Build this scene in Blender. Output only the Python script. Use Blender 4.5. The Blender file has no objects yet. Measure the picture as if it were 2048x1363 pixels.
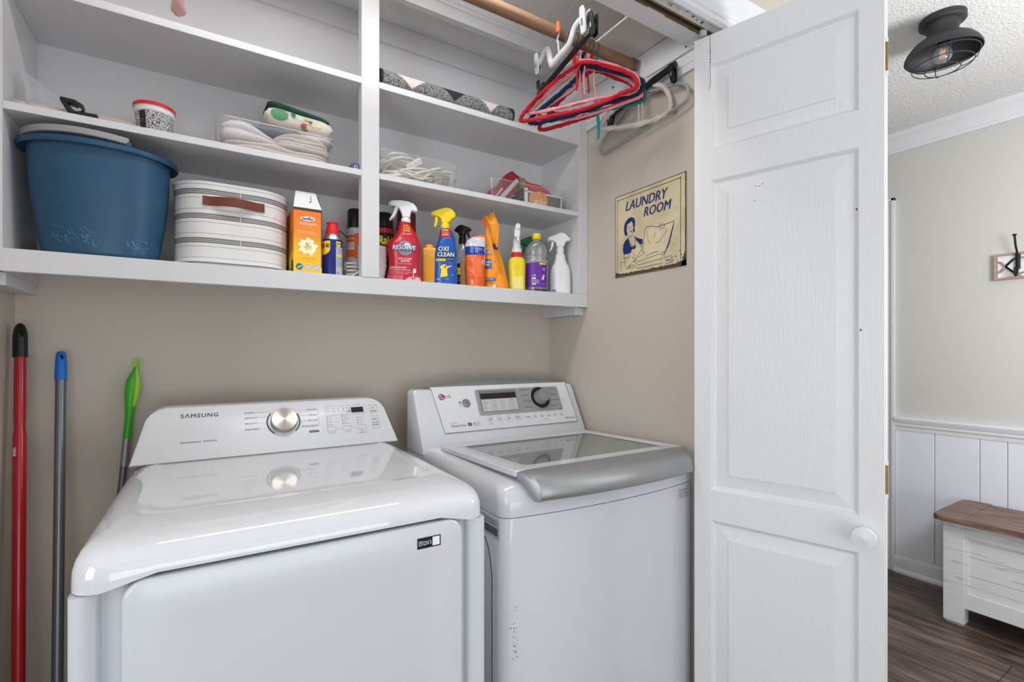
import bpy, math, random
from mathutils import Vector, Matrix
random.seed(7)
C = bpy.context.scene.collection
PI = math.pi

# ------------------------------------------------------------------ camera
cd = bpy.data.cameras.new('camera'); cam = bpy.data.objects.new('camera', cd); C.objects.link(cam)
cam.location = (0, 0, 1.24); cam.rotation_euler = (PI/2, 0, -math.radians(31.669))
cd.sensor_width = 36; cd.lens = 973.5/2048*36; cd.shift_y = 23/2048; cd.clip_start = 0.03
bpy.context.scene.camera = cam
sc = bpy.context.scene
sc.view_settings.view_transform = 'Standard'; sc.view_settings.look = 'None'
sc.view_settings.gamma = 1; sc.view_settings.use_curve_mapping = False
sc.view_settings.exposure = -0.03
sc.cycles.max_bounces = 10; sc.cycles.diffuse_bounces = 5; sc.cycles.glossy_bounces = 5
sc.cycles.transmission_bounces = 8; sc.cycles.transparent_max_bounces = 12
sc.cycles.sample_clamp_indirect = 6; sc.cycles.blur_glossy = 0.5
sc.cycles.caustics_reflective = False; sc.cycles.caustics_refractive = False
# ------------------------------------------------------------------ world and lights
w = bpy.data.worlds.new('world'); sc.world = w; w.use_nodes = True
bg = w.node_tree.nodes['Background']; bg.inputs[0].default_value = (0.75, 0.85, 1, 1); bg.inputs[1].default_value = 1.0

def light(name, kind, loc, rot, power, color, **k):
    d = bpy.data.lights.new(name, kind); d.energy = power; d.color = color
    for a, b in k.items(): setattr(d, a, b)
    o = bpy.data.objects.new(name, d); C.objects.link(o); o.location = loc; o.rotation_euler = rot
    return o
# added fill lights behind and left of the camera, standing in for unseen daylight
light('window_light', 'AREA', (0.2, -2.10, 0.62), (PI/2, 0, 0), 20, (0.96, 0.98, 1.0), shape='RECTANGLE', size=2.0, size_y=0.85)
light('window_light_upper', 'AREA', (0.2, -2.10, 1.50), (PI/2, 0, 0), 5.5, (0.95, 0.98, 1.0), shape='RECTANGLE', size=2.0, size_y=1.3)
light('window_light_side', 'AREA', (-1.75, -0.6, 1.45), (0, -PI/2, 0), 35, (0.95, 0.975, 1.0), shape='RECTANGLE', size=1.4, size_y=1.6)
# soft overhead bounce in the closet, given by an added area light
light('closet_lamp_light', 'AREA', (0.30, 1.08, 2.42), (0, 0, 0), 7.8, (1.0, 0.98, 0.95), shape='RECTANGLE', size=0.98, size_y=0.13)
# added fill lights in the hall, with no lamp fixture there
light('hall_lamp_light', 'POINT', (2.20, -0.05, 1.62), (0, 0, 0), 50, (0.97, 0.985, 1.0), shadow_soft_size=0.22)
light('hall_lamp_light_far', 'POINT', (2.3, -0.9, 2.2), (0, 0, 0), 4, (1.0, 0.985, 0.965), shadow_soft_size=0.12)

# ------------------------------------------------------------------ materials
def lin(c):
    c = c/255.0
    return c/12.92 if c <= 0.04045 else ((c+0.055)/1.055)**2.4
MATS = {}
def mat(name, rgb, rough=0.5, metal=0.0, bump=0, bscale=100, trans=0, ior=1.45, alpha=1, emis=0, vary=0, vscale=5, coat=0, spec=None, detail=2, stretch=None):
    if name in MATS: return MATS[name]
    m = bpy.data.materials.new(name); m.use_nodes = True; nt = m.node_tree; b = nt.nodes['Principled BSDF']
    col = tuple(lin(v) for v in rgb) + (1,)
    b.inputs['Base Color'].default_value = col; b.inputs['Roughness'].default_value = rough
    b.inputs['Metallic'].default_value = metal; b.inputs['IOR'].default_value = ior
    b.inputs['Transmission Weight'].default_value = trans; b.inputs['Alpha'].default_value = alpha
    b.inputs['Coat Weight'].default_value = coat
    if spec is not None: b.inputs['Specular IOR Level'].default_value = spec
    if emis: b.inputs['Emission Color'].default_value = col; b.inputs['Emission Strength'].default_value = emis
    if bump or vary:
        tc = nt.nodes.new('ShaderNodeTexCoord'); src = tc.outputs['Object']
        if stretch:
            mp = nt.nodes.new('ShaderNodeMapping'); mp.inputs['Scale'].default_value = stretch
            nt.links.new(src, mp.inputs[0]); src = mp.outputs[0]
    if bump:
        n = nt.nodes.new('ShaderNodeTexNoise'); n.inputs['Scale'].default_value = bscale; n.inputs['Detail'].default_value = detail
        nt.links.new(src, n.inputs['Vector'])
        bp = nt.nodes.new('ShaderNodeBump'); bp.inputs['Strength'].default_value = bump; bp.inputs['Distance'].default_value = 0.01
        nt.links.new(n.outputs['Fac'], bp.inputs['Height']); nt.links.new(bp.outputs[0], b.inputs['Normal'])
    if vary:
        n = nt.nodes.new('ShaderNodeTexNoise'); n.inputs['Scale'].default_value = vscale; n.inputs['Detail'].default_value = 4
        nt.links.new(src, n.inputs['Vector'])
        mx = nt.nodes.new('ShaderNodeMix'); mx.data_type = 'RGBA'
        mx.inputs[6].default_value = tuple(v*(1-vary) for v in col[:3])+(1,); mx.inputs[7].default_value = tuple(min(1, v*(1+vary)) for v in col[:3])+(1,)
        nt.links.new(n.outputs['Fac'], mx.inputs[0]); nt.links.new(mx.outputs[2], b.inputs['Base Color'])
    MATS[name] = m; return m

def ramp_mat(name, stops, rough=0.6, scale=5, stretch=(1, 1, 1), bump=0.1, distort=0.6, detail=8):
    if name in MATS: return MATS[name]
    m = bpy.data.materials.new(name); m.use_nodes = True; nt = m.node_tree; b = nt.nodes['Principled BSDF']
    tc = nt.nodes.new('ShaderNodeTexCoord'); mp = nt.nodes.new('ShaderNodeMapping'); mp.inputs['Scale'].default_value = stretch
    nt.links.new(tc.outputs['Object'], mp.inputs[0])
    n = nt.nodes.new('ShaderNodeTexNoise'); n.inputs['Scale'].default_value = scale; n.inputs['Detail'].default_value = detail
    n.inputs['Distortion'].default_value = distort; nt.links.new(mp.outputs[0], n.inputs['Vector'])
    r = nt.nodes.new('ShaderNodeValToRGB'); els = r.color_ramp.elements
    while len(els) < len(stops): els.new(0.5)
    for e, (p, c) in zip(els, stops): e.position = p; e.color = tuple(lin(v) for v in c)+(1,)
    nt.links.new(n.outputs['Fac'], r.inputs[0]); nt.links.new(r.outputs[0], b.inputs['Base Color'])
    b.inputs['Roughness'].default_value = rough
    bp = nt.nodes.new('ShaderNodeBump'); bp.inputs['Strength'].default_value = bump; bp.inputs['Distance'].default_value = 0.003
    nt.links.new(n.outputs['Fac'], bp.inputs['Height']); nt.links.new(bp.outputs[0], b.inputs['Normal'])
    MATS[name] = m; return m

WALL = mat('beige wall paint', (198, 189, 177), 0.55, bump=0.05, bscale=60, vary=0.03, vscale=3)
HWALL = mat('greige hall paint', (202, 200, 195), 0.6, bump=0.04, bscale=60)
WHITE = mat('white gloss trim paint', (222, 223, 226), 0.35, bump=0.06, bscale=25)
DOORW = mat('white door paint', (226, 227, 228), 0.4, bump=0.12, bscale=30, stretch=(8, 8, 0.6))
CABW = mat('white cabinet paint', (211, 211, 213), 0.4, bump=0.05, bscale=20)
CEILT = mat('popcorn ceiling', (226, 225, 223), 0.9, bump=0.55, bscale=120, detail=2)
PANELW = mat('white panel paint', (226, 230, 238), 0.4)
PLAIN = mat('plain board paint', (226, 224, 219), 0.6)
ENAMEL = mat('white enamel', (206, 208, 213), 0.28, coat=0.1)
ENAMELW = mat('white washer enamel', (210, 212, 217), 0.16, coat=0.3)
PLASTW = mat('white control plastic', (216, 218, 222), 0.25)
SILVER = mat('silver plastic', (158, 160, 161), 0.42, metal=0.6)
GREYP = mat('grey panel plastic', (160, 162, 165), 0.4, metal=0.3)
CHROME = mat('brushed steel knob', (205, 200, 192), 0.25, metal=1.0, bump=0.02, bscale=300)
INK = mat('dark grey print', (50, 51, 56), 0.6)
INK2 = mat('light grey print', (120, 122, 128), 0.6)
BLACK = mat('black plastic', (20, 20, 22), 0.35)
BLKGL = mat('black display glass', (38, 33, 32), 0.15)
SEAM = mat('dark seam', (60, 62, 66), 0.8)
ROD = ramp_mat('brown wooden rod', [(0.3, (112, 84, 62)), (0.55, (138, 106, 80)), (0.75, (150, 118, 92))], 0.65, 6, (0.6, 14, 14))
FLOORM = None
GOLD = mat('old brass', (150, 120, 70), 0.45, metal=0.7)
STEEL = mat('zinc steel', (170, 172, 175), 0.35, metal=0.9)
GALV = mat('galvanized track', (96, 102, 106), 0.5, metal=0.4)

# ------------------------------------------------------------------ mesh builder
WM = {}
TXT = {}
def text_mesh(s, shear=0, bold=0, spacing=1.0):
    k = (s, shear, bold, spacing)
    if k in TXT: return TXT[k]
    cu = bpy.data.curves.new('t', 'FONT'); cu.body = s; cu.size = 1; cu.shear = shear; cu.offset = bold; cu.space_character = spacing
    cu.resolution_u = 2; cu.fill_mode = 'BOTH' if False else cu.fill_mode
    o = bpy.data.objects.new('t', cu); C.objects.link(o)
    dg = bpy.context.evaluated_depsgraph_get(); dg.update()
    me = bpy.data.meshes.new_from_object(o.evaluated_get(dg))
    vs = [(v.co.x, v.co.y) for v in me.vertices]; fs = [tuple(p.vertices) for p in me.polygons]
    bpy.data.objects.remove(o); bpy.data.curves.remove(cu); bpy.data.meshes.remove(me)
    # keep faces turned up
    if not vs: vs = [(0, 0)]
    TXT[k] = (vs, fs); return TXT[k]

class MB:
    def __init__(s): s.v = []; s.f = []; s.m = []; s.mats = []
    def mi(s, m):
        if m not in s.mats: s.mats.append(m)
        return s.mats.index(m)
    def add(s, vs, fs, m, M=None):
        o = len(s.v)
        for p in vs:
            p = Vector(p); s.v.append(M @ p if M is not None else p)
        i = s.mi(m)
        for f in fs: s.f.append([o+k for k in f]); s.m.append(i)
        return s
    def box(s, x0, x1, y0, y1, z0, z1, m, M=None):
        x0, x1 = sorted((x0, x1)); y0, y1 = sorted((y0, y1)); z0, z1 = sorted((z0, z1))
        vs = [(x, y, z) for z in (z0, z1) for y in (y0, y1) for x in (x0, x1)]
        return s.add(vs, [(0, 2, 3, 1), (4, 5, 7, 6), (0, 1, 5, 4), (2, 6, 7, 3), (0, 4, 6, 2), (1, 3, 7, 5)], m, M)
    def rings(s, rs, m, cap0=True, cap1=True, closed=True, M=None, loop=False, mf=None):
        n = len(rs[0]); vs = [p for r in rs for p in r]; i0 = len(s.v)
        s.add(vs, [], m, M)
        rr = len(rs) if loop else len(rs)-1
        for a in range(rr):
            b = (a+1) % len(rs)
            for k in range(n if closed else n-1):
                k2 = (k+1) % n
                s.f.append([i0+a*n+k, i0+a*n+k2, i0+b*n+k2, i0+b*n+k]); s.m.append(s.mi(mf(a, k) if mf else m))
        if cap0 and not loop: s.f.append([i0+k for k in range(n)][::-1]); s.m.append(s.mi(mf(0, 0) if mf else m))
        if cap1 and not loop: s.f.append([i0+(len(rs)-1)*n+k for k in range(n)]); s.m.append(s.mi(mf(len(rs)-2, 0) if mf else m))
        return s
    def lathe(s, prof, m, n=32, M=None, c=(0, 0), sx=1, sy=1, cap=True, mf=None, p=2.0):
        def ring(r, z):
            out = []
            for k in range(n):
                t = 2*PI*k/n; ct, st = math.cos(t), math.sin(t)
                x = math.copysign(abs(ct)**(2/p), ct); y = math.copysign(abs(st)**(2/p), st)
                out.append((c[0]+r*sx*x, c[1]+r*sy*y, z))
            return out
        return s.rings([ring(max(r, 1e-4), z) for r, z in prof], m, cap, cap, M=M, mf=mf)
    def tube(s, path, r, m, n=10, closed=False, M=None, lobes=0, amp=0.2, pitch=0.02, flat=1.0):
        P = [Vector(p) for p in path]; N = len(P)
        rad = r if isinstance(r, (list, tuple)) else [r]*N
        up = None; rs = []; L = 0
        for i in range(N):
            if closed: t = P[(i+1) % N]-P[i-1]
            else: t = P[min(i+1, N-1)]-P[max(i-1, 0)]
            if t.length < 1e-9: t = Vector((0, 0, 1))
            t.normalize()
            if up is None:
                up = Vector((0, 0, 1)) if abs(t.z) < 0.9 else Vector((1, 0, 0))
            up = (up - t*up.dot(t))
            if up.length < 1e-6: up = t.orthogonal()
            up.normalize(); sd = t.cross(up)
            if i: L += (P[i]-P[i-1]).length
            ring = []
            for k in range(n):
                a = 2*PI*k/n; q = rad[i]
                if lobes: q *= 1+amp*math.cos(lobes*(a+2*PI*L/pitch))
                ring.append(P[i]+sd*(math.cos(a)*q)+up*(math.sin(a)*q*flat))
            rs.append(ring)
        return s.rings(rs, m, not closed, not closed, M=M, loop=closed)
    def prism(s, pts, d0, d1, m, axis='y', M=None):
        """2-D outline extruded along an axis. pts are (a,b) in the other two axes"""
        def P(a, b, d):
            return {'y': (a, d, b), 'x': (d, a, b), 'z': (a, b, d)}[axis]
        n = len(pts)
        vs = [P(a, b, d0) for a, b in pts]+[P(a, b, d1) for a, b in pts]
        fs = [tuple(range(n))[::-1], tuple(range(n, 2*n))]+[(k, (k+1) % n, n+(k+1) % n, n+k) for k in range(n)]
        return s.add(vs, fs, m, M)
    # ---- flat prints that follow a surface S(x,z) -> Vector
    def patch(s, S, x0, x1, z0, z1, m, nx=1, nz=1):
        vs = [S(x0+(x1-x0)*i/nx, z0+(z1-z0)*j/nz) for j in range(nz+1) for i in range(nx+1)]
        fs = [(j*(nx+1)+i, j*(nx+1)+i+1, (j+1)*(nx+1)+i+1, (j+1)*(nx+1)+i) for j in range(nz) for i in range(nx)]
        return s.add(vs, fs, m)
    def strip(s, S, rows, m, nx=8):
        vs = [S(xl+(xr-xl)*i/nx, z) for z, xl, xr in rows for i in range(nx+1)]
        fs = [(j*(nx+1)+i, j*(nx+1)+i+1, (j+1)*(nx+1)+i+1, (j+1)*(nx+1)+i) for j in range(len(rows)-1) for i in range(nx)]
        return s.add(vs, fs, m)
    def disc(s, S, x, z, rx, rz, m, n=24, k=3):
        vs = [S(x, z)]; fs = []
        for j in range(1, k+1):
            for i in range(n): a = 2*PI*i/n; vs.append(S(x+rx*j/k*math.cos(a), z+rz*j/k*math.sin(a)))
        for i in range(n): fs.append((0, 1+i, 1+(i+1) % n))
        for j in range(k-1):
            for i in range(n): a = 1+j*n; fs.append((a+i, a+n+i, a+n+(i+1) % n, a+(i+1) % n))
        return s.add(vs, fs, m)
    def ringd(s, S, x, z, r0, r1, m, a0=0, a1=2*PI, n=32, sz=1):
        vs = []
        for i in range(n+1):
            a = a0+(a1-a0)*i/n
            vs += [S(x+r0*math.cos(a), z+r0*sz*math.sin(a)), S(x+r1*math.cos(a), z+r1*sz*math.sin(a))]
        return s.add(vs, [(2*i, 2*i+1, 2*i+3, 2*i+2) for i in range(n)], m)
    def frame(s, S, x0, x1, z0, z1, t, m):
        for a in ((x0, x1, z0, z0+t), (x0, x1, z1-t, z1), (x0, x0+t, z0, z1), (x1-t, x1, z0, z1)): s.patch(S, *a, m, 4, 1)
        return s
    def line(s, S, pts, t, m, close=False):
        pts = list(pts)
        if close: pts.append(pts[0])
        for (ax, az), (bx, bz) in zip(pts, pts[1:]):
            dx, dz = bx-ax, bz-az; L = math.hypot(dx, dz) or 1e-9; nx, nz = -dz/L*t/2, dx/L*t/2
            s.add([S(ax+nx, az+nz), S(bx+nx, bz+nz), S(bx-nx, bz-nz), S(ax-nx, az-nz)], [(0, 1, 2, 3)], m)
        return s
    def shape(s, S, pts, m):
        return s.add([S(x, z) for x, z in pts], [tuple(range(len(pts)))], m)
    def text(s, S, t, x, z, h, m, w=None, al='C', shear=0, bold=0, spacing=1.0, rot=0):
        vs, fs = text_mesh(t, shear, 0, spacing)
        k = h/0.72; sh = [0] if bold < 0.015 else [-bold*0.6, 0, bold*0.6] if bold < 0.05 else [-bold*.6, -bold*.3, 0, bold*.3, bold*.6]; xs = [a for a, b in vs]; x0, x1 = min(xs), max(xs); W = x1-x0 or 1
        kx = w/W if w else k
        ww = W*kx; ox = {'C': -ww/2, 'L': 0, 'R': -ww}[al]; cr, sr = math.cos(rot), math.sin(rot)
        nn = (S(x+.001, z)-S(x, z)).cross(S(x, z+.001)-S(x, z)).normalized()
        for i_, (dx_, dz_) in enumerate([(q, r_) for q in sh for r_ in (sh[::2] if bold >= 0.05 else (0,))]):
            out = []; up = nn*(i_*0.00004)
            for a, b in vs:
                px, pz = (a-x0)*kx+ox+dx_*k, (b+dz_)*k
                out.append(S(x+px*cr-pz*sr, z+px*sr+pz*cr)+up)
            s.add(out, fs, m)
        return s
    def build(s, name, parent=None, bevel=0, ang=35, seg=2, flat=False, label=None, sub=0, local=False, thick=0):
        me = bpy.data.meshes.new(name)
        vs = s.v
        if parent is not None and not local:
            inv = WM[parent.name].inverted(); vs = [inv @ v for v in vs]
        me.from_pydata([tuple(v) for v in vs], [], s.f); me.update()
        for m in s.mats: me.materials.append(m)
        for p, i in zip(me.polygons, s.m): p.material_index = i; p.use_smooth = not flat
        if not flat: me.set_sharp_from_angle(angle=math.radians(ang))
        o = bpy.data.objects.new(name, me); C.objects.link(o)
        if parent is not None: o.parent = parent; WM[o.name] = WM[parent.name].copy()
        else: WM[o.name] = Matrix.Identity(4)
        if thick:
            t = o.modifiers.new('thick', 'SOLIDIFY'); t.thickness = thick; t.offset = 0
        if bevel:
            b = o.modifiers.new('bevel', 'BEVEL'); b.width = bevel; b.segments = seg; b.limit_method = 'ANGLE'; b.angle_limit = math.radians(40)
        if sub:
            b = o.modifiers.new('sub', 'SUBSURF'); b.levels = sub; b.render_levels = sub
        if label: o['label'] = label
        return o

def thing(name, label, cat, loc=(0, 0, 0), rz=0, group=None, M=None):
    o = bpy.data.objects.new(name, None); C.objects.link(o); o.empty_display_size = 0.05
    m = M if M is not None else Matrix.Translation(loc) @ Matrix.Rotation(rz, 4, 'Z')
    o.matrix_world = m; WM[o.name] = m.copy()
    o['label'] = label; o['category'] = cat
    if group: o['group'] = group
    return o
def tag(o, label, cat, group=None):
    o['label'] = label; o['category'] = cat
    if group: o['group'] = group
    return o
def struct(o): o['kind'] = 'structure'; return o
def sbox(name, *b, m=None, bevel=0): return struct(MB().box(*b, m).build(name, bevel=bevel))

def rrect(x0, x1, y0, y1, r, z, n=6, bulge=0):
    """rounded rectangle ring, counter-clockwise, the side at y0 may bow outwards"""
    out = []; cx, hw = (x0+x1)/2, (x1-x0)/2
    rr = r if isinstance(r, (list, tuple)) else (r,)*4
    cs = [(x0, y0, 180, rr[0], 1, 1), (x1, y0, 270, rr[1], -1, 1), (x1, y1, 0, rr[2], -1, -1), (x0, y1, 90, rr[3], 1, -1)]
    for i, (x, y, a0, q, sx, sy) in enumerate(cs):
        for k in range(n+1):
            a = math.radians(a0+90*k/n)
            out.append([x+sx*q+q*math.cos(a), y+sy*q+q*math.sin(a), z])
        if i == 0:
            for k in range(1, 9): out.append([x0+rr[0]+(x1-x0-rr[0]-rr[1])*k/9, y0, z])
    if bulge:
        for p in out:
            f = max(0, 1-(p[1]-y0)/0.12); p[1] -= bulge*(1-((p[0]-cx)/hw)**2)*f
    return [tuple(p) for p in out]

def smooth_path(pts, closed=False, k=6):
    P = [Vector(p) for p in pts]; N = len(P); out = []
    segs = N if closed else N-1
    for i in range(segs):
        if closed: a, b, c, d = P[i-1], P[i], P[(i+1) % N], P[(i+2) % N]
        else: a, b, c, d = P[max(i-1, 0)], P[i], P[i+1], P[min(i+2, N-1)]
        for j in range(k):
            t = j/k
            out.append(0.5*((2*b)+(c-a)*t+(2*a-5*b+4*c-d)*t*t+(3*b-a-3*c+d)*t**3))
    if not closed: out.append(P[-1])
    return out
def plane_S(o, ux, uz, off=0.0004):
    o, ux, uz = Vector(o), Vector(ux).normalized(), Vector(uz).normalized(); n = ux.cross(uz)
    return lambda x, z, e=0: o+ux*x+uz*z+n*(off+e)

# ------------------------------------------------------------------ the setting
XL, XR, YB, YF, ZC = -0.448, 1.314, 1.805, 1.538, 2.47
# floor: dark wood-look planks
def plank_floor():
    m = bpy.data.materials.new('dark wood planks'); m.use_nodes = True; nt = m.node_tree; b = nt.nodes['Principled BSDF']
    tc = nt.nodes.new('ShaderNodeTexCoord')
    mp = nt.nodes.new('ShaderNodeMapping'); mp.inputs['Rotation'].default_value = (0, 0, math.radians(90)); nt.links.new(tc.outputs['Object'], mp.inputs[0])
    br = nt.nodes.new('ShaderNodeTexBrick'); br.inputs['Scale'].default_value = 1; br.inputs['Brick Width'].default_value = 1.2; br.inputs['Row Height'].default_value = 0.18
    br.inputs['Mortar Size'].default_value = 0.002; br.inputs['Color1'].default_value = (0.72, 0.72, 0.72, 1); br.inputs['Color2'].default_value = (1, 1, 1, 1); br.inputs['Mortar'].default_value = (0.15, 0.12, 0.1, 1)
    nt.links.new(mp.outputs[0], br.inputs[0])
    mp2 = nt.nodes.new('ShaderNodeMapping'); mp2.inputs['Scale'].default_value = (9, 1.2, 1); nt.links.new(tc.outputs['Object'], mp2.inputs[0])
    n = nt.nodes.new('ShaderNodeTexNoise'); n.inputs['Scale'].default_value = 2.2; n.inputs['Detail'].default_value = 9; n.inputs['Distortion'].default_value = 1.6
    nt.links.new(mp2.outputs[0], n.inputs['Vector'])
    r = nt.nodes.new('ShaderNodeValToRGB'); e = r.color_ramp.elements; e.new(0.5)
    for q, (p, c) in zip(e, [(0.32, (58, 46, 40)), (0.5, (96, 78, 68)), (0.7, (132, 112, 98))]): q.position = p; q.color = tuple(lin(v) for v in c)+(1,)
    nt.links.new(n.outputs['Fac'], r.inputs[0])
    mx = nt.nodes.new('ShaderNodeMix'); mx.data_type = 'RGBA'; mx.blend_type = 'MULTIPLY'; mx.inputs[0].default_value = 1
    nt.links.new(r.outputs[0], mx.inputs[6]); nt.links.new(br.outputs[0], mx.inputs[7]); nt.links.new(mx.outputs[2], b.inputs['Base Color'])
    b.inputs['Roughness'].default_value = 0.38
    bp = nt.nodes.new('ShaderNodeBump'); bp.inputs['Strength'].default_value = 0.25; bp.inputs['Distance'].default_value = 0.003
    nt.links.new(n.outputs['Fac'], bp.inputs['Height']); nt.links.new(bp.outputs[0], b.inputs['Normal'])
    return m
sbox('floor', -2.0, 3.5, -2.4, 3.0, -0.1, 0, m=plank_floor())
sbox('ceiling', -2.0, 3.5, -2.4, 3.0, ZC, ZC+0.1, m=CEILT)
sbox('wall_back', XL-0.1, 1.76, YB, YB+0.1, 0, ZC, m=WALL)
sbox('wall_left', XL-0.1, XL, 0.90, YB, 0, ZC, m=WALL)
sbox('wall_right', XR, 1.76, 1.012, YB, 0, ZC, m=WALL)
sbox('wall_front_right', 1.40, 1.77, 0.901, 1.012, 0, ZC, m=WALL)
sbox('wall_hall_side', 1.76, 1.77, 1.012, 3.0, 0, ZC, m=HWALL)
sbox('wall_front_left', -1.9, XL-0.1, 0.90, 1.0, 0, ZC, m=HWALL)
sbox('wall_above_opening', XL, 1.40, 0.901, 1.0, 2.215, ZC, m=WALL)
sbox('wall_hall', 3.317, 3.417, -2.3, 3.0, 0, ZC, m=HWALL)
sbox('wall_hall_end', 1.77, 3.317, 2.9, 3.0, 0, ZC, m=HWALL)
# room behind the camera, with its windows
def holed_wall(name, fixed, a0, a1, holes, vert):
    mb = MB(); xs = sorted({a0, a1}.union(*[set(h[:2]) for h in holes]))
    for x0, x1 in zip(xs, xs[1:]):
        hs = [h for h in holes if h[0] <= x0 and h[1] >= x1]
        spans = [(0, ZC)] if not hs else [(0, hs[0][2]), (hs[0][3], ZC)]
        for z0, z1 in spans:
            if vert == 'y': mb.box(x0, x1, fixed[0], fixed[1], z0, z1, HWALL)
            else: mb.box(fixed[0], fixed[1], x0, x1, z0, z1, HWALL)
    return struct(mb.build(name))
holed_wall('wall_behind_camera', (-2.4, -2.3), -1.9, 3.4, [(-0.8, 1.2, 0.1, 2.2), (1.9, 3.1, 0.7, 2.2)], 'y')
holed_wall('wall_room_left', (-2.0, -1.9), -2.4, 1.0, [(-1.3, 0.1, 0.7, 2.2)], 'x')
for i, (x0, x1, zb_) in enumerate([(-0.8, 1.2, 0.1), (1.9, 3.1, 0.7)]):
    mb = MB()
    for a in ((x0, x1, -2.38, -2.32, zb_, zb_+0.05), (x0, x1, -2.38, -2.32, 2.15, 2.2), (x0, x0+0.05, -2.38, -2.32, zb_, 2.2), (x1-0.05, x1, -2.38, -2.32, zb_, 2.2), ((x0+x1)/2-0.03, (x0+x1)/2+0.03, -2.37, -2.33, zb_, 2.2)): mb.box(*a, WHITE)
    struct(mb.build('window_%d' % (i+1)))
mb = MB()
for a in ((-1.3, 0.1, 0.7, 0.75), (-1.3, 0.1, 2.15, 2.2), (-1.3, -1.25, 0.7, 2.2), (0.05, 0.1, 0.7, 2.2), (-1.3, 0.1, 1.43, 1.47)): mb.box(-1.98, -1.93, a[0], a[1], a[2], a[3], WHITE)
struct(mb.build('window_3'))

# header over the closet opening, its jamb and the moulded casing on its face
mb = MB()
mb.box(XL, 1.40, 0.901, 0.929, 2.2, 2.215, WHITE).box(XL, 1.40, 0.950, 1.012, 2.2, 2.235, WHITE).box(XL, 1.40, 0.929, 0.950, 2.228, 2.235, WHITE)
mb.box(XL, XR, 1.0005, 1.012, 2.2352, ZC, WHITE)
struct(mb.build('trim_1', bevel=0.001))
prof = [(0.901, 2.195), (0.895, 2.195), (0.892, 2.199), (0.889, 2.200), (0.886, 2.206), (0.887, 2.214), (0.883, 2.216), (0.880, 2.224), (0.882, 2.228), (0.879, 2.232), (0.879, 2.283), (0.874, 2.288), (0.874, 2.302), (0.901, 2.302)]
struct(MB().prism(prof, XL-0.09, 1.50, WHITE, 'x').build('trim_2', ang=50))
mb = MB().prism([(0.901, 1.405), (0.880, 1.41), (0.879, 1.49), (0.901, 1.50)], 0, 2.2, WHITE, 'z', M=Matrix(((0, 1, 0, 0), (1, 0, 0, 0), (0, 0, 1, 0), (0, 0, 0, 1))))
mb.box(1.388, 1.40, 0.901, 1.0118, 0, 2.2, WHITE)
struct(mb.build('trim_3'))
# paint-worn marks of bare wood along the header
WORN = mat('worn brown wood', (120, 84, 60), 0.8, vary=0.4, vscale=60)
mb = MB()
for x, y, l in [(0.93, 0.9515, 0.10), (0.76, 0.952, 0.14), (1.10, 0.9515, 0.12), (0.50, 0.952, 0.2), (1.2, 0.952, 0.06)]: mb.box(x, x+l, y, y+0.0022, 2.1992, 2.2002, WORN)
for k in range(12):
    x = 0.93+0.026*k+random.uniform(-.01, .01); mb.box(x, x+random.uniform(.002, .012), 0.905+random.uniform(0, .012), 0.907+random.uniform(0, .014), 2.1990, 2.2003, WORN)
struct(mb.build('trim_4'))

# cleat boards that carry the rod on the right wall, and the thin top panel
mb = MB().box(1.296, XR, 1.012, YF, 2.205, 2.293, WHITE)
for y, z in ((1.036, 2.222), (1.37, 2.245)): mb.box(1.2945, 1.296, y-0.004, y+0.004, z-0.004, z+0.004, SEAM)
struct(mb.build('trim_5', bevel=0.0015))
struct(MB().box(1.304, XR, 1.012, YF, 2.145, 2.204, WHITE).box(1.302, 1.304, 1.012, YF, 2.168, 2.176, WHITE).build('trim_6', bevel=0.001))
struct(MB().box(1.114, XR, 1.012, YF-0.03, 2.295, 2.302, PLAIN).build('trim_7', bevel=0.001))

# ------------------------------------------------------------------ hall trim
def crown(x, y0, y1):
    pr = [(x, 2.372), (x-0.010, 2.372), (x-0.014, 2.386), (x-0.020, 2.390), (x-0.026, 2.405), (x-0.048, 2.440), (x-0.056, 2.446), (x-0.060, ZC), (x, ZC)]
    return MB().prism(pr, y0, y1, WHITE, 'y')
struct(crown(3.317, -2.3, 2.9).build('trim_8', ang=25))
# chair rail, wainscot boards and baseboard
mb = MB().prism([(3.317, 0.800), (3.305, 0.803), (3.303, 0.822), (3.297, 0.830), (3.297, 0.842), (3.292, 0.850), (3.287, 0.868), (3.290, 0.878), (3.317, 0.880)], -2.3, 1.213, WHITE, 'y')
struct(mb.build('trim_9', ang=25))
mb = MB(); ys = [1.213, 1.035, 0.854, 0.753]; y = 0.753
while y > -2.2: y -= random.choice([0.10, 0.18, 0.15]); ys.append(y)
for a, b in zip(ys, ys[1:]): mb.box(3.309, 3.317, b+0.0015, a-0.0015, 0.09, 0.806, PANELW)
struct(mb.build('wall_wainscot', bevel=0.0015))
mb = MB().prism([(3.317, 0), (3.290, 0), (3.290, 0.012), (3.298, 0.024), (3.300, 0.026), (3.300, 0.075), (3.306, 0.088), (3.309, 0.094), (3.317, 0.096)], -2.3, 1.213, WHITE, 'y')
struct(mb.build('baseboard_hall', ang=25))
# door casing at the left end of the hall wall
mb = MB()
for a, b, d in ((1.213, 1.228, 0.022), (1.228, 1.236, 0.016), (1.236, 1.262, 0.014), (1.262, 1.270, 0.011), (1.270, 1.282, 0.013)):
    mb.box(3.317-d, 3.317, a, b, 0, 2.104 if a > 1.22 else 2.119, WHITE)
mb.box(3.295, 3.317, 1.213, 2.1, 2.104, 2.119, WHITE).box(3.303, 3.317, 1.282, 2.0, 2.045, 2.104, WHITE)
struct(mb.build('trim_10', bevel=0.001))
struct(MB().box(3.307, 3.317, 1.282, 1.95, 0.005, 2.045, DOORW).build('door_2'))

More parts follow.
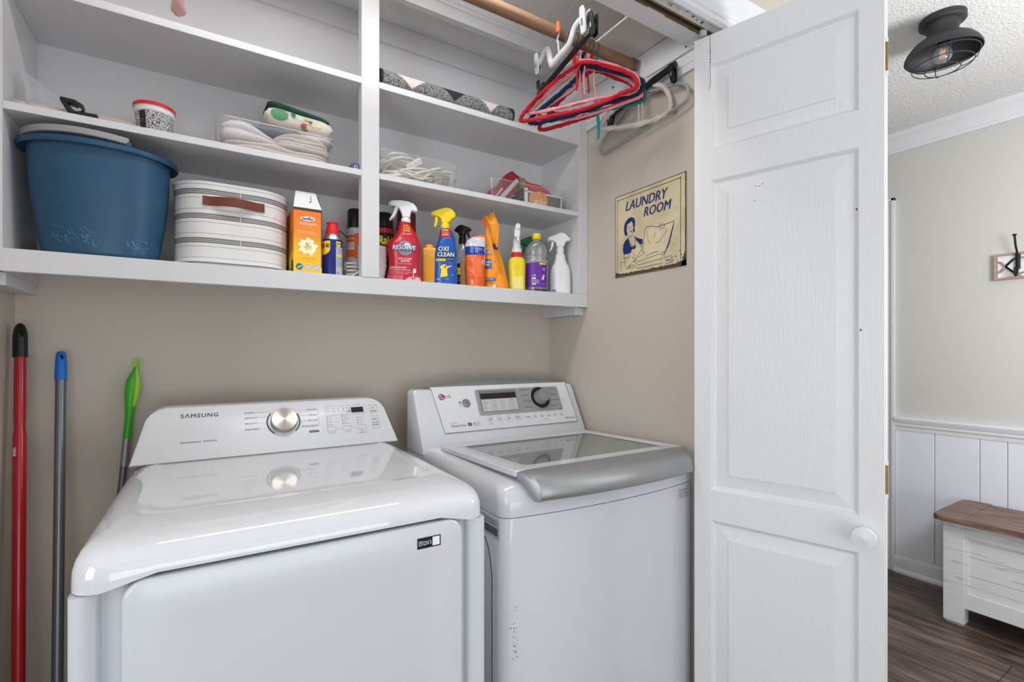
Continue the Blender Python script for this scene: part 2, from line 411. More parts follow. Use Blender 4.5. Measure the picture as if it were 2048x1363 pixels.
# ------------------------------------------------------------------ built-in shelf unit
BZ, S2, S3 = 1.4766, 1.810, 2.100        # tops of the three boards
cab = thing('built_in_shelves', 'white painted built-in shelf unit across the back wall above the washer and dryer', 'shelves', (0.433, 1.80, 1.4237))
il, ir = XL+0.046, XR-0.046
MB().box(XL+.001, il, YF+0.001, YB-.001, 1.4237, ZC-.001, CABW).build('side_panel', cab)
MB().box(ir, XR-.001, YF+0.001, YB-.001, 1.4237, ZC-.001, CABW).build('side_panel', cab)
MB().box(il, ir, YF+0.018, YB-.001, BZ-0.018, BZ, CABW).build('bottom_board', cab)
MB().box(il, ir, YF, YB-.001, S2-0.0185, S2, CABW).build('shelf_board', cab, bevel=0.001)
MB().box(il, ir, YF, YB-.001, S3-0.0205, S3, CABW).build('shelf_board', cab, bevel=0.001)
MB().box(XL+.001, XR-.001, YF-0.002, YF+0.018, 1.4237, BZ, CABW).build('front_rail', cab, bevel=0.0012)
MB().box(0.397, 0.4525, YF-0.004, YF+0.034, BZ, 2.388, CABW).build('upright', cab, bevel=0.0012)
MB().box(ir-0.001, XR-.001, YF-0.002, YF+0.018, BZ, 2.388, CABW).build('upright', cab, bevel=0.0012)
MB().prism([(YF+0.02, 2.388), (YF-0.004, 2.388), (YF-0.004, 2.425), (YF-0.010, 2.428), (YF-0.010, 2.436), (YF-0.016, 2.440), (YF-0.016, 2.452), (YF-0.026, 2.456), (YF-0.026, ZC-.001), (YF+0.02, ZC-.001)], XL+.001, XR-.02, CABW, 'x').build('top_rail', cab, ang=25)
MB().box(il, ir, YB-0.019, YB-.001, 2.391, ZC-.001, CABW).build('back_cleat', cab)
MB().box(il, ir, YB-0.004, YB-.0005, BZ, 2.391, CABW).build('back_panel', cab)
for a, b in ((XL+.001, il-0.002), (ir+0.002, XR-.001)):
    MB().box(a, b, YF+0.03, YB-.001, 1.395, 1.4237, CABW).build('support_cleat', cab)
# ------------------------------------------------------------------ dryer
dr = thing('clothes_dryer', 'white clothes dryer with a silver dial on its raised console, left of the washer', 'dryer', (0.164, 1.3, 0))
X0, X1 = -0.178, 0.506
mb = MB()
mb.box(X0, X1, 0.955, 1.68, 0.02, 0.885, ENAMEL)
mb.build('cabinet', dr, bevel=0.004)
# front frame: two rounded columns and a foot either side of the door recess
for a, b in ((X0, -0.1415), (0.4655, X1)):
    s = -1 if a < 0 else 1
    pts = [(a, 0.955), (b, 0.955), (b, 0.950), (b-0.002 if s < 0 else b, 0.945)]
    if s < 0: pts = [(a, 0.956), (a, 0.938), (a+0.002, 0.932), (a+0.008, 0.9285), (b-0.022, 0.9285), (b-0.010, 0.935), (b-0.003, 0.945), (b, 0.956)]
    else: pts = [(a, 0.956), (a+0.003, 0.945), (a+0.010, 0.935), (a+0.022, 0.9285), (b-0.008, 0.9285), (b-0.002, 0.932), (b, 0.938), (b, 0.956)]
    MB().prism(pts, 0.02, 0.884, ENAMEL, 'z').build('front_column', dr, ang=50)
MB().box(-0.13, 0.461, 0.935, 0.956, 0.02, 0.14, ENAMEL).build('kick_panel', dr, bevel=0.003)
for x in (X0+0.05, X1-0.05):
    for y in (1.0, 1.62): MB().lathe([(0.018, 0), (0.018, 0.012), (0.012, 0.014), (0.012, 0.021)], BLACK, 16, c=(x, y)).build('foot', dr)
# door: a big slab with rounded corners
def vslab(rings):   # each: x0,x1,z0,z1,r,y
    return [[(p[0], y, p[1]) for p in rrect(x0, x1, z0, z1, r, 0)] for x0, x1, z0, z1, r, y in rings]
dx0, dx1, dz0, dz1 = -0.1155, 0.4495, 0.155, 0.8935
mb = MB().rings(vslab([(dx0, dx1, dz0, dz1, 0.030, 0.953), (dx0, dx1, dz0, dz1, 0.030, 0.931), (dx0+0.002, dx1-0.002, dz0+0.002, dz1-0.002, 0.029, 0.9275), (dx0+0.006, dx1-0.006, dz0+0.006, dz1-0.006, 0.027, 0.926),
    (dx0+0.045, dx1-0.045, dz0+0.05, dz1-0.062, 0.030, 0.9255), (dx0+0.075, dx1-0.062, dz0+0.08, dz1-0.085, 0.030, 0.9290)]), ENAMEL, True, True)
ddoor = mb.build('door', dr, ang=60)
S = plane_S((0, 0.9255, 0), (1, 0, 0), (0, 0, 1))
mb = MB().patch(S, 0.349, 0.399, 0.8465, 0.8685, BLACK)
WI = mat('white print', (235, 236, 238), 0.5)
mb.frame(plane_S((0, 0.925, 0), (1, 0, 0), (0, 0, 1)), 0.352, 0.359, 0.853, 0.862, 0.0009, WI)
S = plane_S((0, 0.9250, 0), (1, 0, 0), (0, 0, 1))
mb.line(S, [(0.354, 0.8595), (0.3575, 0.8595)], 0.0007, WI).line(S, [(0.354, 0.857), (0.3575, 0.857)], 0.0007, WI)
mb.line(S, [(0.3615, 0.861), (0.365, 0.8595), (0.3685, 0.861), (0.3685, 0.8545), (0.365, 0.853), (0.3615, 0.8545)], 0.0008, WI, True).line(S, [(0.365, 0.8595), (0.365, 0.853)], 0.0008, WI)
mb.ringd(S, 0.3745, 0.858, 0.0026, 0.0034, WI, 0, PI, 12).patch(S, 0.371, 0.3725, 0.8535, 0.858, WI).patch(S, 0.3765, 0.378, 0.8535, 0.858, WI)
mb.patch(S, 0.381, 0.3965, 0.849, 0.8665, WI)
mb.build('sticker', ddoor, label='small black and white sticker at the upper right of the dryer door', flat=True)
# worktop: rolls over at the front, its skirt arches above the door
def dlid(z, ins, f, r=0.04, arch=0):
    rg = rrect(X0-0.001+ins, X1+0.001-ins, 0.9265+f, 1.70-ins*0.3, r, z, 8)
    if arch:
        out = []
        for x, y, zz in rg:
            if y < 0.94+f:
                t = min(1, max(0, min((x-(X0+0.045))/0.03, (X1-0.040-x)/0.03))); t = t*t*(3-2*t); zz += arch*t
            out.append((x, y, zz))
        rg = out
    return rg
def dense(rg): return rg
rs = [dlid(0.8855, 0.004, 0.004, arch=0.0155), dlid(0.8855, 0.0, 0.0, arch=0.0155), dlid(0.898, 0, 0, arch=0.008), dlid(0.915, 0.001, 0.001), dlid(0.928, 0.004, 0.006), dlid(0.938, 0.009, 0.016),
      dlid(0.946, 0.017, 0.031), dlid(0.952, 0.028, 0.052), dlid(0.9565, 0.042, 0.080, 0.05), dlid(0.9590, 0.055, 0.115, 0.05), dlid(0.9590, 0.061, 0.123, 0.05), dlid(0.9570, 0.072, 0.135, 0.05), dlid(0.9570, 0.078, 0.141, 0.05), dlid(0.9570, 0.11, 0.18, 0.05)]
ENG = mat('glossy enamel', (214, 216, 220), 0.05, coat=0.4)
MB().rings(rs, ENG, False, True).build('worktop', dr, ang=50)
# console: leaning control panel
def console(x0, x1, yb, zb, yt, zt, inset_t, r, depth_b, depth_t, m, name, parent, rb=0.006):
    L = math.hypot(yt-yb, zt-zb); uy, uz = (yt-yb)/L, (zt-zb)/L; ny, nz = -uz, uy   # n points to the front
    def ring(g, push):
        pts = []
        # outline in (x,s): wide at the foot, rounded top corners
        A, B = x0+g, x1-g; A2, B2 = x0+inset_t+g, x1-inset_t-g; T = L-g
        def corner(cx, s0):
            return cx
        k = 8; sl = inset_t/L
        def edge(s, side): return (A+sl*(s)) if side < 0 else (B-sl*(s))
        pts.append((edge(0, -1), 0)); pts.append((edge(0, 1), 0)); pts.append((edge((T-r)*0.5, 1), (T-r)*0.5)); pts.append((edge(T-r, 1), T-r))
        for i in range(1, k+1):
            a = PI/2*i/k; pts.append((edge(T-r, 1)-r*(1-math.cos(a))-sl*r*math.sin(a)*0.6, T-r+r*math.sin(a)))
        rr_ = pts[-1][0]; ll = edge(T-r, -1)+r+sl*r*0.6
        for i in range(1, 6): pts.append((rr_+(ll-rr_)*i/6, T))
        for i in range(k, -1, -1):
            a = PI/2*i/k; pts.append((edge(T-r, -1)+r*(1-math.cos(a))+sl*r*math.sin(a)*0.6, T-r+r*math.sin(a)))
        pts.append((edge((T-r)*0.5, -1), (T-r)*0.5))
        out = []
        for x, s_ in pts:
            y, z = yb+uy*s_, zb+uz*s_
            out.append((x, y+ny*push, z+nz*push))
        return out
    f0, f1, f2 = ring(rb, 0.0), ring(rb*0.3, -rb*0.3), ring(0, -rb)
    f3 = [(x, yt+0.01+(depth_t-0.01)*1.0 if z > (zb+zt)/2 else yt+depth_b, z) for x, y, z in ring(0, -rb)]
    f3 = [(x, yt+depth_t, z) for x, y, z in ring(0, -rb)]
    MB().rings([f3, f2, f1, f0], m, True, True).build(name, parent, ang=42)
    return plane_S((0, yb, zb), (1, 0, 0), (0, uy, uz), 0.0005)
Sd = console(-0.176, 0.509, 1.5125, 0.9605, 1.60, 1.095, 0.034, 0.045, 0.08, 0.075, PLASTW, 'control_console', dr, 0.010)
Ld = math.hypot(0.08, 0.123); Sd = plane_S((0, 1.52, 0.972), (1, 0, 0), (0, 0.08, 0.123), 0.0008)
mb = MB()
mb.text(Sd, 'SΛMSUNG', -0.0278, 0.1085, 0.0122, INK, w=0.086, bold=0.022, spacing=1.18)
mb.build('brand_lettering', dr, flat=True); mb = MB()
mb.text(Sd, 'MoistureSensor  SmartCare', -0.029, 0.0345, 0.0052, INK, w=0.083, bold=0.01)
mb.build('feature_lettering', dr, flat=True); mb = MB()
for t, z, w_ in (('NORMAL', 0.1112, 0.026), ('HEAVY DUTY', 0.0945, 0.034), ('DELICATES', 0.0770, 0.030), ('PERM PRESS', 0.0585, 0.035)):
    mb.text(Sd, t, 0.0795, z, 0.0045, INK, w=w_, al='L', bold=0.01); mb.line(Sd, [(0.0815+w_, z+0.002), (0.136 if z > .07 else 0.130, z+0.002)], 0.0005, INK2)
mb.line(Sd, [(0.136, 0.1132), (0.148, 0.1085)], 0.0005, INK2)
for t, z, w_ in (('QUICK DRY', 0.1105, 0.030), ('TIME DRY', 0.0920, 0.024), ('AIR FLUFF', 0.0743, 0.027), ('WRINKLE RELEASE', 0.0565, 0.046)):
    mb.text(Sd, t, 0.2720, z, 0.0045, INK, w=w_, al='R', bold=0.01); mb.line(Sd, [(0.222, z+0.002), (0.2705-w_, z+0.002)], 0.0005, INK2)
mb.line(Sd, [(0.2735, 0.1132), (0.2755, 0.1132), (0.2755, 0.0580)], 0.0005, INK2)
mb.patch(Sd, 0.2455, 0.2730, 0.0370, 0.0435, INK); Sd2 = plane_S((0, 1.52, 0.972), (1, 0, 0), (0, 0.08, 0.123), 0.0013)
mb.text(Sd2, 'Manual Dry', 0.2592, 0.0385, 0.0035, WI, w=0.024)
mb.build('cycle_lettering', dr, flat=True); mb = MB()
mb.frame(Sd, 0.2975, 0.4150, 0.0885, 0.1190, 0.0005, INK2)
mb.text(Sd, 'Hour  Min', 0.397, 0.1205, 0.0028, INK2)
for x in (0.306, 0.321, 0.336, 0.351, 0.362): mb.patch(Sd, x-0.0015, x+0.0015, 0.1095, 0.1115, INK)
for x, t in ((0.306, 'Drying'), (0.322, 'Cooling'), (0.336, 'O'), (0.351, 'OK')): mb.text(Sd, t, x, 0.1015, 0.0030, INK2)
mb.patch(Sd, 0.360, 0.3625, 0.098, 0.101, INK).frame(Sd, 0.3655, 0.3705, 0.106, 0.112, 0.0006, INK2).patch(Sd, 0.3655, 0.371, 0.097, 0.102, INK2)
for x, zs, tx in ((0.300, (0.0830, 0.0745, 0.0660, 0.0570), ('Very', 'More', 'Normal', 'Damp')), (0.3445, (0.0835, 0.0755, 0.0672, 0.0585), ('High', 'Medium', 'Low', 'Extra Low')), (0.3895, (0.0765, 0.0670, 0.0575), ('30 min', '40 min', '50 min'))):
    for z, t in zip(zs, tx): mb.patch(Sd, x-0.0012, x+0.0012, z-0.0015, z+0.0015, INK).text(Sd, t, x+0.004, z-0.0014, 0.0032, INK2, al='L')
for x, t in ((0.2970, 'Dry Level'), (0.3425, 'Temp.'), (0.3875, 'Time')):
    mb.frame(Sd, x, x+0.0255, 0.0350, 0.0500, 0.0006, INK2); mb.text(Sd, t, x+0.0127, 0.0285, 0.0036, INK2)
mb.text(Sd, 'Temperature', 0.401, 0.0225, 0.0036, INK2)
for x in (0.3325, 0.3775): mb.text(Sd, '3s', x, 0.041, 0.0035, INK2); mb.line(Sd, [(x-0.008, 0.0425), (x-0.003, 0.0425)], 0.0004, INK2).line(Sd, [(x+0.003, 0.0425), (x+0.008, 0.0425)], 0.0004, INK2)
mb.build('settings_print', dr, flat=True); mb = MB()
mb.frame(Sd, 0.4325, 0.4560, 0.0890, 0.1180, 0.0006, INK2).text(Sd, 'POWER', 0.4442, 0.0930, 0.0044, INK, w=0.018, bold=.02).ringd(Sd, 0.4442, 0.1065, 0.0034, 0.0041, INK, PI*0.65, PI*2.35, 18).line(Sd, [(0.4442, 0.1065), (0.4442, 0.1115)], 0.0008, INK)
mb.build('power_button_mark', dr, flat=True); mb = MB()
mb.frame(Sd, 0.4320, 0.4560, 0.0350, 0.0785, 0.0006, INK2).text(Sd, 'START', 0.4440, 0.0520, 0.0048, INK, w=0.018).text(Sd, 'PAUSE', 0.4440, 0.0440, 0.0048, INK, w=0.018)
mb.line(Sd, [(0.4385, 0.0625), (0.4385, 0.0700), (0.4440, 0.0662)], 0.0008, INK, True).patch(Sd, 0.4458, 0.4466, 0.0625, 0.070, INK).patch(Sd, 0.4480, 0.4488, 0.0625, 0.070, INK)
mb.ringd(Sd, 0.1792, 0.0785, 0.0418, 0.0452, INK, PI*0.78, PI*1.30, 20).ringd(Sd, 0.1792, 0.0785, 0.0418, 0.0452, INK, PI*1.74, PI*2.18, 20)
mb.build('start_button_mark', dr, flat=True)
MB().patch(Sd2, 0.3745, 0.4118, 0.0940, 0.1120, BLKGL).build('display', dr, flat=True, thick=0.0005, label='dark digital display')
def dial(S, x, z, prof, m, name, parent, n=40, **k):
    o = S(x, z); ux = (S(x+1, z)-o).normalized(); uz = (S(x, z+1)-o).normalized(); nn = ux.cross(uz)
    M = Matrix((ux, uz, nn)).transposed().to_4x4(); M.translation = o
    return MB().lathe(prof, m, n, M=M).build(name, parent, **k), M
KN = mat('dial brushed face', (214, 208, 198), 0.22, metal=1.0)
nt = KN.node_tree; b = nt.nodes['Principled BSDF']; b.inputs['Anisotropic'].default_value = 0.85
tg = nt.nodes.new('ShaderNodeTangent'); tg.direction_type = 'RADIAL'; tg.axis = 'Z'
kb, _ = dial(Sd, 0.1800, 0.0790, [(0.036, 0), (0.0358, 0.014), (0.0345, 0.017)], SILVER, 'dial', dr, ang=40)
o, M_ = dial(Sd, 0.1800, 0.0790, [(0.0343, 0.017), (0.0338, 0.0185), (0.006, 0.0180), (0.0, 0.0180)], KN, 'dial_face', kb, 48)
nt.links.new(tg.outputs[0], b.inputs['Tangent'])
# ------------------------------------------------------------------ washer
wa = thing('washing_machine', 'white top-loading washing machine with a grey lid handle and glass lid, right of the dryer', 'washing machine', (0.94, 1.3, 0))
A0, A1 = 0.590, 1.287
def wring(z, ins=0, f=0, r=0.03, b=0.032): return rrect(A0+ins, A1-ins, 1.000+f, 1.69-ins*0.4, r, z, 8, b)
rs = [wring(0.015), wring(0.842-0.004), wring(0.842-0.002, 0.001), wring(0.8405, 0.004, 0.004)]
MB().rings(rs, ENAMELW, True, True).build('cabinet', wa, ang=40)
rs = [wring(0.8425, 0.003, 0.003), wring(0.8425, -0.001, -0.001), wring(0.870, -0.001, -0.001), wring(0.893, 0.001, 0.002, 0.03), wring(0.908, 0.007, 0.010, 0.035), wring(0.917, 0.016, 0.020, 0.04), wring(0.922, 0.030, 0.030, 0.04)]
inner = [(x, y, 0.922) for x, y, z in rrect(0.72, 1.16, 1.09, 1.40, 0.05, 0, 8)]
rs.append(inner); rs += [[(x, y, 0.80) for x, y, z in inner]]
MB().rings(rs, ENAMELW, False, False).build('top_cover', wa, ang=40)
TUB = mat('steel tub', (150, 155, 155), 0.35, metal=0.8)
MB().lathe([(0.17, 0.62), (0.205, 0.66), (0.205, 0.795), (0.215, 0.80)], TUB, 40, c=(0.94, 1.245), cap=False).lathe([(0.0001, 0.615), (0.18, 0.62)], TUB, 40, c=(0.94, 1.245), cap=False).build('drum', wa)
MB().lathe([(0.175, 0.800), (0.185, 0.815), (0.205, 0.815), (0.215, 0.800), (0.205, 0.790), (0.185, 0.790)], PLASTW, 40, c=(0.94, 1.245), cap=False).build('balance_ring', wa)
for x in (A0+0.06, A1-0.06):
    for y in (1.06, 1.62): MB().lathe([(0.018, 0), (0.018, 0.01), (0.011, 0.012), (0.011, 0.016)], BLACK, 16, c=(x, y)).build('foot', wa)
# lid frame (glass window in it) and the silver handle that rolls over the front
def lz(y): return 0.9385+(1.46-y)*0.026
def lring(x0, x1, y0, y1, r, dz): return [(x, y, lz(y)+dz) for x, y, z in rrect(x0, x1, y0, y1, r, 0, 6)]
lx0, lx1, ly0, ly1 = 0.634, 1.246, 1.008, 1.475
go = (0.690, 1.200, 1.052, 1.412)
lid = MB().rings([lring(lx0+.004, lx1-.004, ly0+.004, ly1, 0.012, -0.018), lring(lx0, lx1, ly0, ly1, 0.012, -0.014), lring(lx0, lx1, ly0, ly1, 0.012, -0.003), lring(lx0+0.003, lx1-0.003, ly0+0.002, ly1-0.003, 0.012, 0),
    lring(go[0]-.002, go[1]+.002, go[2]-.002, go[3]+.002, 0.010, 0.0), lring(go[0], go[1], go[2], go[3], 0.010, -0.0015), lring(go[0], go[1], go[2], go[3], 0.010, -0.012), lring(lx0+.05, lx1-.05, ly0+.04, ly1-.04, 0.010, -0.018)], ENAMELW, False, False, loop=True).build('lid', wa, ang=35)
GLASS = mat('lid glass', (205, 215, 212), 0.02, trans=1.0, ior=1.5)
def thin_glass(name, rgb, fac=0.5, rough=0.02, op=0.25):
    m = bpy.data.materials.new(name); m.use_nodes = True; nt = m.node_tree; nt.nodes.clear()
    out = nt.nodes.new('ShaderNodeOutputMaterial'); tr = nt.nodes.new('ShaderNodeBsdfTransparent'); gl = nt.nodes.new('ShaderNodeBsdfGlossy'); df = nt.nodes.new('ShaderNodeBsdfDiffuse')
    c = tuple(lin(v) for v in rgb)+(1,); tr.inputs[0].default_value = c; gl.inputs['Roughness'].default_value = rough; gl.inputs[0].default_value = (1, 1, 1, 1); df.inputs[0].default_value = c
    lw = nt.nodes.new('ShaderNodeLayerWeight'); lw.inputs[0].default_value = 0.5; pw = nt.nodes.new('ShaderNodeMath'); pw.operation = 'POWER'; pw.inputs[1].default_value = 4; nt.links.new(lw.outputs['Facing'], pw.inputs[0]); fr = nt.nodes.new('ShaderNodeMath'); fr.operation = 'MULTIPLY_ADD'; fr.inputs[1].default_value = 0.55; fr.inputs[2].default_value = 0.05+fac; nt.links.new(pw.outputs[0], fr.inputs[0])
    m1 = nt.nodes.new('ShaderNodeMixShader'); m1.inputs[0].default_value = op; nt.links.new(tr.outputs[0], m1.inputs[1]); nt.links.new(df.outputs[0], m1.inputs[2])
    m2 = nt.nodes.new('ShaderNodeMixShader'); nt.links.new(fr.outputs[0], m2.inputs[0]); nt.links.new(m1.outputs[0], m2.inputs[1]); nt.links.new(gl.outputs[0], m2.inputs[2]); nt.links.new(m2.outputs[0], out.inputs[0])
    MATS[name] = m; return m
LGL = thin_glass('tinted lid glass', (196, 203, 199), 0.06, 0.01, 0.30)
MB().rings([lring(go[0]+.0005, go[1]-.0005, go[2]+.0005, go[3]-.0005, 0.010, -0.006), lring(go[0]+.0005, go[1]-.0005, go[2]+.0005, go[3]-.0005, 0.010, -0.0025)], LGL, True, True).build('glass_window', lid)
MB().rings([lring(go[0]+.0003, go[1]-.0003, go[2]+.0003, go[3]-.0003, 0.010, -0.0022), lring(go[0]+.006, go[1]-.006, go[2]+.006, go[3]-.006, 0.010, -0.0022)], mat('black gasket', (40, 44, 44), 0.4), False, False).build('gasket', lid)
hp = [(1.0075, 0.9505), (0.992, 0.9500), (0.975, 0.9470), (0.960, 0.9400), (0.950, 0.928), (0.944, 0.912), (0.9425, 0.900), (0.9445, 0.890), (0.952, 0.885), (0.964, 0.886), (0.975, 0.905), (0.99, 0.925), (1.0075, 0.935)]
def hrow(t):     # t 0..1 across
    x = 0.636+(1.244-0.636)*t; bow = 0.026*(1-(2*t-1)**2); out = []
    e = max(0, (0.045-min(t, 1-t))/0.045)
    for i, (y, z) in enumerate(hp):
        q = max(0, (1.0075-y)/0.063); sx = (0.030*q if t < 0.5 else -0.030*q)*(abs(2*t-1)**3)
        out.append((x+sx, y-bow*q+0.004*e*q, z-0.003*e))
    return out
ts = [0, 0.004, 0.012, 0.03]+[0.06+0.88*k/18 for k in range(19)]+[0.97, 0.988, 0.996, 1]
MB().rings([hrow(t) for t in ts], SILVER, True, True).build('lid_handle', wa, ang=60)
# console
Sw = console(0.590, 1.291, 1.5097, 0.905, 1.6158, 1.1119, 0.002, 0.016, 0.07, 0.05, ENAMELW, 'control_console', wa, 0.006)
Lw = math.hypot(0.10, 0.195); uw = (0, 0.10/Lw, 0.195/Lw)
Swf = lambda off: plane_S((0, 1.52, 0.925), (1, 0, 0), uw, off)
S0 = Swf(0.0012)
face = MB(); FW = mat('white faceplate', (218, 219, 222), 0.3)
fr = [(0.676, 0.041), (1.259, 0.041), (1.2555, 0.214), (0.6565, 0.214)]
face.shape(Swf(0.0020), fr, FW).build('faceplate', wa, flat=True, thick=0.002)
Sp = Swf(0.0036); Sq = Swf(0.0042); Sr = Swf(0.0048)
# silver arched top strip
mb = MB(); N = 16; rows = []
for k in range(N+1):
    t = k/N; x = 0.650+(1.250-0.650)*t; h = 0.006+0.021*math.sin(PI*t)**0.8
    b0 = Swf(0.0022)(x, 0.2065); b1 = Swf(0.0012)(x, 0.2065+h); top = b1+Vector((0, 0.012, 0.004)); bk = Vector((x, 1.675, b1.z-0.004)); bb = Vector((x, 1.675, 1.10))
    rows.append([b0, b1, top, bk, bb])
mb.rings(rows, SILVER, True, True, closed=True).build('top_strip', wa, ang=50)
mb = MB(); mb.line(Sp, [(0.658, 0.2065), (0.678, 0.045), (0.682, 0.041), (1.256, 0.041), (1.260, 0.045), (1.2545, 0.2065)], 0.0014, SEAM)
mb.build('faceplate_outline', wa, flat=True); mb = MB()
RED = mat('logo maroon', (150, 52, 82), 0.5)
mb.disc(Sp, 0.6920, 0.1750, 0.0118, 0.0118, RED).ringd(Sq, 0.6920, 0.1750, 0.0072, 0.0084, WI, PI*0.5, PI*2.0, 20).line(Sq, [(0.6920, 0.1800), (0.6920, 0.1705), (0.6955, 0.1705)], 0.0014, WI).disc(Sq, 0.6880, 0.1785, 0.0014, 0.0014, WI, 10, 1)
mb.text(Sp, 'LG', 0.7155, 0.1700, 0.0118, INK, w=0.0225, bold=0.012, spacing=1.15)
mb.build('brand_lettering', wa, flat=True); mb = MB()
mb.text(Sp, 'INVERTER', 0.7205, 0.0735, 0.0028, INK2, w=0.028).text(Sp, 'Direct Drive', 0.7355, 0.0605, 0.0090, INK, w=0.056)
mb.disc(Sp, 0.7795, 0.0665, 0.0085, 0.0065, INK).text(Sq, '6M', 0.7795, 0.064, 0.005, WI).text(Sp, '6', 0.7965, 0.063, 0.0095, INK, bold=.02).frame(Sp, 0.8015, 0.8200, 0.0640, 0.0740, 0.0005, INK2).text(Sp, 'Motion', 0.811, 0.067, 0.0035, INK2).text(Sp, 'WARRANTY', 0.8085, 0.0590, 0.0028, INK2)
mb.build('feature_lettering', wa, flat=True); mb = MB()
for x, t1, t2 in ((0.8655, 'WASH', 'TEMP'), (0.9050, 'SOIL', 'LEVEL'), (0.9447, 'SPIN', 'SPEED'), (0.9845, 'SPECIAL', 'CARE')):
    mb.ringd(Sp, x, 0.0768, 0.0136, 0.0142, INK2).text(Sp, t1, x, 0.0785, 0.0042, INK, w=0.017 if len(t1) > 4 else None).text(Sp, t2, x, 0.0720, 0.0042, INK, w=0.015)
mb.text(Sp, 'CHILD LOCK', 0.8655, 0.0585, 0.0026, INK2)
mb.build('round_button_marks', wa, flat=True); mb = MB()
BLU = mat('blue print', (70, 150, 210), 0.5)
for i, (x, t1, t2) in enumerate(((1.0273, 'Turbo', ''), (1.0619, 'STAIN', 'CYCLE'), (1.0948, 'EXTRA', 'RINSE'), (1.1266, 'COLD', 'WASH'), (1.1592, 'WATER', 'PLUS'), (1.1923, 'DELAY', 'WASH'))):
    mb.disc(Sp, x, 0.0905, 0.0013, 0.0013, INK, 10, 1)
    if i: mb.text(Sp, t1, x, 0.0765, 0.0038, INK2).text(Sp, t2, x, 0.0710, 0.0038, INK2)
    else: mb.text(Sp, 'TurboWash', x, 0.0735, 0.0050, BLU, w=0.024, bold=.03)
mb.text(Sp, 'OPTION', 1.1090, 0.0590, 0.0036, INK2).text(Sp, 'Hold 3 sec', 1.1120, 0.0535, 0.0026, INK2)
mb.text(Sp, 'TrueBalance', 1.2340, 0.0565, 0.0058, INK, w=0.042, shear=.2).disc(Sp, 1.2085, 0.0590, 0.0030, 0.0030, INK, 12, 1)
mb.frame(Sp, 1.2145, 1.2215, 0.1235, 0.1400, 0.0006, INK2).line(Sp, [(1.2145, 0.132), (1.2230, 0.132)], 0.0006, INK2).text(Sp, 'eco', 0.7585, 0.1400, 0.004, INK2).disc(Sp, 0.7585, 0.1505, 0.0045, 0.0045, INK2, 16, 1).text(Sp, 'SMART', 0.7585, 0.1345, 0.003, INK2)
mb.build('option_lettering', wa, flat=True)
# grey control field
mb = MB().rings([[S_(x, z) for x, z in [(p[0], p[1]) for p in rrect(0.8265, 1.2045, 0.0948, 0.1965, 0.008, 0)]] for S_ in (Swf(0.0032), Swf(0.0046))], GREYP, False, True)
cf = mb.build('control_field', wa, ang=50)
Sr = Swf(0.0052); Ss = Swf(0.0057)
mb = MB(); LGR = mat('pale grey print', (196, 198, 200), 0.5)
mb.patch(Sr, 0.8405, 1.0010, 0.1060, 0.1905, mat('dark bezel', (112, 114, 118), 0.4)); mb.patch(Ss, 0.8440, 0.9975, 0.1085, 0.1555, LGR)
mb.build('program_table', cf, flat=True)
mb = MB(); St = Swf(0.0062)
for z in (0.1178, 0.1272, 0.1366, 0.1460): mb.line(St, [(0.8440, z), (0.9975, z)], 0.0004, INK2)
for x in (0.882, 0.9205, 0.959): mb.line(St, [(x, 0.1085), (x, 0.1555)], 0.0004, INK2)
words = ['Hot', 'Warm', 'Cold', 'Tap Cold', 'Heavy', 'Normal', 'Light', 'Extra High', 'High', 'Medium', 'Low', 'No Spin', 'Rinse+Spin', 'Tub Clean', 'Soak', 'Pre Wash', 'Beeper', 'Custom', 'Favorite', 'Sensing']
for i, t in enumerate(words):
    x = 0.846+0.0385*(i % 4); z = 0.1110+0.0094*(i//4)
    mb.patch(St, x, x+0.0025, z+0.001, z+0.0022, INK).text(St, t, x+0.006, z, 0.0034, INK, al='L')
mb.build('table_lettering', cf, flat=True); mb = MB()
for t, x, z in (('PERM PRESS', 1.0400, 0.1850), ('HEAVY DUTY', 1.0420, 0.1615), ('BULKY/LARGE', 1.0440, 0.1370), ('NORMAL', 1.0400, 0.1130)): mb.text(Sr, t, x, z, 0.0040, INK, w=0.032)
for t, x, z in (('DELICATES', 1.1720, 0.1830), ('HAND WASH', 1.1800, 0.1610), ('SPEED WASH', 1.1815, 0.1370), ('TUB CLEAN', 1.1630, 0.1130)): mb.text(Sr, t, x, z, 0.0040, INK, w=0.028)
for z in (0.1870, 0.1635, 0.1390, 0.1150): mb.line(Sr, [(1.062, z), (1.068, z)], 0.0005, INK2); mb.line(Sr, [(1.150, z), (1.155, z)], 0.0005, INK2)
mb.text(Sr, 'K', 1.1885, 0.1160, 0.005, INK, bold=.03).text(Sr, 'SIGNAL ON', 1.190, 0.0985, 0.0030, INK)
mb.build('cycle_lettering', cf, flat=True)
MB().patch(St, 0.8440, 0.9975, 0.1580, 0.1790, BLKGL).patch(St, 0.8440, 0.9975, 0.1800, 0.1840, INK2).build('display', cf, flat=True, thick=0.0005, label='dark digital display strip')
kb, _ = dial(Sr, 1.1070, 0.1500, [(0.0470, 0), (0.0470, 0.0015), (0.0440, 0.003), (0.0435, 0.001)], SILVER, 'dial_bezel', wa, 48, ang=50)
k2, _ = dial(Sr, 1.1070, 0.1500, [(0.0430, 0), (0.0430, 0.0022), (0.030, 0.0025)], BLACK, 'dial_ring', kb, 40)
k2, _ = dial(Sr, 1.1070, 0.1500, [(0.0300, 0), (0.0295, 0.006), (0.0275, 0.009), (0.0265, 0.030), (0.0245, 0.034)], SILVER, 'dial', wa, 40, ang=50)
dial(Sr, 1.1070, 0.1500, [(0.0250, 0.0335), (0.0240, 0.0360), (0.016, 0.0372), (0.0, 0.0375)], SILVER, 'dial_face', k2, 40)
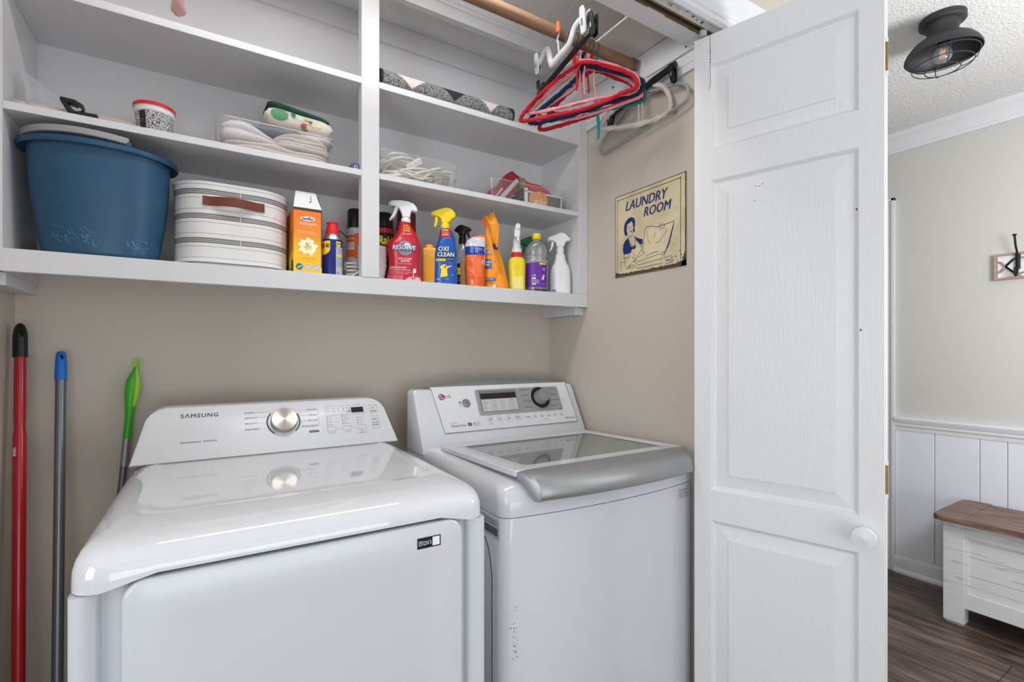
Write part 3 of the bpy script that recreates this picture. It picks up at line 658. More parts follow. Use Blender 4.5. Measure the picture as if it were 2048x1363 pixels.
pb, _ = dial(Sp, 0.7815, 0.1460, [(0.0160, 0), (0.0160, 0.002), (0.0145, 0.003), (0.0142, 0.0015), (0.0120, 0.0045), (0.0, 0.0052)], SILVER, 'power_button', wa, 36, ang=40)
Spb = Swf(0.0095); MB().ringd(Spb, 0.7815, 0.1460, 0.0042, 0.0052, INK, PI*.65, PI*2.35, 20).line(Spb, [(0.7815, 0.146), (0.7815, 0.1525)], 0.001, INK).build('power_mark', pb, flat=True)
# stickers on the washer cabinet
Sl = plane_S((0.5895, 0, 0), (0, -1, 0), (0, 0, 1), 0.0003)
STK = mat('sticker paper', (188, 190, 194), 0.4)
mb = MB().patch(Sl, -1.105, -1.018, 0.787, 0.8335, STK); y = -1.103; Sl2 = plane_S((0.5895, 0, 0), (0, -1, 0), (0, 0, 1), 0.0007)
while y < -1.022:
    wd = random.choice((0.0008, 0.0014, 0.0022)); mb.patch(Sl2, y, y+wd, 0.793, 0.812, INK); y += wd+random.choice((0.0008, 0.0014))
for z in (0.817, 0.824): mb.text(Sl2, 'SERIAL NO. 207KWXD4' if z < .82 else 'MODEL WT5070CW', -1.0615, z, 0.0045, INK, w=0.07)
mb.build('barcode_sticker', wa, flat=True, label='silver barcode sticker')
def wfront(x, z): return Vector((x, 1.000-0.032*(1-((x-(A0+A1)/2)/((A1-A0)/2))**2)-0.0005, z))
def wfront2(x, z): return wfront(x, z)+Vector((0, -0.0004, 0))
mb = MB().patch(wfront, 1.195, 1.255, 0.795, 0.829, mat('clear label film', (205, 208, 212), 0.3), 6, 1).frame(wfront2, 1.200, 1.253, 0.800, 0.818, 0.0006, INK2)
for z in (0.8125, 0.8065, 0.8010): mb.text(wfront2, 'Water Supply  LG Electronics', 1.226, z, 0.0030, INK, w=0.046)
mb.text(wfront2, 'Washing Machine Notice', 1.224, 0.8215, 0.0040, INK, w=0.05).line(wfront2, [(1.222, 0.800), (1.222, 0.818)], 0.0005, INK2)
mb.build('notice_label', wa, flat=True, label='clear notice label with fine print')
mb = MB()
for k in range(26):
    z = 0.50+random.random()**2*0.14; x = 0.622+random.gauss(0, 0.006); q = random.uniform(.0006, .0020); mb.patch(wfront2, x, x+q, z, z+q*1.4, SEAM)
mb.build('rust_specks', wa, flat=True)['kind'] = 'stuff'
mb = MB(); mb.tube(smooth_path([(0.5893, 1.20, 0.79), (0.5893, 1.09, 0.775), (0.5893, 1.055, 0.71), (0.5893, 1.05, 0.60), (0.5893, 1.05, 0.1)]), 0.0012, SEAM, 6).build('side_crease', wa)

# ------------------------------------------------------------------ bifold door, folded open
bd = thing('door_1', 'white painted bifold closet door folded open beside the washer', 'door', (1.23, 0.953, 0)); bd['kind'] = 'structure'
def leaf(A, B, thick, name, front):
    A, B = Vector((A[0], A[1], 0)), Vector((B[0], B[1], 0)); u = (B-A); Wd = u.length; u.normalize(); zt, zb = 2.170, 0.02
    n = u.cross(Vector((0, 0, 1)))      # looks at the camera
    def P(x, z, d): return A+u*x+n*(-d)+Vector((0, 0, z))
    mb = MB(); ox0, ox1 = 0.0475, Wd-0.050
    pan = [(1.834, 2.082), (0.838, 1.744), (0.20, 0.750)]
    def q(x0, x1, z0, z1): mb.add([P(x0, z0, 0), P(x1, z0, 0), P(x1, z1, 0), P(x0, z1, 0)], [(0, 1, 2, 3)], DOORW)
    q(0, ox0, zb, zt); q(ox1, Wd, zb, zt)
    zz = [zt]+[v for p in pan for v in (p[1], p[0])]+[zb]
    for k in range(0, len(zz), 2): q(ox0, ox1, zz[k+1], zz[k])
    for z0, z1 in pan:
        rs = []
        for ins, d in ((0, 0), (0.002, 0.0015), (0.009, 0.0095), (0.0125, 0.0105), (0.0475, 0.0055), (0.0485, 0.0028), (0.050, 0.0025)):
            rs.append([P(ox0+ins, z0+ins, d), P(ox1-ins, z0+ins, d), P(ox1-ins, z1-ins, d), P(ox0+ins, z1-ins, d)])
        mb.rings(rs, DOORW, False, True)
    # edges and back
    c = [P(0, zb, 0), P(Wd, zb, 0), P(Wd, zt, 0), P(0, zt, 0)]; d = [P(0, zb, thick), P(Wd, zb, thick), P(Wd, zt, thick), P(0, zt, thick)]
    mb.add(c+d, [(0, 4, 5, 1), (1, 5, 6, 2), (2, 6, 7, 3), (3, 7, 4, 0), (7, 6, 5, 4)], DOORW)
    o = mb.build(name, bd, flat=True); return o, P, Wd
l1, P1, W1 = leaf((1.2295, 0.953), (1.3645, 0.5213), 0.030, 'door_leaf', True)
u1 = Vector((1.3645-1.2295, 0.5213-0.953, 0)).normalized(); n1 = u1.cross(Vector((0, 0, 1)))
l2, P2, W2 = leaf((1.292, 0.952), (1.4020, 0.5325), 0.030, 'door_leaf', True)
# knob on the leading leaf
Mk = Matrix((u1, Vector((0, 0, 1)), n1)).transposed().to_4x4(); Mk.translation = P1(0.415, 0.797, 0)
MB().lathe([(0.012, 0), (0.010, 0.012), (0.012, 0.020), (0.0245, 0.026), (0.0265, 0.030), (0.0255, 0.034), (0.016, 0.0365), (0.007, 0.0375), (0.004, 0.0395), (0.0, 0.040)], DOORW, 36, M=Mk).build('door_knob', bd, ang=50)
for z in (1.957, 0.932):
    mb = MB()
    Mh = Mk.copy(); Mh.translation = P1(W1+0.001, z, 0.030)
    mb.lathe([(0.0042, -0.036), (0.0042, 0.036)], GOLD, 12, M=Mh @ Matrix.Rotation(PI/2, 4, 'X'))
    for k in (-0.040, 0.040): mb.lathe([(0.0046, k-0.005), (0.0046, k+0.005)], DOORW, 12, M=Mh @ Matrix.Rotation(PI/2, 4, 'X'))
    mb.build('hinge', bd)
# split in the stile near the top corner, nicks in the paint
CRK = mat('dark crack', (70, 50, 42), 0.9)
Sdoor = lambda x, z: P1(x, z, -0.0004)
mb = MB(); mb.line(Sdoor, [(0.0455, 2.170), (0.0470, 2.12), (0.0462, 2.07), (0.0468, 2.03), (0.043, 2.01)], 0.0010, CRK)
for k in range(10): z = 2.165-0.008*k; mb.line(Sdoor, [(0.0455+random.uniform(-.0004, .0004), z), (0.0462, z-0.005)], 0.0026*random.random(), mat('raw wood', (170, 110, 80), 0.8))
for x, z in ((0.168, 1.7), (0.178, 1.698), (0.186, 1.702), (0.398, 1.592), (0.406, 1.295), (0.166, 1.66)): mb.disc(Sdoor, x, z, 0.0018, 0.0030 if x > .3 else 0.0011, CRK, 8, 1)
mb.build('paint_crack', l1, flat=True)
mb = MB().box(XL+0.01, XR-0.01, 0.930, 0.9315, 2.2005, 2.228, GALV).box(XL+0.01, XR-0.01, 0.9475, 0.949, 2.2005, 2.228, GALV).box(XL+0.01, XR-0.01, 0.930, 0.949, 2.2265, 2.228, GALV)
mb.box(XL+0.01, XR-0.01, 0.9290, 0.9325, 2.1985, 2.2015, GOLD).box(XL+0.01, XR-0.01, 0.9465, 0.9500, 2.1985, 2.2015, GOLD).build('track', bd)
mb = MB().lathe([(0.0075, 2.182), (0.0105, 2.184), (0.0110, 2.190), (0.0110, 2.202), (0.0075, 2.204)], mat('nylon roller', (190, 192, 194), 0.35), 24, c=(1.252, 0.9395))
mb.lathe([(0.003, 2.17), (0.003, 2.184), (0.006, 2.185)], STEEL, 12, c=(1.252, 0.9395)).build('guide_roller', bd)

# ------------------------------------------------------------------ things on the shelves: helpers
def interp(secs, k=5):
    """smooth (z,a,b,cx) sections"""
    P = secs; out = []
    for i in range(len(P)-1):
        a, b, c, d = P[max(i-1, 0)], P[i], P[i+1], P[min(i+2, len(P)-1)]
        kk = 1 if abs(c[0]-b[0]) < 0.003 else k
        for j in range(kk):
            t = j/kk; q = []
            for e in range(4):
                v = 0.5*((2*b[e])+(c[e]-a[e])*t+(2*a[e]-5*b[e]+4*c[e]-d[e])*t*t+(3*b[e]-a[e]-3*c[e]+d[e])*t**3)
                q.append(v if kk > 1 else b[e]+(c[e]-b[e])*t)
            out.append(tuple(q))
    out.append(P[-1]); return out
def fnorm(s): return s if len(s) == 4 else (s[0], s[1], s[2], 0.0)
def bottle_body(secs, m, name, parent, p=2.4, n=40, cap=True, **k):
    secs = interp([fnorm(s) for s in secs]); rs = []
    for z, a, b, cx in secs:
        r = []
        for i in range(n):
            t = 2*PI*i/n; ct, st = math.cos(t), math.sin(t)
            r.append((cx+a*math.copysign(abs(ct)**(2/p), ct), b*math.copysign(abs(st)**(2/p), st), z))
        rs.append(r)
    mb = MB().rings(rs, m, True, cap); o = mb.build(name, parent, local=True, ang=50, **k)
    zs = [s[0] for s in secs]
    def S(x, z, e=0.0005):
        z = min(max(z, zs[0]), zs[-1]); i = 0
        while i < len(zs)-2 and zs[i+1] < z: i += 1
        t = (z-zs[i])/((zs[i+1]-zs[i]) or 1); a, b, cx = [secs[i][j]+(secs[i+1][j]-secs[i][j])*t for j in (1, 2, 3)]
        q = min(0.985, abs((x-cx)/a)); return Vector((x, -(b+e)*(1-q**p)**(1/p)-e, z))
    def at(e): return lambda x, z: S(x, z, e)
    return o, at
def cyl_S(R, cx=0, cy=0):
    """prints wrapped on a cylinder; x is measured along the surface from the front"""
    return lambda e: (lambda x, z: Vector((cx+(R+e)*math.sin(x/R), cy-(R+e)*math.cos(x/R), z)))
def face_cam(x, y, extra=0): return -math.atan2(x, y)+math.radians(extra)
def P2(pts, cx, cz, k, flip=1): return [(cx+flip*x*k, cz+z*k) for x, z in pts]
def trigger(parent, z0, head, lever, nozzle=None, th=0.024, cx=0, k=1.0, collar_r=0.0165, collar_h=0.028, flip=1, style=0):
    """spray head: ribbed collar, housing pointing to -x, lever and nozzle"""
    mb = MB(); prof = [(collar_r, z0), (collar_r, z0+collar_h*0.75), (collar_r*0.82, z0+collar_h), (collar_r*0.8, z0+collar_h+0.012)]
    mb.lathe(prof, head, 28, c=(cx, 0)).build('collar', parent, local=True, ang=40)
    zt = z0+collar_h+0.004
    if style == 0: hs = [(-0.052, 0.034), (-0.054, 0.046), (-0.050, 0.052), (-0.020, 0.055), (0.006, 0.053), (0.026, 0.046), (0.037, 0.034), (0.041, 0.020), (0.034, 0.017), (0.020, 0.022), (0.016, 0.010), (0.015, -0.004), (-0.012, -0.004), (-0.014, 0.010), (-0.022, 0.026), (-0.034, 0.033)]
    elif style == 1: hs = [(-0.042, 0.020), (-0.044, 0.030), (-0.040, 0.036), (-0.020, 0.044), (0.004, 0.050), (0.022, 0.046), (0.036, 0.030), (0.036, 0.018), (0.024, 0.010), (0.014, -0.004), (-0.014, -0.004), (-0.014, 0.008), (-0.024, 0.016)]
    else: hs = [(-0.040, 0.018), (-0.042, 0.032), (-0.018, 0.040), (0.000, 0.048), (0.018, 0.044), (0.036, 0.026), (0.038, 0.018), (0.020, 0.014), (0.014, -0.004), (-0.014, -0.004), (-0.015, 0.010), (-0.026, 0.018)]
    hs = P2(hs, cx, zt, k, flip)
    MB().prism(hs, -th/2, th/2, head, 'y').build('spray_head', parent, local=True, bevel=0.004, seg=3, ang=50)
    ls = {0: [(-0.036, 0.034), (-0.026, 0.030), (-0.030, 0.014), (-0.040, -0.004), (-0.053, -0.016), (-0.058, -0.014), (-0.046, 0.006)], 1: [(-0.036, 0.020), (-0.024, 0.014), (-0.028, -0.008), (-0.034, -0.022), (-0.040, -0.020), (-0.036, 0.000)], 2: [(-0.032, 0.018), (-0.022, 0.014), (-0.026, -0.004), (-0.036, -0.022), (-0.041, -0.021), (-0.034, -0.002)]}[style]
    MB().prism(P2(ls, cx, zt, k, flip), -th/3, th/3, lever, 'y').build('trigger', parent, local=True, bevel=0.0025, seg=2, ang=50)
    if nozzle:
        zx = {0: (-0.052, 0.042), 1: (-0.042, 0.028), 2: (-0.040, 0.025)}[style]
        M = Matrix.Translation((cx+flip*zx[0]*k, 0, zt+zx[1]*k)) @ Matrix.Rotation(-flip*PI/2, 4, 'Y')
        MB().lathe([(0.009*k, -0.004), (0.0095*k, 0.003), (0.008*k, 0.006)], nozzle, 16, M=M).build('nozzle', parent, local=True)

CLEARP = thin_glass('clear plastic', (244, 245, 247), 0.0, 0.05, 0.14)
CLEARP2 = thin_glass('clear plastic bin', (252, 252, 252), -0.01, 0.08, 0.06)

# ---- blue tub with grey handle
NAVYP = mat('blue plastic', (36, 78, 108), 0.4, vary=0.06, vscale=6)
SCUFF = mat('pale blue scuff', (92, 150, 188), 0.6)
GREYH = mat('grey handle plastic', (150, 152, 153), 0.5)
t = thing('plastic_tub', 'large blue plastic tub with a grey handle at the left end of the bottom shelf', 'tub', (-0.240, 1.632, BZ))
secs = [(0.0, 0.106, 0.078), (0.004, 0.112, 0.084), (0.02, 0.118, 0.088), (0.10, 0.131, 0.097), (0.18, 0.139, 0.104), (0.255, 0.143, 0.108), (0.268, 0.146, 0.110)]
o, at = bottle_body(secs, NAVYP, 'tub_body', t, 2.3, 56, cap=False)
mb = MB()
mb.rings([[(a*math.cos(q), b*math.sin(q), z) for q in [2*PI*i/56 for i in range(56)]] for a, b, z in ((0.146, 0.110, 0.266), (0.160, 0.121, 0.258), (0.1625, 0.1235, 0.262), (0.1625, 0.1235, 0.2695), (0.157, 0.118, 0.274), (0.144, 0.108, 0.274), (0.140, 0.105, 0.25))], NAVYP, False, False)
mb.build('rim', t, local=True, ang=50)
hp_ = []
for i in range(30):
    q = math.radians(190+105*i/29); hp_.append((0.152*math.cos(q), 0.114*math.sin(q)))
mb = MB(); rs = []
for i, (x, y) in enumerate(hp_):
    l = math.hypot(x, y); nx, ny = x/l, y/l; zz = 0.2775+0.004*math.sin(PI*i/29)
    rs.append([(x-nx*0.004, y-ny*0.004, zz), (x+nx*0.004, y+ny*0.004, zz), (x+nx*0.004, y+ny*0.004, zz+0.016), (x-nx*0.004, y-ny*0.004, zz+0.016)])
mb.rings(rs, GREYH).build('handle', t, local=True, bevel=0.002)
for q in (190, 295):
    x, y = 0.152*math.cos(math.radians(q)), 0.114*math.sin(math.radians(q)); MB().box(x-0.006, x+0.006, y-0.005, y+0.005, 0.270, 0.284, NAVYP).build('handle_bracket', t, local=True, bevel=0.002)
mb = MB(); S = at(0.0006)
for k in range(90):
    cx = random.choice((-0.078, -0.06, -0.045, -0.02, -0.008, 0.05, 0.075, 0.085)); x = cx+random.gauss(0, 0.009); z = 0.045+random.gauss(0, 0.010)-(0.01 if cx > .04 else 0)
    l = random.uniform(0.003, 0.011); a = random.uniform(-1.2, -0.4); mb.line(S, [(x, z), (x+l*math.cos(a), z+l*math.sin(a))], random.uniform(.0004, .0013), SCUFF)
for k in range(14): mb.disc(S, random.uniform(-.08, .09), random.uniform(.02, .22), 0.0009, 0.0009, SCUFF, 8, 1)
mb.build('scuff_marks', t, local=True, flat=True)['kind'] = 'stuff'

# ---- striped fabric basket
CLOTH = mat('white canvas', (224, 222, 220), 0.9, bump=0.15, bscale=400)
STR = mat('grey stripe canvas', (118, 118, 120), 0.9, bump=0.15, bscale=400)
LTH = mat('brown leather', (108, 52, 36), 0.55, bump=0.1, bscale=150)
t = thing('fabric_basket', 'round white fabric basket with grey stripes and a brown leather handle', 'basket', (0.0570, 1.670, BZ))
H = 0.228
def by(y): return H*(1-(y-105)/880.0)
edges = []
for base in (0, 255, 510, 765):
    for y0, y1 in ((132, 136), (180, 198), (202, 216), (220, 236), (270, 274)):
        a, b = by(y1+base), by(y0+base)
        if a > 0.001: edges.append((a, b))
zs = sorted({0.0, H, H-0.002, 0.0015, H*0.25, H*0.5, H*0.75}.union(*[set(e) for e in edges])); zs = [z for z in zs if z >= 0]
def bsk(z, k=1.0):
    s = 1+0.035*(max(0, z/H-0.8)/0.2)**2+0.03*(max(0, 0.10-z/H)/0.1)
    return rrect(-0.146*s*k, 0.140*s*k, -0.108*s*k, 0.112*s*k, 0.095, z, 10)
def stripe(i, k): zc = (zs[min(i, len(zs)-1)]+zs[min(i+1, len(zs)-1)])/2; return STR if any(a <= zc <= b for a, b in edges) else CLOTH
mb = MB().rings([bsk(z) for z in zs], CLOTH, True, False, mf=stripe)
mb.rings([bsk(H), [(x, y, z+0.001) for x, y, z in bsk(H, 0.985)], bsk(H, 0.97), bsk(0.01, 0.96)], CLOTH, False, True)
sk = mb.build('basket_body', t, local=True, ang=60)
MB().tube([(0.012, -0.1108 if z > H*.9 else -0.1082, z) for z in (0.002, H*0.3, H*0.6, H*0.8, H-0.002)], 0.0009, CLOTH, 6).build('seam', t, local=True)
mb = MB(); rs = []
for i in range(17):
    q = i/16; x = -0.078+0.150*q; y = -0.1098-0.018*max(0, math.sin(PI*min(1, max(0, (q-0.13)/0.74))))
    z = 0.176+0.0*q; rs.append([(x, y-0.0015, z-0.0125), (x, y+0.001, z-0.0125), (x, y+0.001, z+0.0125), (x, y-0.0015, z+0.0125)])
mb.rings(rs, LTH).build('handle', t, local=True, bevel=0.0008)
# ---- duster refill box
ORG = ramp_mat('orange box print', [(0.0, (242, 124, 26)), (1.0, (242, 124, 26))])
def grad_mat(name, z0, z1, stops, rough=0.4):
    m = bpy.data.materials.new(name); m.use_nodes = True; nt = m.node_tree; b = nt.nodes['Principled BSDF']
    tc = nt.nodes.new('ShaderNodeTexCoord'); sp = nt.nodes.new('ShaderNodeSeparateXYZ'); mr = nt.nodes.new('ShaderNodeMapRange')
    mr.inputs[1].default_value = z0; mr.inputs[2].default_value = z1; r = nt.nodes.new('ShaderNodeValToRGB'); e = r.color_ramp.elements
    while len(e) < len(stops): e.new(0.5)
    for q, (p, c) in zip(e, stops): q.position = p; q.color = tuple(lin(v) for v in c)+(1,)
    nt.links.new(tc.outputs['Object'], sp.inputs[0]); nt.links.new(sp.outputs[2], mr.inputs[0]); nt.links.new(mr.outputs[0], r.inputs[0]); nt.links.new(r.outputs[0], b.inputs['Base Color'])
    b.inputs['Roughness'].default_value = rough; return m
BOXP = grad_mat('orange to yellow box print', 0, 0.2, [(0, (250, 200, 30)), (0.35, (250, 190, 30)), (0.6, (243, 140, 28)), (1, (240, 118, 28))])
BRN = mat('dark brown card', (66, 52, 42), 0.5)
CARD = mat('white card', (222, 224, 228), 0.5); KRAFT = mat('brown kraft card', (150, 120, 90), 0.8)
t = thing('duster_box', 'tall orange and yellow box of duster refills with an open white top flap', 'box', (0.2455, 1.566, BZ), 0)
hw = 0.0400
MB().box(-hw, hw, 0, 0.150, 0, 0.196, BOXP).build('carton', t, local=True, bevel=0.0006)
MB().rings([[(-hw, 0.001, 0.196), (hw, 0.001, 0.196), (hw, 0.0018, 0.196), (-hw, 0.0018, 0.196)], [(-0.030, 0.026, 0.252), (0.026, 0.026, 0.252), (0.026, 0.027, 0.252), (-0.030, 0.027, 0.252)]], CARD).build('front_flap', t, local=True, flat=True)
MB().rings([[(hw-.0008, 0.002, 0.196), (hw, 0.002, 0.196), (hw, 0.146, 0.196), (hw-.0008, 0.146, 0.196)], [(hw-0.006, 0.03, 0.244), (hw-0.005, 0.03, 0.244), (hw-0.005, 0.10, 0.244), (hw-0.006, 0.10, 0.244)]], KRAFT).build('side_flap', t, local=True, flat=True)
Sb = plane_S((0, 0, 0), (1, 0, 0), (0, 0, 1), 0.0004); Sb2 = plane_S((0, 0, 0), (1, 0, 0), (0, 0, 1), 0.0009); Sb3 = plane_S((0, 0, 0), (1, 0, 0), (0, 0, 1), 0.0014)
mb = MB().patch(Sb, -hw, hw, 0.188, 0.196, BRN).patch(Sb, hw-0.0022, hw, 0.02, 0.19, BRN).patch(Sb, -hw, -hw+0.0008, 0.06, 0.19, BRN)
NV = mat('navy print', (28, 52, 120), 0.5); TEAL = mat('teal picture', (30, 120, 150), 0.5); YEL = mat('yellow print', (250, 214, 40), 0.5)
mb.disc(Sb, 0.000, 0.1645, 0.0205, 0.0075, mat('pale sky print', (222, 236, 226), 0.5)).text(Sb2, 'Swiffer', 0.000, 0.1600, 0.0100, NV, w=0.034, bold=0.04, shear=0.25)
mb.text(Sb, 'HEAVY DUTY', 0.000, 0.1450, 0.0070, WI, w=0.047, bold=0.02).text(Sb, 'DUSTERS', 0.000, 0.1370, 0.0045, YEL, w=0.026, bold=0.02)
mb.text(Sb, 'TRAPS & LOCKS 2X MORE DUST', -0.004, 0.1245, 0.0026, WI, w=0.052).text(Sb, 'LONG HANDLE SOLD SEPARATELY', 0.002, 0.1190, 0.0026, WI, w=0.056)
mb.line(Sb, [(0.018, 0.122), (0.0355, 0.122), (0.0355, 0.088), (0.022, 0.082)], 0.0004, BRN).line(Sb, [(0.028, 0.116), (0.028, 0.098)], 0.0005, BRN)
FLUF = mat('cream duster fluff', (250, 246, 214), 0.7); FLY = mat('yellow fluff', (248, 222, 90), 0.7)
random.seed(3)
pts = []
for i in range(60):
    a = 2*PI*i/60; r = 0.0235*(1+0.13*math.sin(9*a)+0.10*math.sin(5*a+1)+random.uniform(-.07, .07)); pts.append((r*math.cos(a)*1.05, 0.0815+r*math.sin(a)))
cpt = (0.0, 0.0815); mb.add([Sb2(*cpt)]+[Sb2(*p) for p in pts], [(0, 1+i, 1+(i+1) % 60) for i in range(60)], FLUF)
for i in range(46):
    a = random.uniform(0, 2*PI); r0 = random.uniform(0, .009); r1 = r0+random.uniform(.004, .011); mb.line(Sb3, [(r0*math.cos(a), 0.0815+r0*math.sin(a)), (r1*math.cos(a), 0.0815+r1*math.sin(a))], 0.0009, FLY)
mb.text(Sb, '6 LARGE DUSTER', 0.002, 0.0440, 0.0038, mat('orange print', (214, 120, 20), 0.5), w=0.042).text(Sb, 'REFILLS', 0.002, 0.038, 0.0026, MATS['orange print'])
for x, m_ in ((-0.0235, TEAL), (0.0005, STK), (0.0245, mat('pale lilac picture', (190, 186, 200), 0.5))): mb.disc(Sb, x, 0.0195, 0.0098, 0.0098, m_); mb.line(Sb2, [(x-0.005, 0.016), (x+0.006, 0.023)], 0.0022, WI)
# key-hole cut in the flap, side print
mb.line(lambda x, z: Vector((x, 0.0005+0.025*(z-.196)/.056, z)), [(0.011, 0.240), (0.0115, 0.222), (0.008, 0.216), (0.006, 0.221)], 0.0026, KRAFT)
Sx = plane_S((-hw, 0, 0), (0, -1, 0), (0, 0, 1), 0.0004)
mb.patch(Sx, -0.150, -0.0, 0.0, 0.040, BRN).text(plane_S((-hw, 0, 0), (0, -1, 0), (0, 0, 1), 0.0008), 'Swiffer', -0.022, 0.10, 0.018, BRN, w=0.060, rot=PI/2, bold=.03).disc(plane_S((-hw, 0, 0), (0, -1, 0), (0, 0, 1), 0.0009), -0.07, 0.035, 0.034, 0.030, FLY)
mb.build('carton_print', t, local=True, flat=True)

# ---- blue and yellow spray can
DBL = mat('dark blue can', (26, 40, 120), 0.3, metal=0.2); REDP = mat('red plastic', (214, 34, 46), 0.35)
ALU = mat('aluminium', (190, 190, 190), 0.3, metal=0.9)
t = thing('lubricant_can', 'short dark blue aerosol can with a yellow label and a red top', 'spray can', (0.3235, 1.600, BZ), face_cam(0.3235, 1.6, 16))
R = 0.0305
MB().lathe([(R-0.002, 0), (R, 0.002), (R, 0.112), (R-0.0015, 0.115)], DBL, 36).build('can_body', t, local=True, ang=40)
MB().lathe([(R-0.001, 0.1145), (R-0.005, 0.124), (0.0215, 0.132), (0.0195, 0.134)], ALU, 32).build('can_shoulder', t, local=True, ang=40)
MB().lathe([(0.0205, 0.132), (0.0205, 0.140), (0.0185, 0.150), (0.0165, 0.158), (0.0155, 0.164), (0.0175, 0.1685), (0.0165, 0.170), (0.011, 0.1655), (0.0, 0.165)], REDP, 28).build('nozzle_cap', t, local=True, ang=30)
MB().tube([(0.016, 0.0, 0.150), (0.035, 0.015, 0.148), (0.055, 0.03, 0.138)], 0.0014, BLACK, 6).build('straw', t, local=True)
Sc = cyl_S(R); mb = MB()
mb.strip(Sc(0.0009), [(0.066, -0.048, -0.030), (0.074, -0.048, -0.0185), (0.082, -0.048, -0.0155), (0.108, -0.048, -0.0155)], YEL).text(Sc(0.0014), 'WD-40', -0.0350, 0.086, 0.015, INK, w=0.034, bold=.04)
mb.patch(Sc(0.0005), 0.0015, 0.0280, 0.0, 0.0915, STK, 6, 1).strip(Sc(0.0005), [(0.092, 0.0070, 0.0150), (0.096, 0.0020, 0.0190), (0.108, 0.0020, 0.0190)], YEL).text(Sc(0.0010), 'WD-40', 0.0105, 0.0985, 0.0055, INK, w=0.014, bold=.04)
for k, z in enumerate((0.085, 0.080, 0.073, 0.055, 0.050, 0.045, 0.040, 0.035, 0.030)): mb.text(Sc(0.0010), 'LOOSENS RUSTED PARTS AND FREES' if k % 2 else 'STOPS SQUEAKS CLEANS AND', 0.0145, z, 0.0022, NV, w=0.022)
mb.patch(Sc(0.001), 0.003, 0.027, 0.061, 0.066, YEL, 5, 1).frame(Sc(0.001), 0.004, 0.010, 0.006, 0.013, 0.001, INK)
mb.build('can_print', t, local=True, flat=True)
# white extension cord bundle behind the post
WCORD = mat('white cord', (216, 212, 204), 0.5)
random.seed(5); pts = []
for k in range(30):
    a = k*0.95; pts.append((0.386+0.022*math.cos(a)+random.uniform(-.003, .003), 1.615+0.020*math.sin(a), BZ+0.006+0.0022*k*0.8))
o = MB().tube(smooth_path(pts), 0.0022, WCORD, 6).build('extension_cord'); tag(o, 'white extension cord bundled on the bottom shelf left of the upright', 'cord')
MB().box(0.369, 0.372, 1.572, 1.578, BZ, BZ+0.034, WCORD, M=Matrix.Translation((0.37, 1.575, BZ)) @ Matrix.Rotation(0.9, 4, 'Y') @ Matrix.Translation((-0.37, -1.575, -BZ))).build('plug', o)

def can(name, label, x, y, R, h, body, cap, caph, loc_rz=0, bands=(), capr=0.86, z=BZ):
    t = thing(name, label, 'spray can', (x, y, z), face_cam(x, y, loc_rz)); hb = h-caph
    MB().lathe([(R-0.002, 0), (R, 0.002), (R, hb-0.008), (R-0.004, hb)], body, 36).build('can_body', t, local=True, ang=40)
    MB().lathe([(R*capr, hb), (R*capr, h-0.008), (R*capr-0.004, h-0.002), (R*capr-0.008, h-0.0005), (R*capr*.5, h), (0, h)], cap, 32).build('cap', t, local=True, ang=40)
    return t
WLB = mat('off white label', (205, 205, 206), 0.4)
t = can('starch_can', 'tall spray can with a black cap and white and orange label, behind the upright', 0.4200, 1.700, 0.0285, 0.252, WLB, BLACK, 0.066, 0, capr=0.97)
Sc = cyl_S(0.0285); mb = MB(); ORP = mat('orange label', (224, 92, 36), 0.45)
for z0, z1 in ((0.135, 0.145), (0.085, 0.110), (0.150, 0.160)): mb.patch(Sc(0.0005), -0.045, 0.045, z0, z1, ORP, 16, 1)
mb.patch(Sc(0.0006), -0.005, 0.045, 0.08, 0.165, ORP, 16, 1)
for z in (0.172, 0.166, 0.128, 0.122, 0.116, 0.078, 0.072, 0.066, 0.060, 0.054, 0.048): mb.text(Sc(0.001), 'CAUTION READ LABEL', -0.022, z, 0.003, INK2, w=0.03)
mb.build('can_print', t, local=True, flat=True)
# stack of nested paper cups
CUP = mat('paper cup', (214, 206, 206), 0.7)
def mk_cup(x, y, z):
    o = MB().lathe([(0.0400, 0.0), (0.0405, 0.0), (0.0470, 0.043), (0.0485, 0.0440), (0.0485, 0.0465), (0.0465, 0.0460), (0.0458, 0.043), (0.0394, 0.003), (0, 0.003)], CUP, 40, cap=False).build('paper_cup')
    o.location = (x, y, z); return o
cup0 = mk_cup(0.461, 1.640, BZ); nc = 12; o = cup0; cups = []
cup0.rotation_euler = (PI, 0, 0)
for k in range(nc):
    c = cup0 if k == 0 else cup0.copy()
    if k: C.objects.link(c)
    c.rotation_euler = (0, 0, 0); c.location = (0.4575+0.0006*(k % 3), 1.640, BZ+0.0005+0.0063*k)
    tag(c, 'off-white paper cup, %s nested stack behind the upright' % ('bottom cup of the' if k == 0 else 'topmost of the' if k == nc-1 else ['second', 'third', 'fourth', 'fifth', 'sixth', 'seventh', 'eighth', 'ninth', 'tenth', 'eleventh'][k-1]+' from the bottom of the'), 'paper cup', 'nested stack of paper cups'); cups.append(c)
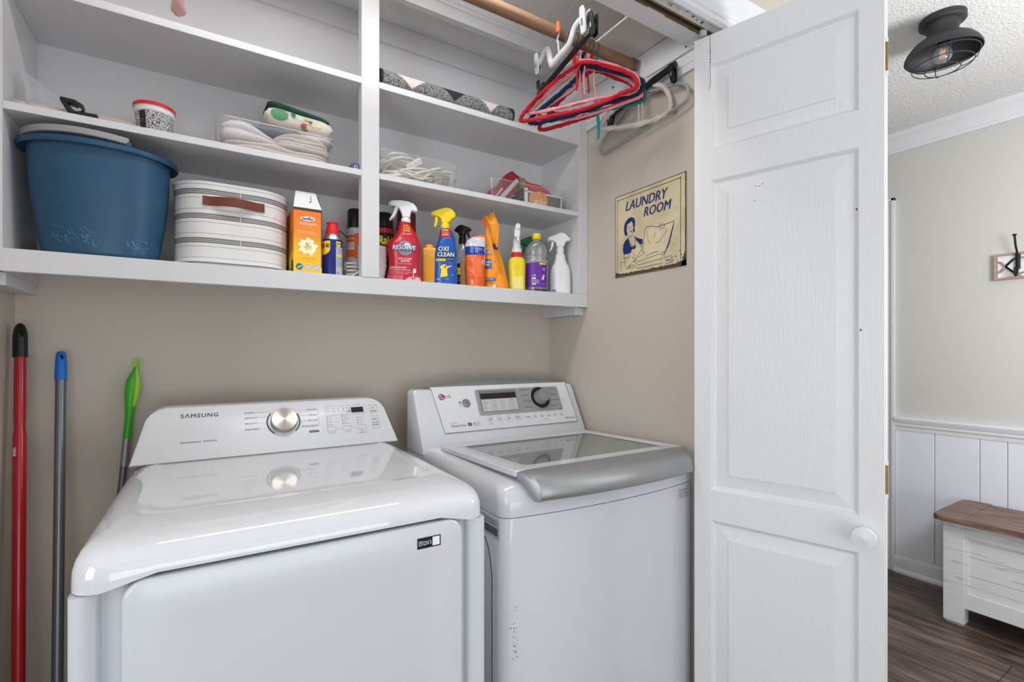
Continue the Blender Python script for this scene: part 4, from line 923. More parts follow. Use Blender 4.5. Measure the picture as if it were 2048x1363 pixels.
# ---- black insect spray can
t = can('insect_spray_can', 'black insect spray can with a red band and yellow lettering, right of the upright', 0.5190, 1.705, 0.0330, 0.255, mat('black can', (26, 24, 24), 0.3), BLACK, 0.050, 2, capr=0.93)
Sc = cyl_S(0.0330); mb = MB(); mb.patch(Sc(0.0005), -0.05, 0.05, 0.180, 0.197, mat('red label', (176, 28, 36), 0.4), 20, 1)
mb.text(Sc(0.001), 'MAX', -0.004, 0.186, 0.006, mat('pink print', (214, 120, 110), 0.5), w=0.014).text(Sc(0.001), 'Raid', 0.006, 0.140, 0.030, YEL, w=0.048, bold=0.05).text(Sc(0.001), 'Ant & Roach', 0.006, 0.124, 0.010, YEL, w=0.05, bold=.03)
mb.build('can_print', t, local=True, flat=True)
# ---- dark red can behind the red spray bottle
DRED = mat('dark red plastic', (150, 18, 30), 0.35)
t = thing('carpet_spray_can', 'dark red aerosol can standing behind the red spray bottle', 'spray can', (0.6120, 1.735, BZ), face_cam(0.61, 1.735))
MB().lathe([(0.0340, 0), (0.0355, 0.002), (0.0355, 0.225), (0.0335, 0.229)], DRED, 36).build('can_body', t, local=True, ang=40)
MB().lathe([(0.0340, 0.229), (0.0345, 0.262), (0.0325, 0.285), (0.0290, 0.292), (0, 0.293)], mat('deep red cap', (120, 14, 24), 0.35), 32).build('cap', t, local=True, ang=40)
Sc = cyl_S(0.0355); MB().disc(Sc(0.0006), -0.026, 0.222, 0.011, 0.014, NV).text(Sc(0.0012), 'NEW', -0.026, 0.219, 0.006, WI).build('can_print', t, local=True, flat=True)
# ---- red spot remover bottle
REDB = mat('red bottle', (190, 24, 44), 0.3, coat=0.2); x_, y_ = 0.5560, 1.6000
t = thing('stain_remover_bottle', 'red trigger spray bottle with a white spray head, right of the upright', 'spray bottle', (x_, y_, BZ), face_cam(x_, y_))
secs = [(0, 0.056, 0.026, 0), (0.003, 0.0615, 0.030, 0), (0.03, 0.0565, 0.029, .001), (0.06, 0.0515, 0.029, .001), (0.09, 0.0545, 0.030, .001), (0.108, 0.0580, 0.031, 0), (0.122, 0.0575, 0.030, 0), (0.135, 0.052, 0.028, 0.001), (0.148, 0.044, 0.025, 0.006), (0.160, 0.036, 0.023, 0.008), (0.178, 0.027, 0.020, 0.006), (0.196, 0.0185, 0.018, 0.002), (0.204, 0.0175, 0.0175, 0)]
o, at = bottle_body(secs, REDB, 'bottle_body', t, 2.5)
S1, S2_, S3_ = at(0.0006), at(0.0012), at(0.0018); mb = MB()
mb.disc(S1, 0.004, 0.112, 0.0240, 0.0240, STEEL).disc(S2_, 0.004, 0.112, 0.0215, 0.0215, mat('grey blue globe', (120, 130, 150), 0.4)).disc(S3_, 0.010, 0.119, 0.0105, 0.0095, WI)
S4 = at(0.0026); mb.text(at(0.0022), 'RESOLVE', 0.0015, 0.1045, 0.0170, NV, w=0.079, bold=0.09, shear=0.15).text(S4, 'RESOLVE', 0.0010, 0.1055, 0.0155, WI, w=0.076, bold=0.03, shear=0.15)
PNK = mat('pale pink print', (240, 200, 204), 0.5)
mb.text(S1, 'SPOT & STAIN', 0.004, 0.0735, 0.0062, WI, w=0.042, bold=.02).text(S1, 'REMOVER', 0.004, 0.0655, 0.0062, WI, w=0.028, bold=.02).text(S1, 'CARPET & RUG CLEANER', 0.004, 0.0580, 0.0035, PNK, w=0.040)
mb.text(S1, 'PENETRATES DEEP', -0.019, 0.0440, 0.0058, WI, w=0.053, bold=.02).text(S1, 'TO LIFT & REMOVE STUBBORN STAINS', -0.013, 0.0375, 0.0036, WI, w=0.068).text(S1, '+ COFFEE  + TOMATO SAUCE  + GRAPE JUICE', -0.010, 0.0305, 0.0032, PNK, w=0.078).text(S1, '+ GRASS  + PET STAINS & MORE', -0.018, 0.0250, 0.0032, PNK, w=0.062)
for z in (0.0175, 0.0135, 0.0095, 0.006): mb.text(S1, 'KEEP OUT OF REACH OF CHILDREN', -0.027, z, 0.0026, PNK, w=0.048)
mb.strip(S1, [(0.002, -0.002, 0.057), (0.008, 0.006, 0.056), (0.0165, 0.018, 0.051)], mat('pale carpet print', (226, 186, 182), 0.5), 12).disc(S2_, 0.030, 0.0125, 0.008, 0.0022, REDB).strip(S2_, [(0.013, 0.0295, 0.031), (0.030, 0.0300, 0.0325)], WI, 2).disc(S2_, 0.0345, 0.0375, 0.005, 0.0080, WI)
OY = mat('orange yellow print', (240, 170, 60), 0.5)
for z, t_ in ((0.186, '3-IN-1'), (0.177, 'STAIN'), (0.168, 'POWER')): mb.text(at(0.0008), t_, 0.009, z, 0.0072, OY, w=0.022, bold=.05)
mb.text(at(0.0008), 'DEEP CLEANING', 0.009, 0.1580, 0.0060, PNK, w=0.028)
mb.build('label', t, local=True, flat=True)
trigger(t, 0.203, mat('white head plastic', (228, 229, 232), 0.3), MATS['white head plastic'], MATS['white head plastic'], 0.030, 0.006, 0.97, 0.0160, 0.016, 1, 0)
# ---- yellow carton
t = thing('powder_carton', 'small yellow-orange carton with fine print, between the red and blue spray bottles', 'box', (0.6500, 1.603, BZ), face_cam(0.65, 1.6))
YB_ = mat('yellow orange plastic', (240, 166, 36), 0.4)
MB().rings([rrect(-0.025, 0.025, 0, 0.040, 0.008, 0), rrect(-0.026, 0.026, -0.001, 0.041, 0.008, 0.002), rrect(-0.026, 0.026, -0.001, 0.041, 0.008, 0.128), rrect(-0.020, 0.020, 0.002, 0.038, 0.008, 0.132)], YB_, True, True).build('carton', t, local=True, ang=50)
MB().rings([rrect(-0.016, 0.014, 0.005, 0.035, 0.012, 0.131), rrect(-0.016, 0.014, 0.005, 0.035, 0.012, 0.141), rrect(-0.014, 0.012, 0.007, 0.033, 0.012, 0.143)], YB_, True, True).build('cap', t, local=True, ang=50)
S = plane_S((0, -0.001, 0), (1, 0, 0), (0, 0, 1)); mb = MB().frame(S, -0.019, 0.0225, 0.010, 0.123, 0.0005, BRN); z = 0.117
BP = mat('brown print', (130, 84, 20), 0.6)
while z > 0.014: mb.text(S, random.choice(['MADE WITH THE POWER OF OXYGEN FOR', 'USE ON CARPET UPHOLSTERY AND MORE', 'DIRECTIONS MIX WITH WARM WATER']), 0.0015, z, 0.0026, BP, w=random.uniform(.030, .038)); z -= 0.0047
mb.build('carton_print', t, local=True, flat=True)
# ---- blue stain spray
BLUB = mat('blue bottle', (20, 84, 170), 0.3, coat=0.2); YHD = mat('yellow head plastic', (244, 214, 26), 0.35); x_, y_ = 0.7060, 1.5960
t = thing('laundry_spray_bottle', 'blue trigger spray bottle with a yellow spray head', 'spray bottle', (x_, y_, BZ), face_cam(x_, y_))
secs = [(0, 0.040, 0.024, 0), (0.003, 0.0435, 0.027, 0), (0.05, 0.0425, 0.027, 0), (0.09, 0.0420, 0.027, 0), (0.115, 0.0415, 0.026, 0.000), (0.135, 0.037, 0.025, 0.002), (0.155, 0.032, 0.023, 0.005), (0.175, 0.0265, 0.020, 0.005), (0.195, 0.0200, 0.018, 0.002), (0.202, 0.0150, 0.015, 0)]
o, at = bottle_body(secs, BLUB, 'bottle_body', t, 2.5)
S1, S2_, S3_ = at(0.0006), at(0.0012), at(0.0018); mb = MB()
mb.strip(S1, [(0.168, -0.016, 0.013), (0.174, -0.019, 0.017), (0.19, -0.018, 0.018), (0.199, -0.014, 0.014)], REDB); 
for z, t_ in ((0.1905, 'ATTACKS'), (0.1825, 'TOUGH'), (0.1745, 'STAINS')): mb.text(S2_, t_, -0.001, z, 0.0055, WI if z != 0.1825 else OY, w=0.024, bold=.03)
mb.text(S2_, 'OXI', -0.006, 0.1165, 0.0185, INK, w=0.037, bold=.08, shear=.1).text(S3_, 'OXI', -0.006, 0.1175, 0.0170, WI, w=0.035, bold=.03, shear=.1).text(S2_, 'CLEAN', 0.002, 0.0975, 0.0175, INK, w=0.060, bold=.08, shear=.1).text(S3_, 'CLEAN', 0.002, 0.0985, 0.0160, WI, w=0.058, bold=.03, shear=.1)
mb.strip(S1, [(0.083, -0.032, 0.001), (0.091, -0.032, 0.001)], YEL).text(S2_, 'MAX FORCE', -0.016, 0.0850, 0.0042, INK, w=0.026).strip(S1, [(0.085, 0.003, 0.031), (0.095, 0.003, 0.031)], NV).text(S2_, 'LAUNDRY STAIN', 0.017, 0.0885, 0.0028, WI, w=0.024)
sh = [(-0.017, 0.026), (0.008, 0.030), (0.006, 0.057), (0.012, 0.059), (0.009, 0.067), (0.000, 0.071), (-0.010, 0.070), (-0.019, 0.062), (-0.015, 0.055), (-0.013, 0.056)]
mb.shape(S1, sh, YEL).line(S2_, [(-0.004, 0.060), (0.004, 0.067), (0.012, 0.068), (0.020, 0.074)], 0.004, REDB).line(S2_, [(0.004, 0.060), (0.014, 0.064), (0.022, 0.066)], 0.003, WI).disc(S1, 0.0245, 0.036, 0.0028, 0.0028, mat('light blue print', (110, 170, 224), 0.5))
mb.text(S1, 'Chlorine', -0.024, 0.018, 0.0045, WI, w=0.016).text(S1, '21.5 FL OZ', 0.005, 0.019, 0.0036, WI, w=0.012).ringd(S1, -0.014, 0.075, 0.052, 0.0528, MATS['light blue print'], -0.5, 0.9, 30)
mb.ringd(S1, 0.010, 0.139, 0.026, 0.0275, MATS['light blue print'], 1.2, 2.9, 20)
mb.build('label', t, local=True, flat=True)
trigger(t, 0.200, YHD, YHD, YHD, 0.026, 0.000, 1.0, 0.0155, 0.022, 1, 1)
# ---- clear bottle with black trigger
x_, y_ = 0.8020, 1.6550
t = thing('furniture_spray_bottle', 'clear brown-filled spray bottle with a black spray head, behind the blue bottle', 'spray bottle', (x_, y_, BZ), face_cam(x_, y_, -20))
AMB = mat('amber liquid bottle', (176, 146, 104), 0.25, coat=.3); BROWNC = mat('black brown label', (34, 28, 30), 0.4)
secs = [(0, 0.029, 0.024, 0), (0.003, 0.0325, 0.027, 0), (0.05, 0.0325, 0.027, 0), (0.095, 0.0315, 0.026, 0)]
o, at = bottle_body(secs, AMB, 'liquid_filled_base', t, 2.5)
o2, at2 = bottle_body([(0.0955, 0.0315, 0.026, 0), (0.12, 0.029, 0.024, 0), (0.145, 0.023, 0.020, 0), (0.165, 0.014, 0.014, 0), (0.172, 0.013, 0.013, 0)], CLEARP, 'bottle_neck', t, 2.3)
S1 = at(0.0006); mb = MB().strip(S1, [(0.004, -0.030, 0.000), (0.094, -0.030, 0.000)], BROWNC).strip(at(0.001), [(0.052, -0.022, 0.002), (0.078, -0.022, 0.002)], YEL).text(at(0.0015), 'GRANITE', -0.013, 0.036, 0.005, WI, w=0.020).text(at(0.0015), 'POLISH', -0.013, 0.028, 0.005, WI, w=0.020).text(at(0.0016), '24', -0.011, 0.060, 0.009, INK, w=.012)
mb.build('label', t, local=True, flat=True)
trigger(t, 0.170, BLACK, BLACK, None, 0.028, 0, 0.78, 0.0140, 0.030, -1, 2)
# ---- orange pods bag
random.seed(11)
def pouch(name, label, x, y, rz, outline, depth, m, seed=1):
    """soft standing bag: outline rows (z, xl, xr), puffed in the middle"""
    t = thing(name, label, 'bag', (x, y, BZ), rz)
    n = 14; rnd = random.Random(seed); ph = [rnd.uniform(0, 6) for _ in range(6)]
    z0, z1 = outline[0][0], outline[-1][0]
    def row(z):
        for (a, al, ar), (b, bl, br) in zip(outline, outline[1:]):
            if a <= z <= b: q = (z-a)/(b-a); return al+(bl-al)*q, ar+(br-ar)*q
        return outline[-1][1:]
    def dep(u, v): return depth*(1-abs(2*u-1)**3.0)*(1-0.92*v**1.6)*(1+0.10*math.sin(9*v*3+ph[0]+5*u)+0.07*math.sin(14*u+ph[1]+6*v))
    def Sx(x_, z, e=0.0005):
        xl, xr = row(z); u = min(1, max(0, (x_-xl)/(xr-xl))); v = (z-z0)/(z1-z0); return Vector((x_, -dep(u, v)*0.5-e, z))
    rows = 26; rs = []
    for j in range(rows+1):
        v = j/rows; z = z0+(z1-z0)*v; xl, xr = row(z); r = []
        for i in range(n+1): u = i/n; r.append((xl+(xr-xl)*u, -dep(u, v)*0.5, z))
        for i in range(n-1, 0, -1): u = i/n; r.append((xl+(xr-xl)*u, dep(u, v)*0.5+0.0006, z))
        rs.append(r)
    MB().rings(rs, m, True, True).build('bag_body', t, local=True, ang=60)
    return t, (lambda e: (lambda a, b: Sx(a, b, e)))
ORB = mat('orange film', (238, 98, 34), 0.35, bump=0.25, bscale=40); WF = mat('clear white film', (206, 206, 214), 0.2, bump=0.3, bscale=40)
t, at = pouch('detergent_bag', 'orange plastic bag of laundry pods with a blue band and clear top', 0.8270, 1.6000, face_cam(0.827, 1.6), [(0, -0.034, 0.036), (0.03, -0.036, 0.037), (0.10, -0.037, 0.037), (0.13, -0.037, 0.037), (0.16, -0.036, 0.037), (0.176, -0.030, 0.037), (0.188, -0.012, 0.036), (0.198, 0.020, 0.037)], 0.060, ORB, 2)
S1, S2_ = at(0.0022), at(0.0030); mb = MB().strip(S1, [(0.122, -0.0365, 0.0365), (0.137, -0.0365, 0.0365), (0.152, -0.0362, 0.0365)], mat('royal blue print', (24, 66, 160), 0.4), 12).strip(S1, [(0.1522, -0.0360, 0.0365), (0.165, -0.034, 0.0365), (0.176, -0.028, 0.0365), (0.188, -0.010, 0.035)], WF, 12)
for x in (-0.016, 0.002): mb.frame(S2_, x, x+0.008, 0.140, 0.147, 0.001, WI).frame(S2_, x, x+0.008, 0.129, 0.136, 0.001, WI); 
mb.text(S2_, 'COLD', 0.019, 0.142, 0.0035, WI).text(S2_, 'WATER', 0.019, 0.137, 0.003, WI).text(S2_, 'FREE OF DYES', -0.012, 0.113, 0.005, WI, w=0.032); z = 0.106
LPK = mat('light orange print', (255, 190, 150), 0.5)
while z > 0.036: mb.text(S1, random.choice(['KEEP OUT OF REACH OF CHILDREN AND PETS', 'SQUEEZE BAG AND REMOVE ONE PAC WITH DRY', 'TO PREVENT ACCIDENTAL POISONING CLOSE']), -0.002, z, 0.0024, LPK, w=random.uniform(.05, .062)); z -= 0.0044
mb.text(S1, '!', -0.010, 0.012, 0.016, WI, bold=.06, w=0.003).disc(S1, 0.031, 0.094, 0.006, 0.008, WI).text(S2_, '3', 0.031, 0.090, 0.008, NV, bold=.05).strip(S1, [(0.09, 0.0335, 0.0365), (0.15, 0.0335, 0.0365)], WF, 2)
mb.build('bag_print', t, local=True, flat=True)
MB().tube([(-0.036, -0.002, 0.150), (-0.030, -0.002, 0.170), (-0.010, 0, 0.200), (0.004, 0.0, 0.215)], 0.0008, REDP, 6).build('drawstring', t, local=True)
# ---- folded-over orange pouch leaning to the right
ORY = mat('orange pouch film', (240, 150, 26), 0.35, bump=0.2, bscale=30)
t, at = pouch('stain_pouch', 'orange-yellow laundry pouch with a folded-over torn top, leaning beside the orange bag', 0.9030, 1.6030, face_cam(0.903, 1.6), [(0, -0.044, 0.060), (0.02, -0.045, 0.059), (0.06, -0.045, 0.050), (0.10, -0.042, 0.040), (0.15, -0.040, 0.022), (0.19, -0.030, 0.012), (0.215, -0.024, 0.010)], 0.052, ORY, 4)
S1, S2_ = at(0.0022), at(0.0030); mb = MB()
mb.text(S1, 'OXI', -0.032, 0.147, 0.013, INK, w=0.026, bold=.08).text(S2_, 'OXI', -0.032, 0.1475, 0.012, WI, w=0.0255, bold=.02).text(S1, 'CLEAN', -0.020, 0.131, 0.014, INK, w=0.034, bold=.08).text(S2_, 'CLEAN', -0.020, 0.1315, 0.013, WI, w=0.033, bold=.02)
mb.strip(S1, [(0.077, -0.042, -0.002), (0.112, -0.040, -0.006)], mat('mid blue print', (28, 96, 170), 0.4)).text(S2_, 'POWER', -0.020, 0.097, 0.008, WI, w=0.028, bold=.03).text(S2_, 'PAKS', -0.022, 0.086, 0.008, WI, w=0.020, bold=.03).strip(S1, [(0.150, 0.004, 0.020), (0.165, 0.000, 0.018), (0.180, 0.002, 0.012)], NV)
mb.strip(S1, [(0.030, -0.034, 0.012), (0.042, -0.034, 0.010)], MATS['mid blue print']).text(S2_, 'FRESH SCENT', -0.011, 0.034, 0.005, WI, w=0.034).line(S1, [(0.017, 0.006), (0.003, 0.176)], 0.0014, BP)
for z in (0.024, 0.017): mb.text(S1, 'TOUGH ON STAINS', -0.018, z, 0.004, INK, w=0.04)
z = 0.140
while z > 0.05: mb.text(S1, 'LAUNDRY ODORS', 0.030-(z-0.05)*0.19, z, 0.003, BP, w=0.018); z -= 0.006
mb.shape(S1, [(-0.004, 0.003), (0.010, 0.002), (0.012, 0.014), (0.002, 0.016)], WI)
mb.build('pouch_print', t, local=True, flat=True)
rs = []
for j, (cx, cz, w_, yy) in enumerate([(-0.006, 0.206, 0.017, 0.0), (-0.008, 0.235, 0.020, -0.004), (-0.012, 0.262, 0.023, -0.010), (-0.014, 0.278, 0.020, -0.016), (-0.006, 0.268, 0.022, -0.024), (0.004, 0.240, 0.020, -0.028), (0.008, 0.215, 0.015, -0.027), (0.010, 0.185, 0.011, -0.026), (0.012, 0.160, 0.008, -0.026)]):
    r = [];
    for i in range(9): u = i/8-0.5; r.append((cx+u*2*w_-0.3*u*0.01, yy-0.003*math.cos(u*9+j), cz+0.014*u*(1 if j < 4 else -1)+0.003*math.sin(j*2+u*7)))
    for i in range(8, -1, -1): u = i/8-0.5; r.append((cx+u*2*w_, yy+0.0012-0.003*math.cos(u*9+j), cz+0.014*u*(1 if j < 4 else -1)+0.003*math.sin(j*2+u*7)))
    rs.append(r)
MB().rings(rs, ORY, True, True).text(lambda x, z: Vector((x, -0.030, z)), 'TEAR HERE', 0.004, 0.243, 0.004, WI, w=0.022, rot=0.25).build('folded_top', t, local=True, ang=70)
MB().shape(lambda x, z: Vector((x, -0.012, z)), [(-0.040, 0.262), (-0.034, 0.268), (-0.028, 0.258), (-0.028, 0.236), (-0.034, 0.226), (-0.038, 0.240)], ORB).build('torn_corner', t, local=True, flat=True, thick=0.001)
# ---- yellow sprayer seen from the front
YLQ = mat('yellow bottle', (238, 214, 30), 0.3, coat=.2); x_, y_ = 1.0160, 1.6120
t = thing('cleaner_bottle', 'yellow spray bottle with a red ring and a white spray head', 'spray bottle', (x_, y_, BZ), face_cam(x_, y_))
o, at = bottle_body([(0, 0.031, 0.022, 0), (0.003, 0.0335, 0.025, 0), (0.04, 0.0325, 0.024, 0), (0.08, 0.0335, 0.025, 0), (0.11, 0.0335, 0.025, 0), (0.125, 0.0300, 0.024, 0), (0.133, 0.0215, 0.0215, 0)], YLQ, 'bottle_body', t, 2.8)
mb = MB(); S1 = at(0.0006); mb.strip(S1, [(0.0, -0.026, 0.031), (0.028, -0.026, 0.031), (0.055, -0.022, 0.032), (0.060, 0.02, 0.032)], mat('pale yellow label', (240, 226, 120), 0.4))
for z in (0.095, 0.088): mb.line(S1, [(-0.012, z), (0.012, z)], 0.0008, mat('dark yellow print', (206, 180, 20), 0.5))
mb.build('label', t, local=True, flat=True)
MB().lathe([(0.0215, 0.131), (0.0215, 0.152), (0.020, 0.153)], REDP, 30).build('red_ring', t, local=True, ang=40)
WHP = MATS['white head plastic']
MB().lathe([(0.0195, 0.153), (0.0195, 0.168), (0.0165, 0.171), (0.0150, 0.178), (0.0135, 0.205), (0.0125, 0.210)], WHP, 28).build('collar', t, local=True, ang=40)
MB().prism([(-0.010, 0.205), (0.013, 0.205), (0.0145, 0.235), (0.012, 0.252), (0.004, 0.258), (-0.003, 0.252), (-0.009, 0.235)], -0.042, 0.030, WHP, 'y').build('spray_head', t, local=True, bevel=0.004, seg=3)
MB().prism([(-0.040, 0.236), (-0.028, 0.236), (-0.026, 0.215), (-0.034, 0.190), (-0.040, 0.192)], 0.000, 0.010, WHP, 'x').build('trigger', t, local=True, bevel=0.002)
MB().lathe([(0.0095, 0), (0.0095, 0.010), (0.006, 0.011), (0.005, 0.008), (0, 0.008)], WHP, 20, M=Matrix.Translation((0.005, -0.040, 0.246)) @ Matrix.Rotation(PI/2, 4, 'X')).build('nozzle', t, local=True, ang=40)
# ---- green triggered sprayer behind
GRN = mat('green plastic', (20, 112, 50), 0.35); x_, y_ = 1.1700, 1.7250
t = thing('green_trigger_bottle', 'clear spray bottle with a dark green spray head, behind the purple bottle', 'spray bottle', (x_, y_, BZ), face_cam(x_, y_))
bottle_body([(0, 0.029, 0.022, 0), (0.003, 0.031, 0.024, 0), (0.12, 0.031, 0.024, 0), (0.16, 0.022, 0.020, 0), (0.18, 0.014, 0.014, 0)], CLEARP, 'bottle_body', t, 2.6)
trigger(t, 0.178, GRN, GRN, None, 0.028, -0.004, 1.15, 0.015, 0.020, 1, 1)
# ---- purple cleaner bottle
PUR = mat('purple label', (98, 40, 150), 0.35); PLQ = mat('dark purple liquid', (66, 26, 70), 0.2, coat=.4); x_, y_ = 1.1040, 1.6030
t = thing('floor_cleaner_bottle', 'clear bottle with a purple label, dark purple liquid and a yellow cap', 'bottle', (x_, y_, BZ), face_cam(x_, y_))
bottle_body([(0, 0.041, 0.029, 0), (0.003, 0.0445, 0.032, 0), (0.018, 0.0445, 0.032, 0)], PLQ, 'liquid', t, 2.4)
o, at = bottle_body([(0.0182, 0.0443, 0.0318, 0), (0.022, 0.0450, 0.0325, 0), (0.118, 0.0450, 0.0325, 0), (0.123, 0.0435, 0.031, 0), (0.132, 0.039, 0.029, 0), (0.136, 0.0375, 0.028, 0), (0.140, 0.039, 0.029, 0), (0.146, 0.0375, 0.028, 0), (0.151, 0.039, 0.029, 0), (0.168, 0.0415, 0.030, 0), (0.186, 0.037, 0.028, 0), (0.201, 0.024, 0.022, 0), (0.208, 0.0160, 0.0160, 0), (0.218, 0.0145, 0.0145, 0)], CLEARP, 'bottle_body', t, 2.4)
S1, S2_ = at(0.0006), at(0.0012); rows = [(0.0205, -0.0435, 0.0435), (0.05, -0.0438, 0.0438), (0.1165, -0.0438, 0.0438)]
mb = MB().strip(S1, rows, PUR, 16).strip(S2_, [(0.108, 0.012, 0.037), (0.115, 0.012, 0.037)], YEL).text(at(.0018), 'lavanda', 0.028, 0.1095, 0.004, NV, w=.012)
mb.patch(S2_, -0.018, -0.003, 0.030, 0.058, WI, 3, 1); x = -0.0168
while x < -0.0045: q = random.choice((.0005, .0009)); mb.patch(at(.0018), x, x+q, 0.034, 0.053, INK, 1, 1); x += q+.0007
mb.frame(S2_, 0.001, 0.009, 0.035, 0.048, 0.0012, WI).text(S2_, 'OZ', -0.014, 0.064, 0.005, WI).disc(S2_, -0.006, 0.0665, .0025, .0025, WI, 10, 1).text(S2_, 'Fabuloso', 0.030, 0.058, 0.010, WI, w=0.020, bold=.04, rot=PI*0.44).text(S2_, 'MULTI-PURPOSE', 0.029, 0.030, 0.0030, PNK, w=0.014)
mb.disc(S2_, 0.029, 0.090, 0.004, 0.007, mat('lilac print', (176, 130, 214), 0.5))
mb.build('label', t, local=True, flat=True)
MB().lathe([(0.0165, 0.215), (0.0172, 0.217), (0.0172, 0.233), (0.0155, 0.236), (0, 0.2365)], YHD, 32).build('cap', t, local=True, ang=40)
# ---- white sprayer at the right end
x_, y_ = 1.2200, 1.6000
t = thing('white_spray_bottle', 'plain white trigger spray bottle at the right end of the bottom shelf', 'spray bottle', (x_, y_, BZ), face_cam(x_, y_))
WBT = mat('white bottle', (228, 227, 226), 0.35)
o, at = bottle_body([(0, 0.039, 0.024, 0), (0.003, 0.0430, 0.027, 0), (0.04, 0.0430, 0.027, 0), (0.08, 0.0420, 0.027, 0), (0.11, 0.0375, 0.026, 0), (0.125, 0.0290, 0.024, 0), (0.145, 0.0215, 0.021, 0), (0.160, 0.0205, 0.0205, 0), (0.166, 0.016, 0.016, 0)], WBT, 'bottle_body', t, 2.6)
mb = MB(); S1 = at(0.0006); PBL = mat('pale blue label print', (130, 156, 206), 0.5)
for z in [0.028+0.0048*k for k in range(18)]: mb.line(S1, [(-0.0365+random.uniform(0, .003), z), (-0.021+random.uniform(-.004, .004), z)], 0.0012, PBL)
mb.frame(S1, -0.033, -0.0175, 0.008, 0.022, 0.0006, PBL)
for k in range(7): mb.patch(S1, -0.031+0.0018*k, -0.0301+0.0018*k, 0.010, 0.020, NV)
for z in (0.050, 0.066, 0.072, 0.085): mb.line(S1, [(-0.006, z), (0.028, z)], 0.0006, STK)
mb.build('label', t, local=True, flat=True)
trigger(t, 0.165, WBT, WBT, WBT, 0.028, 0, 1.12, 0.0155, 0.032, 1, 2)

# ------------------------------------------------------------------ middle shelf
# clear scoop-shaped bin with a beige cloth strip in front
BEI = mat('beige knit cloth', (200, 190, 176), 0.95, bump=0.6, bscale=220); BEI2 = mat('cream cloth', (216, 208, 200), 0.95, bump=0.35, bscale=160)
t = thing('plastic_scoop', 'clear plastic scoop-shaped bin at the far left of the middle shelf', 'bin', (-0.335, 1.600, S2))
rs = []
for j in range(13):
    q = j/12; x = -0.038+0.105*q; h = 0.098*(1-q)**0.75+0.002; fl = -0.012*(1-q)
    rs.append([(x+fl*1.0, -0.006, h), (x+fl*.3, -0.008, h*.5), (x, -0.008, 0.001), (x, 0.09, 0.001), (x+fl*.3, 0.09, h*.5), (x+fl, 0.092, h)])
mb = MB().rings(rs, CLEARP, True, False, closed=False)
mb.build('bin_body', t, local=True, ang=60)
MB().tube([r[0] for r in rs], 0.0016, CLEARP, 8).build('rim', t, local=True)
MB().tube([(-0.046, 0.0-.006, .097), (-.05, .04, .099), (-.046, .092, .097)], 0.0016, CLEARP, 8).build('rim', t, local=True)
def wavy_roll(name, label, x0, x1, y, z, r, m, cat, yr=0, flat=0.6, group=None):
    n = 24; path = [(x0+(x1-x0)*i/n, y+0.002*math.sin(i*1.7), z+r*flat+0.0006*math.sin(i*2.1)) for i in range(n+1)]
    rad = [r*(1+0.06*math.sin(i*2.9)) for i in range(n+1)]
    o = MB().tube(path, rad, m, 14, flat=flat).build(name); return tag(o, label, cat, group)
wavy_roll('folded_cloth', 'rolled beige cloth on the shelf edge at the far left, beside the black clip', -0.395, -0.262, 1.572, S2, 0.0105, BEI, 'cloth', flat=0.85)
wavy_roll('beige_cloth', 'flat beige knitted cloth lying left of the red-lidded tub', -0.262, -0.158, 1.625, S2, 0.030, BEI, 'cloth', flat=0.65)
# black spring clamp
t = thing('plastic_clip', 'black plastic clamp clip lying on the middle shelf above the blue tub', 'clip', (-0.272, 1.560, S2))
MB().rings([[(-0.036+a*.0, -0.012+b, 0.030+c) for a, b, c in ((0, 0, 0), (0, .020, 0), (0, .020, .010), (0, 0, .010))], [(-0.010, -0.012, 0.026), (-0.010, 0.010, 0.026), (-0.010, 0.010, 0.039), (-0.010, -0.012, 0.039)], [(0.008, -0.012, 0.012), (0.008, 0.010, 0.012), (0.008, 0.010, 0.030), (0.008, -0.012, 0.030)]], BLACK).build('upper_jaw', t, local=True, bevel=0.003)
MB().rings([[(-0.036, -0.012, 0.031), (-0.036, 0.008, 0.031), (-0.030, 0.008, 0.038), (-0.030, -0.012, 0.038)], [(-0.018, -0.012, 0.0), (-0.018, 0.008, 0.0), (-0.010, 0.008, 0.012), (-0.010, -0.012, 0.012)], [(0.034, -0.012, 0.0), (0.034, 0.008, 0.0), (0.034, 0.008, 0.014), (0.034, -0.012, 0.014)]], BLACK).build('lower_jaw', t, local=True, bevel=0.003)
MB().lathe([(0.004, -0.014), (0.004, 0.012)], STEEL, 14, M=Matrix.Translation((0.0, 0, 0.016)) @ Matrix.Rotation(PI/2, 4, 'X')).build('spring_pin', t, local=True)
# tub with red lid
SPK = mat('speckled label', (150, 148, 150), 0.5)
nt = SPK.node_tree; tc = nt.nodes.new('ShaderNodeTexCoord'); v = nt.nodes.new('ShaderNodeTexNoise'); v.inputs['Scale'].default_value = 420; rr = nt.nodes.new('ShaderNodeValToRGB'); rr.color_ramp.interpolation = 'CONSTANT'
rr.color_ramp.elements[0].color = (0.05, 0.05, 0.055, 1); rr.color_ramp.elements[1].position = 0.5; rr.color_ramp.elements[1].color = (0.72, 0.72, 0.72, 1)
nt.links.new(tc.outputs['Object'], v.inputs['Vector']); nt.links.new(v.outputs['Fac'], rr.inputs[0]); nt.links.new(rr.outputs[0], nt.nodes['Principled BSDF'].inputs['Base Color'])
x_, y_ = -0.1300, 1.6080
t = thing('lidded_tub', 'small white tub with a speckled label and a red lid on the middle shelf', 'tub', (x_, y_, S2), face_cam(x_, y_, 0))
MB().lathe([(0.036, 0), (0.0375, 0.002), (0.0425, 0.058)], SPK, 36, cap=True).build('tub_body', t, local=True, ang=40)
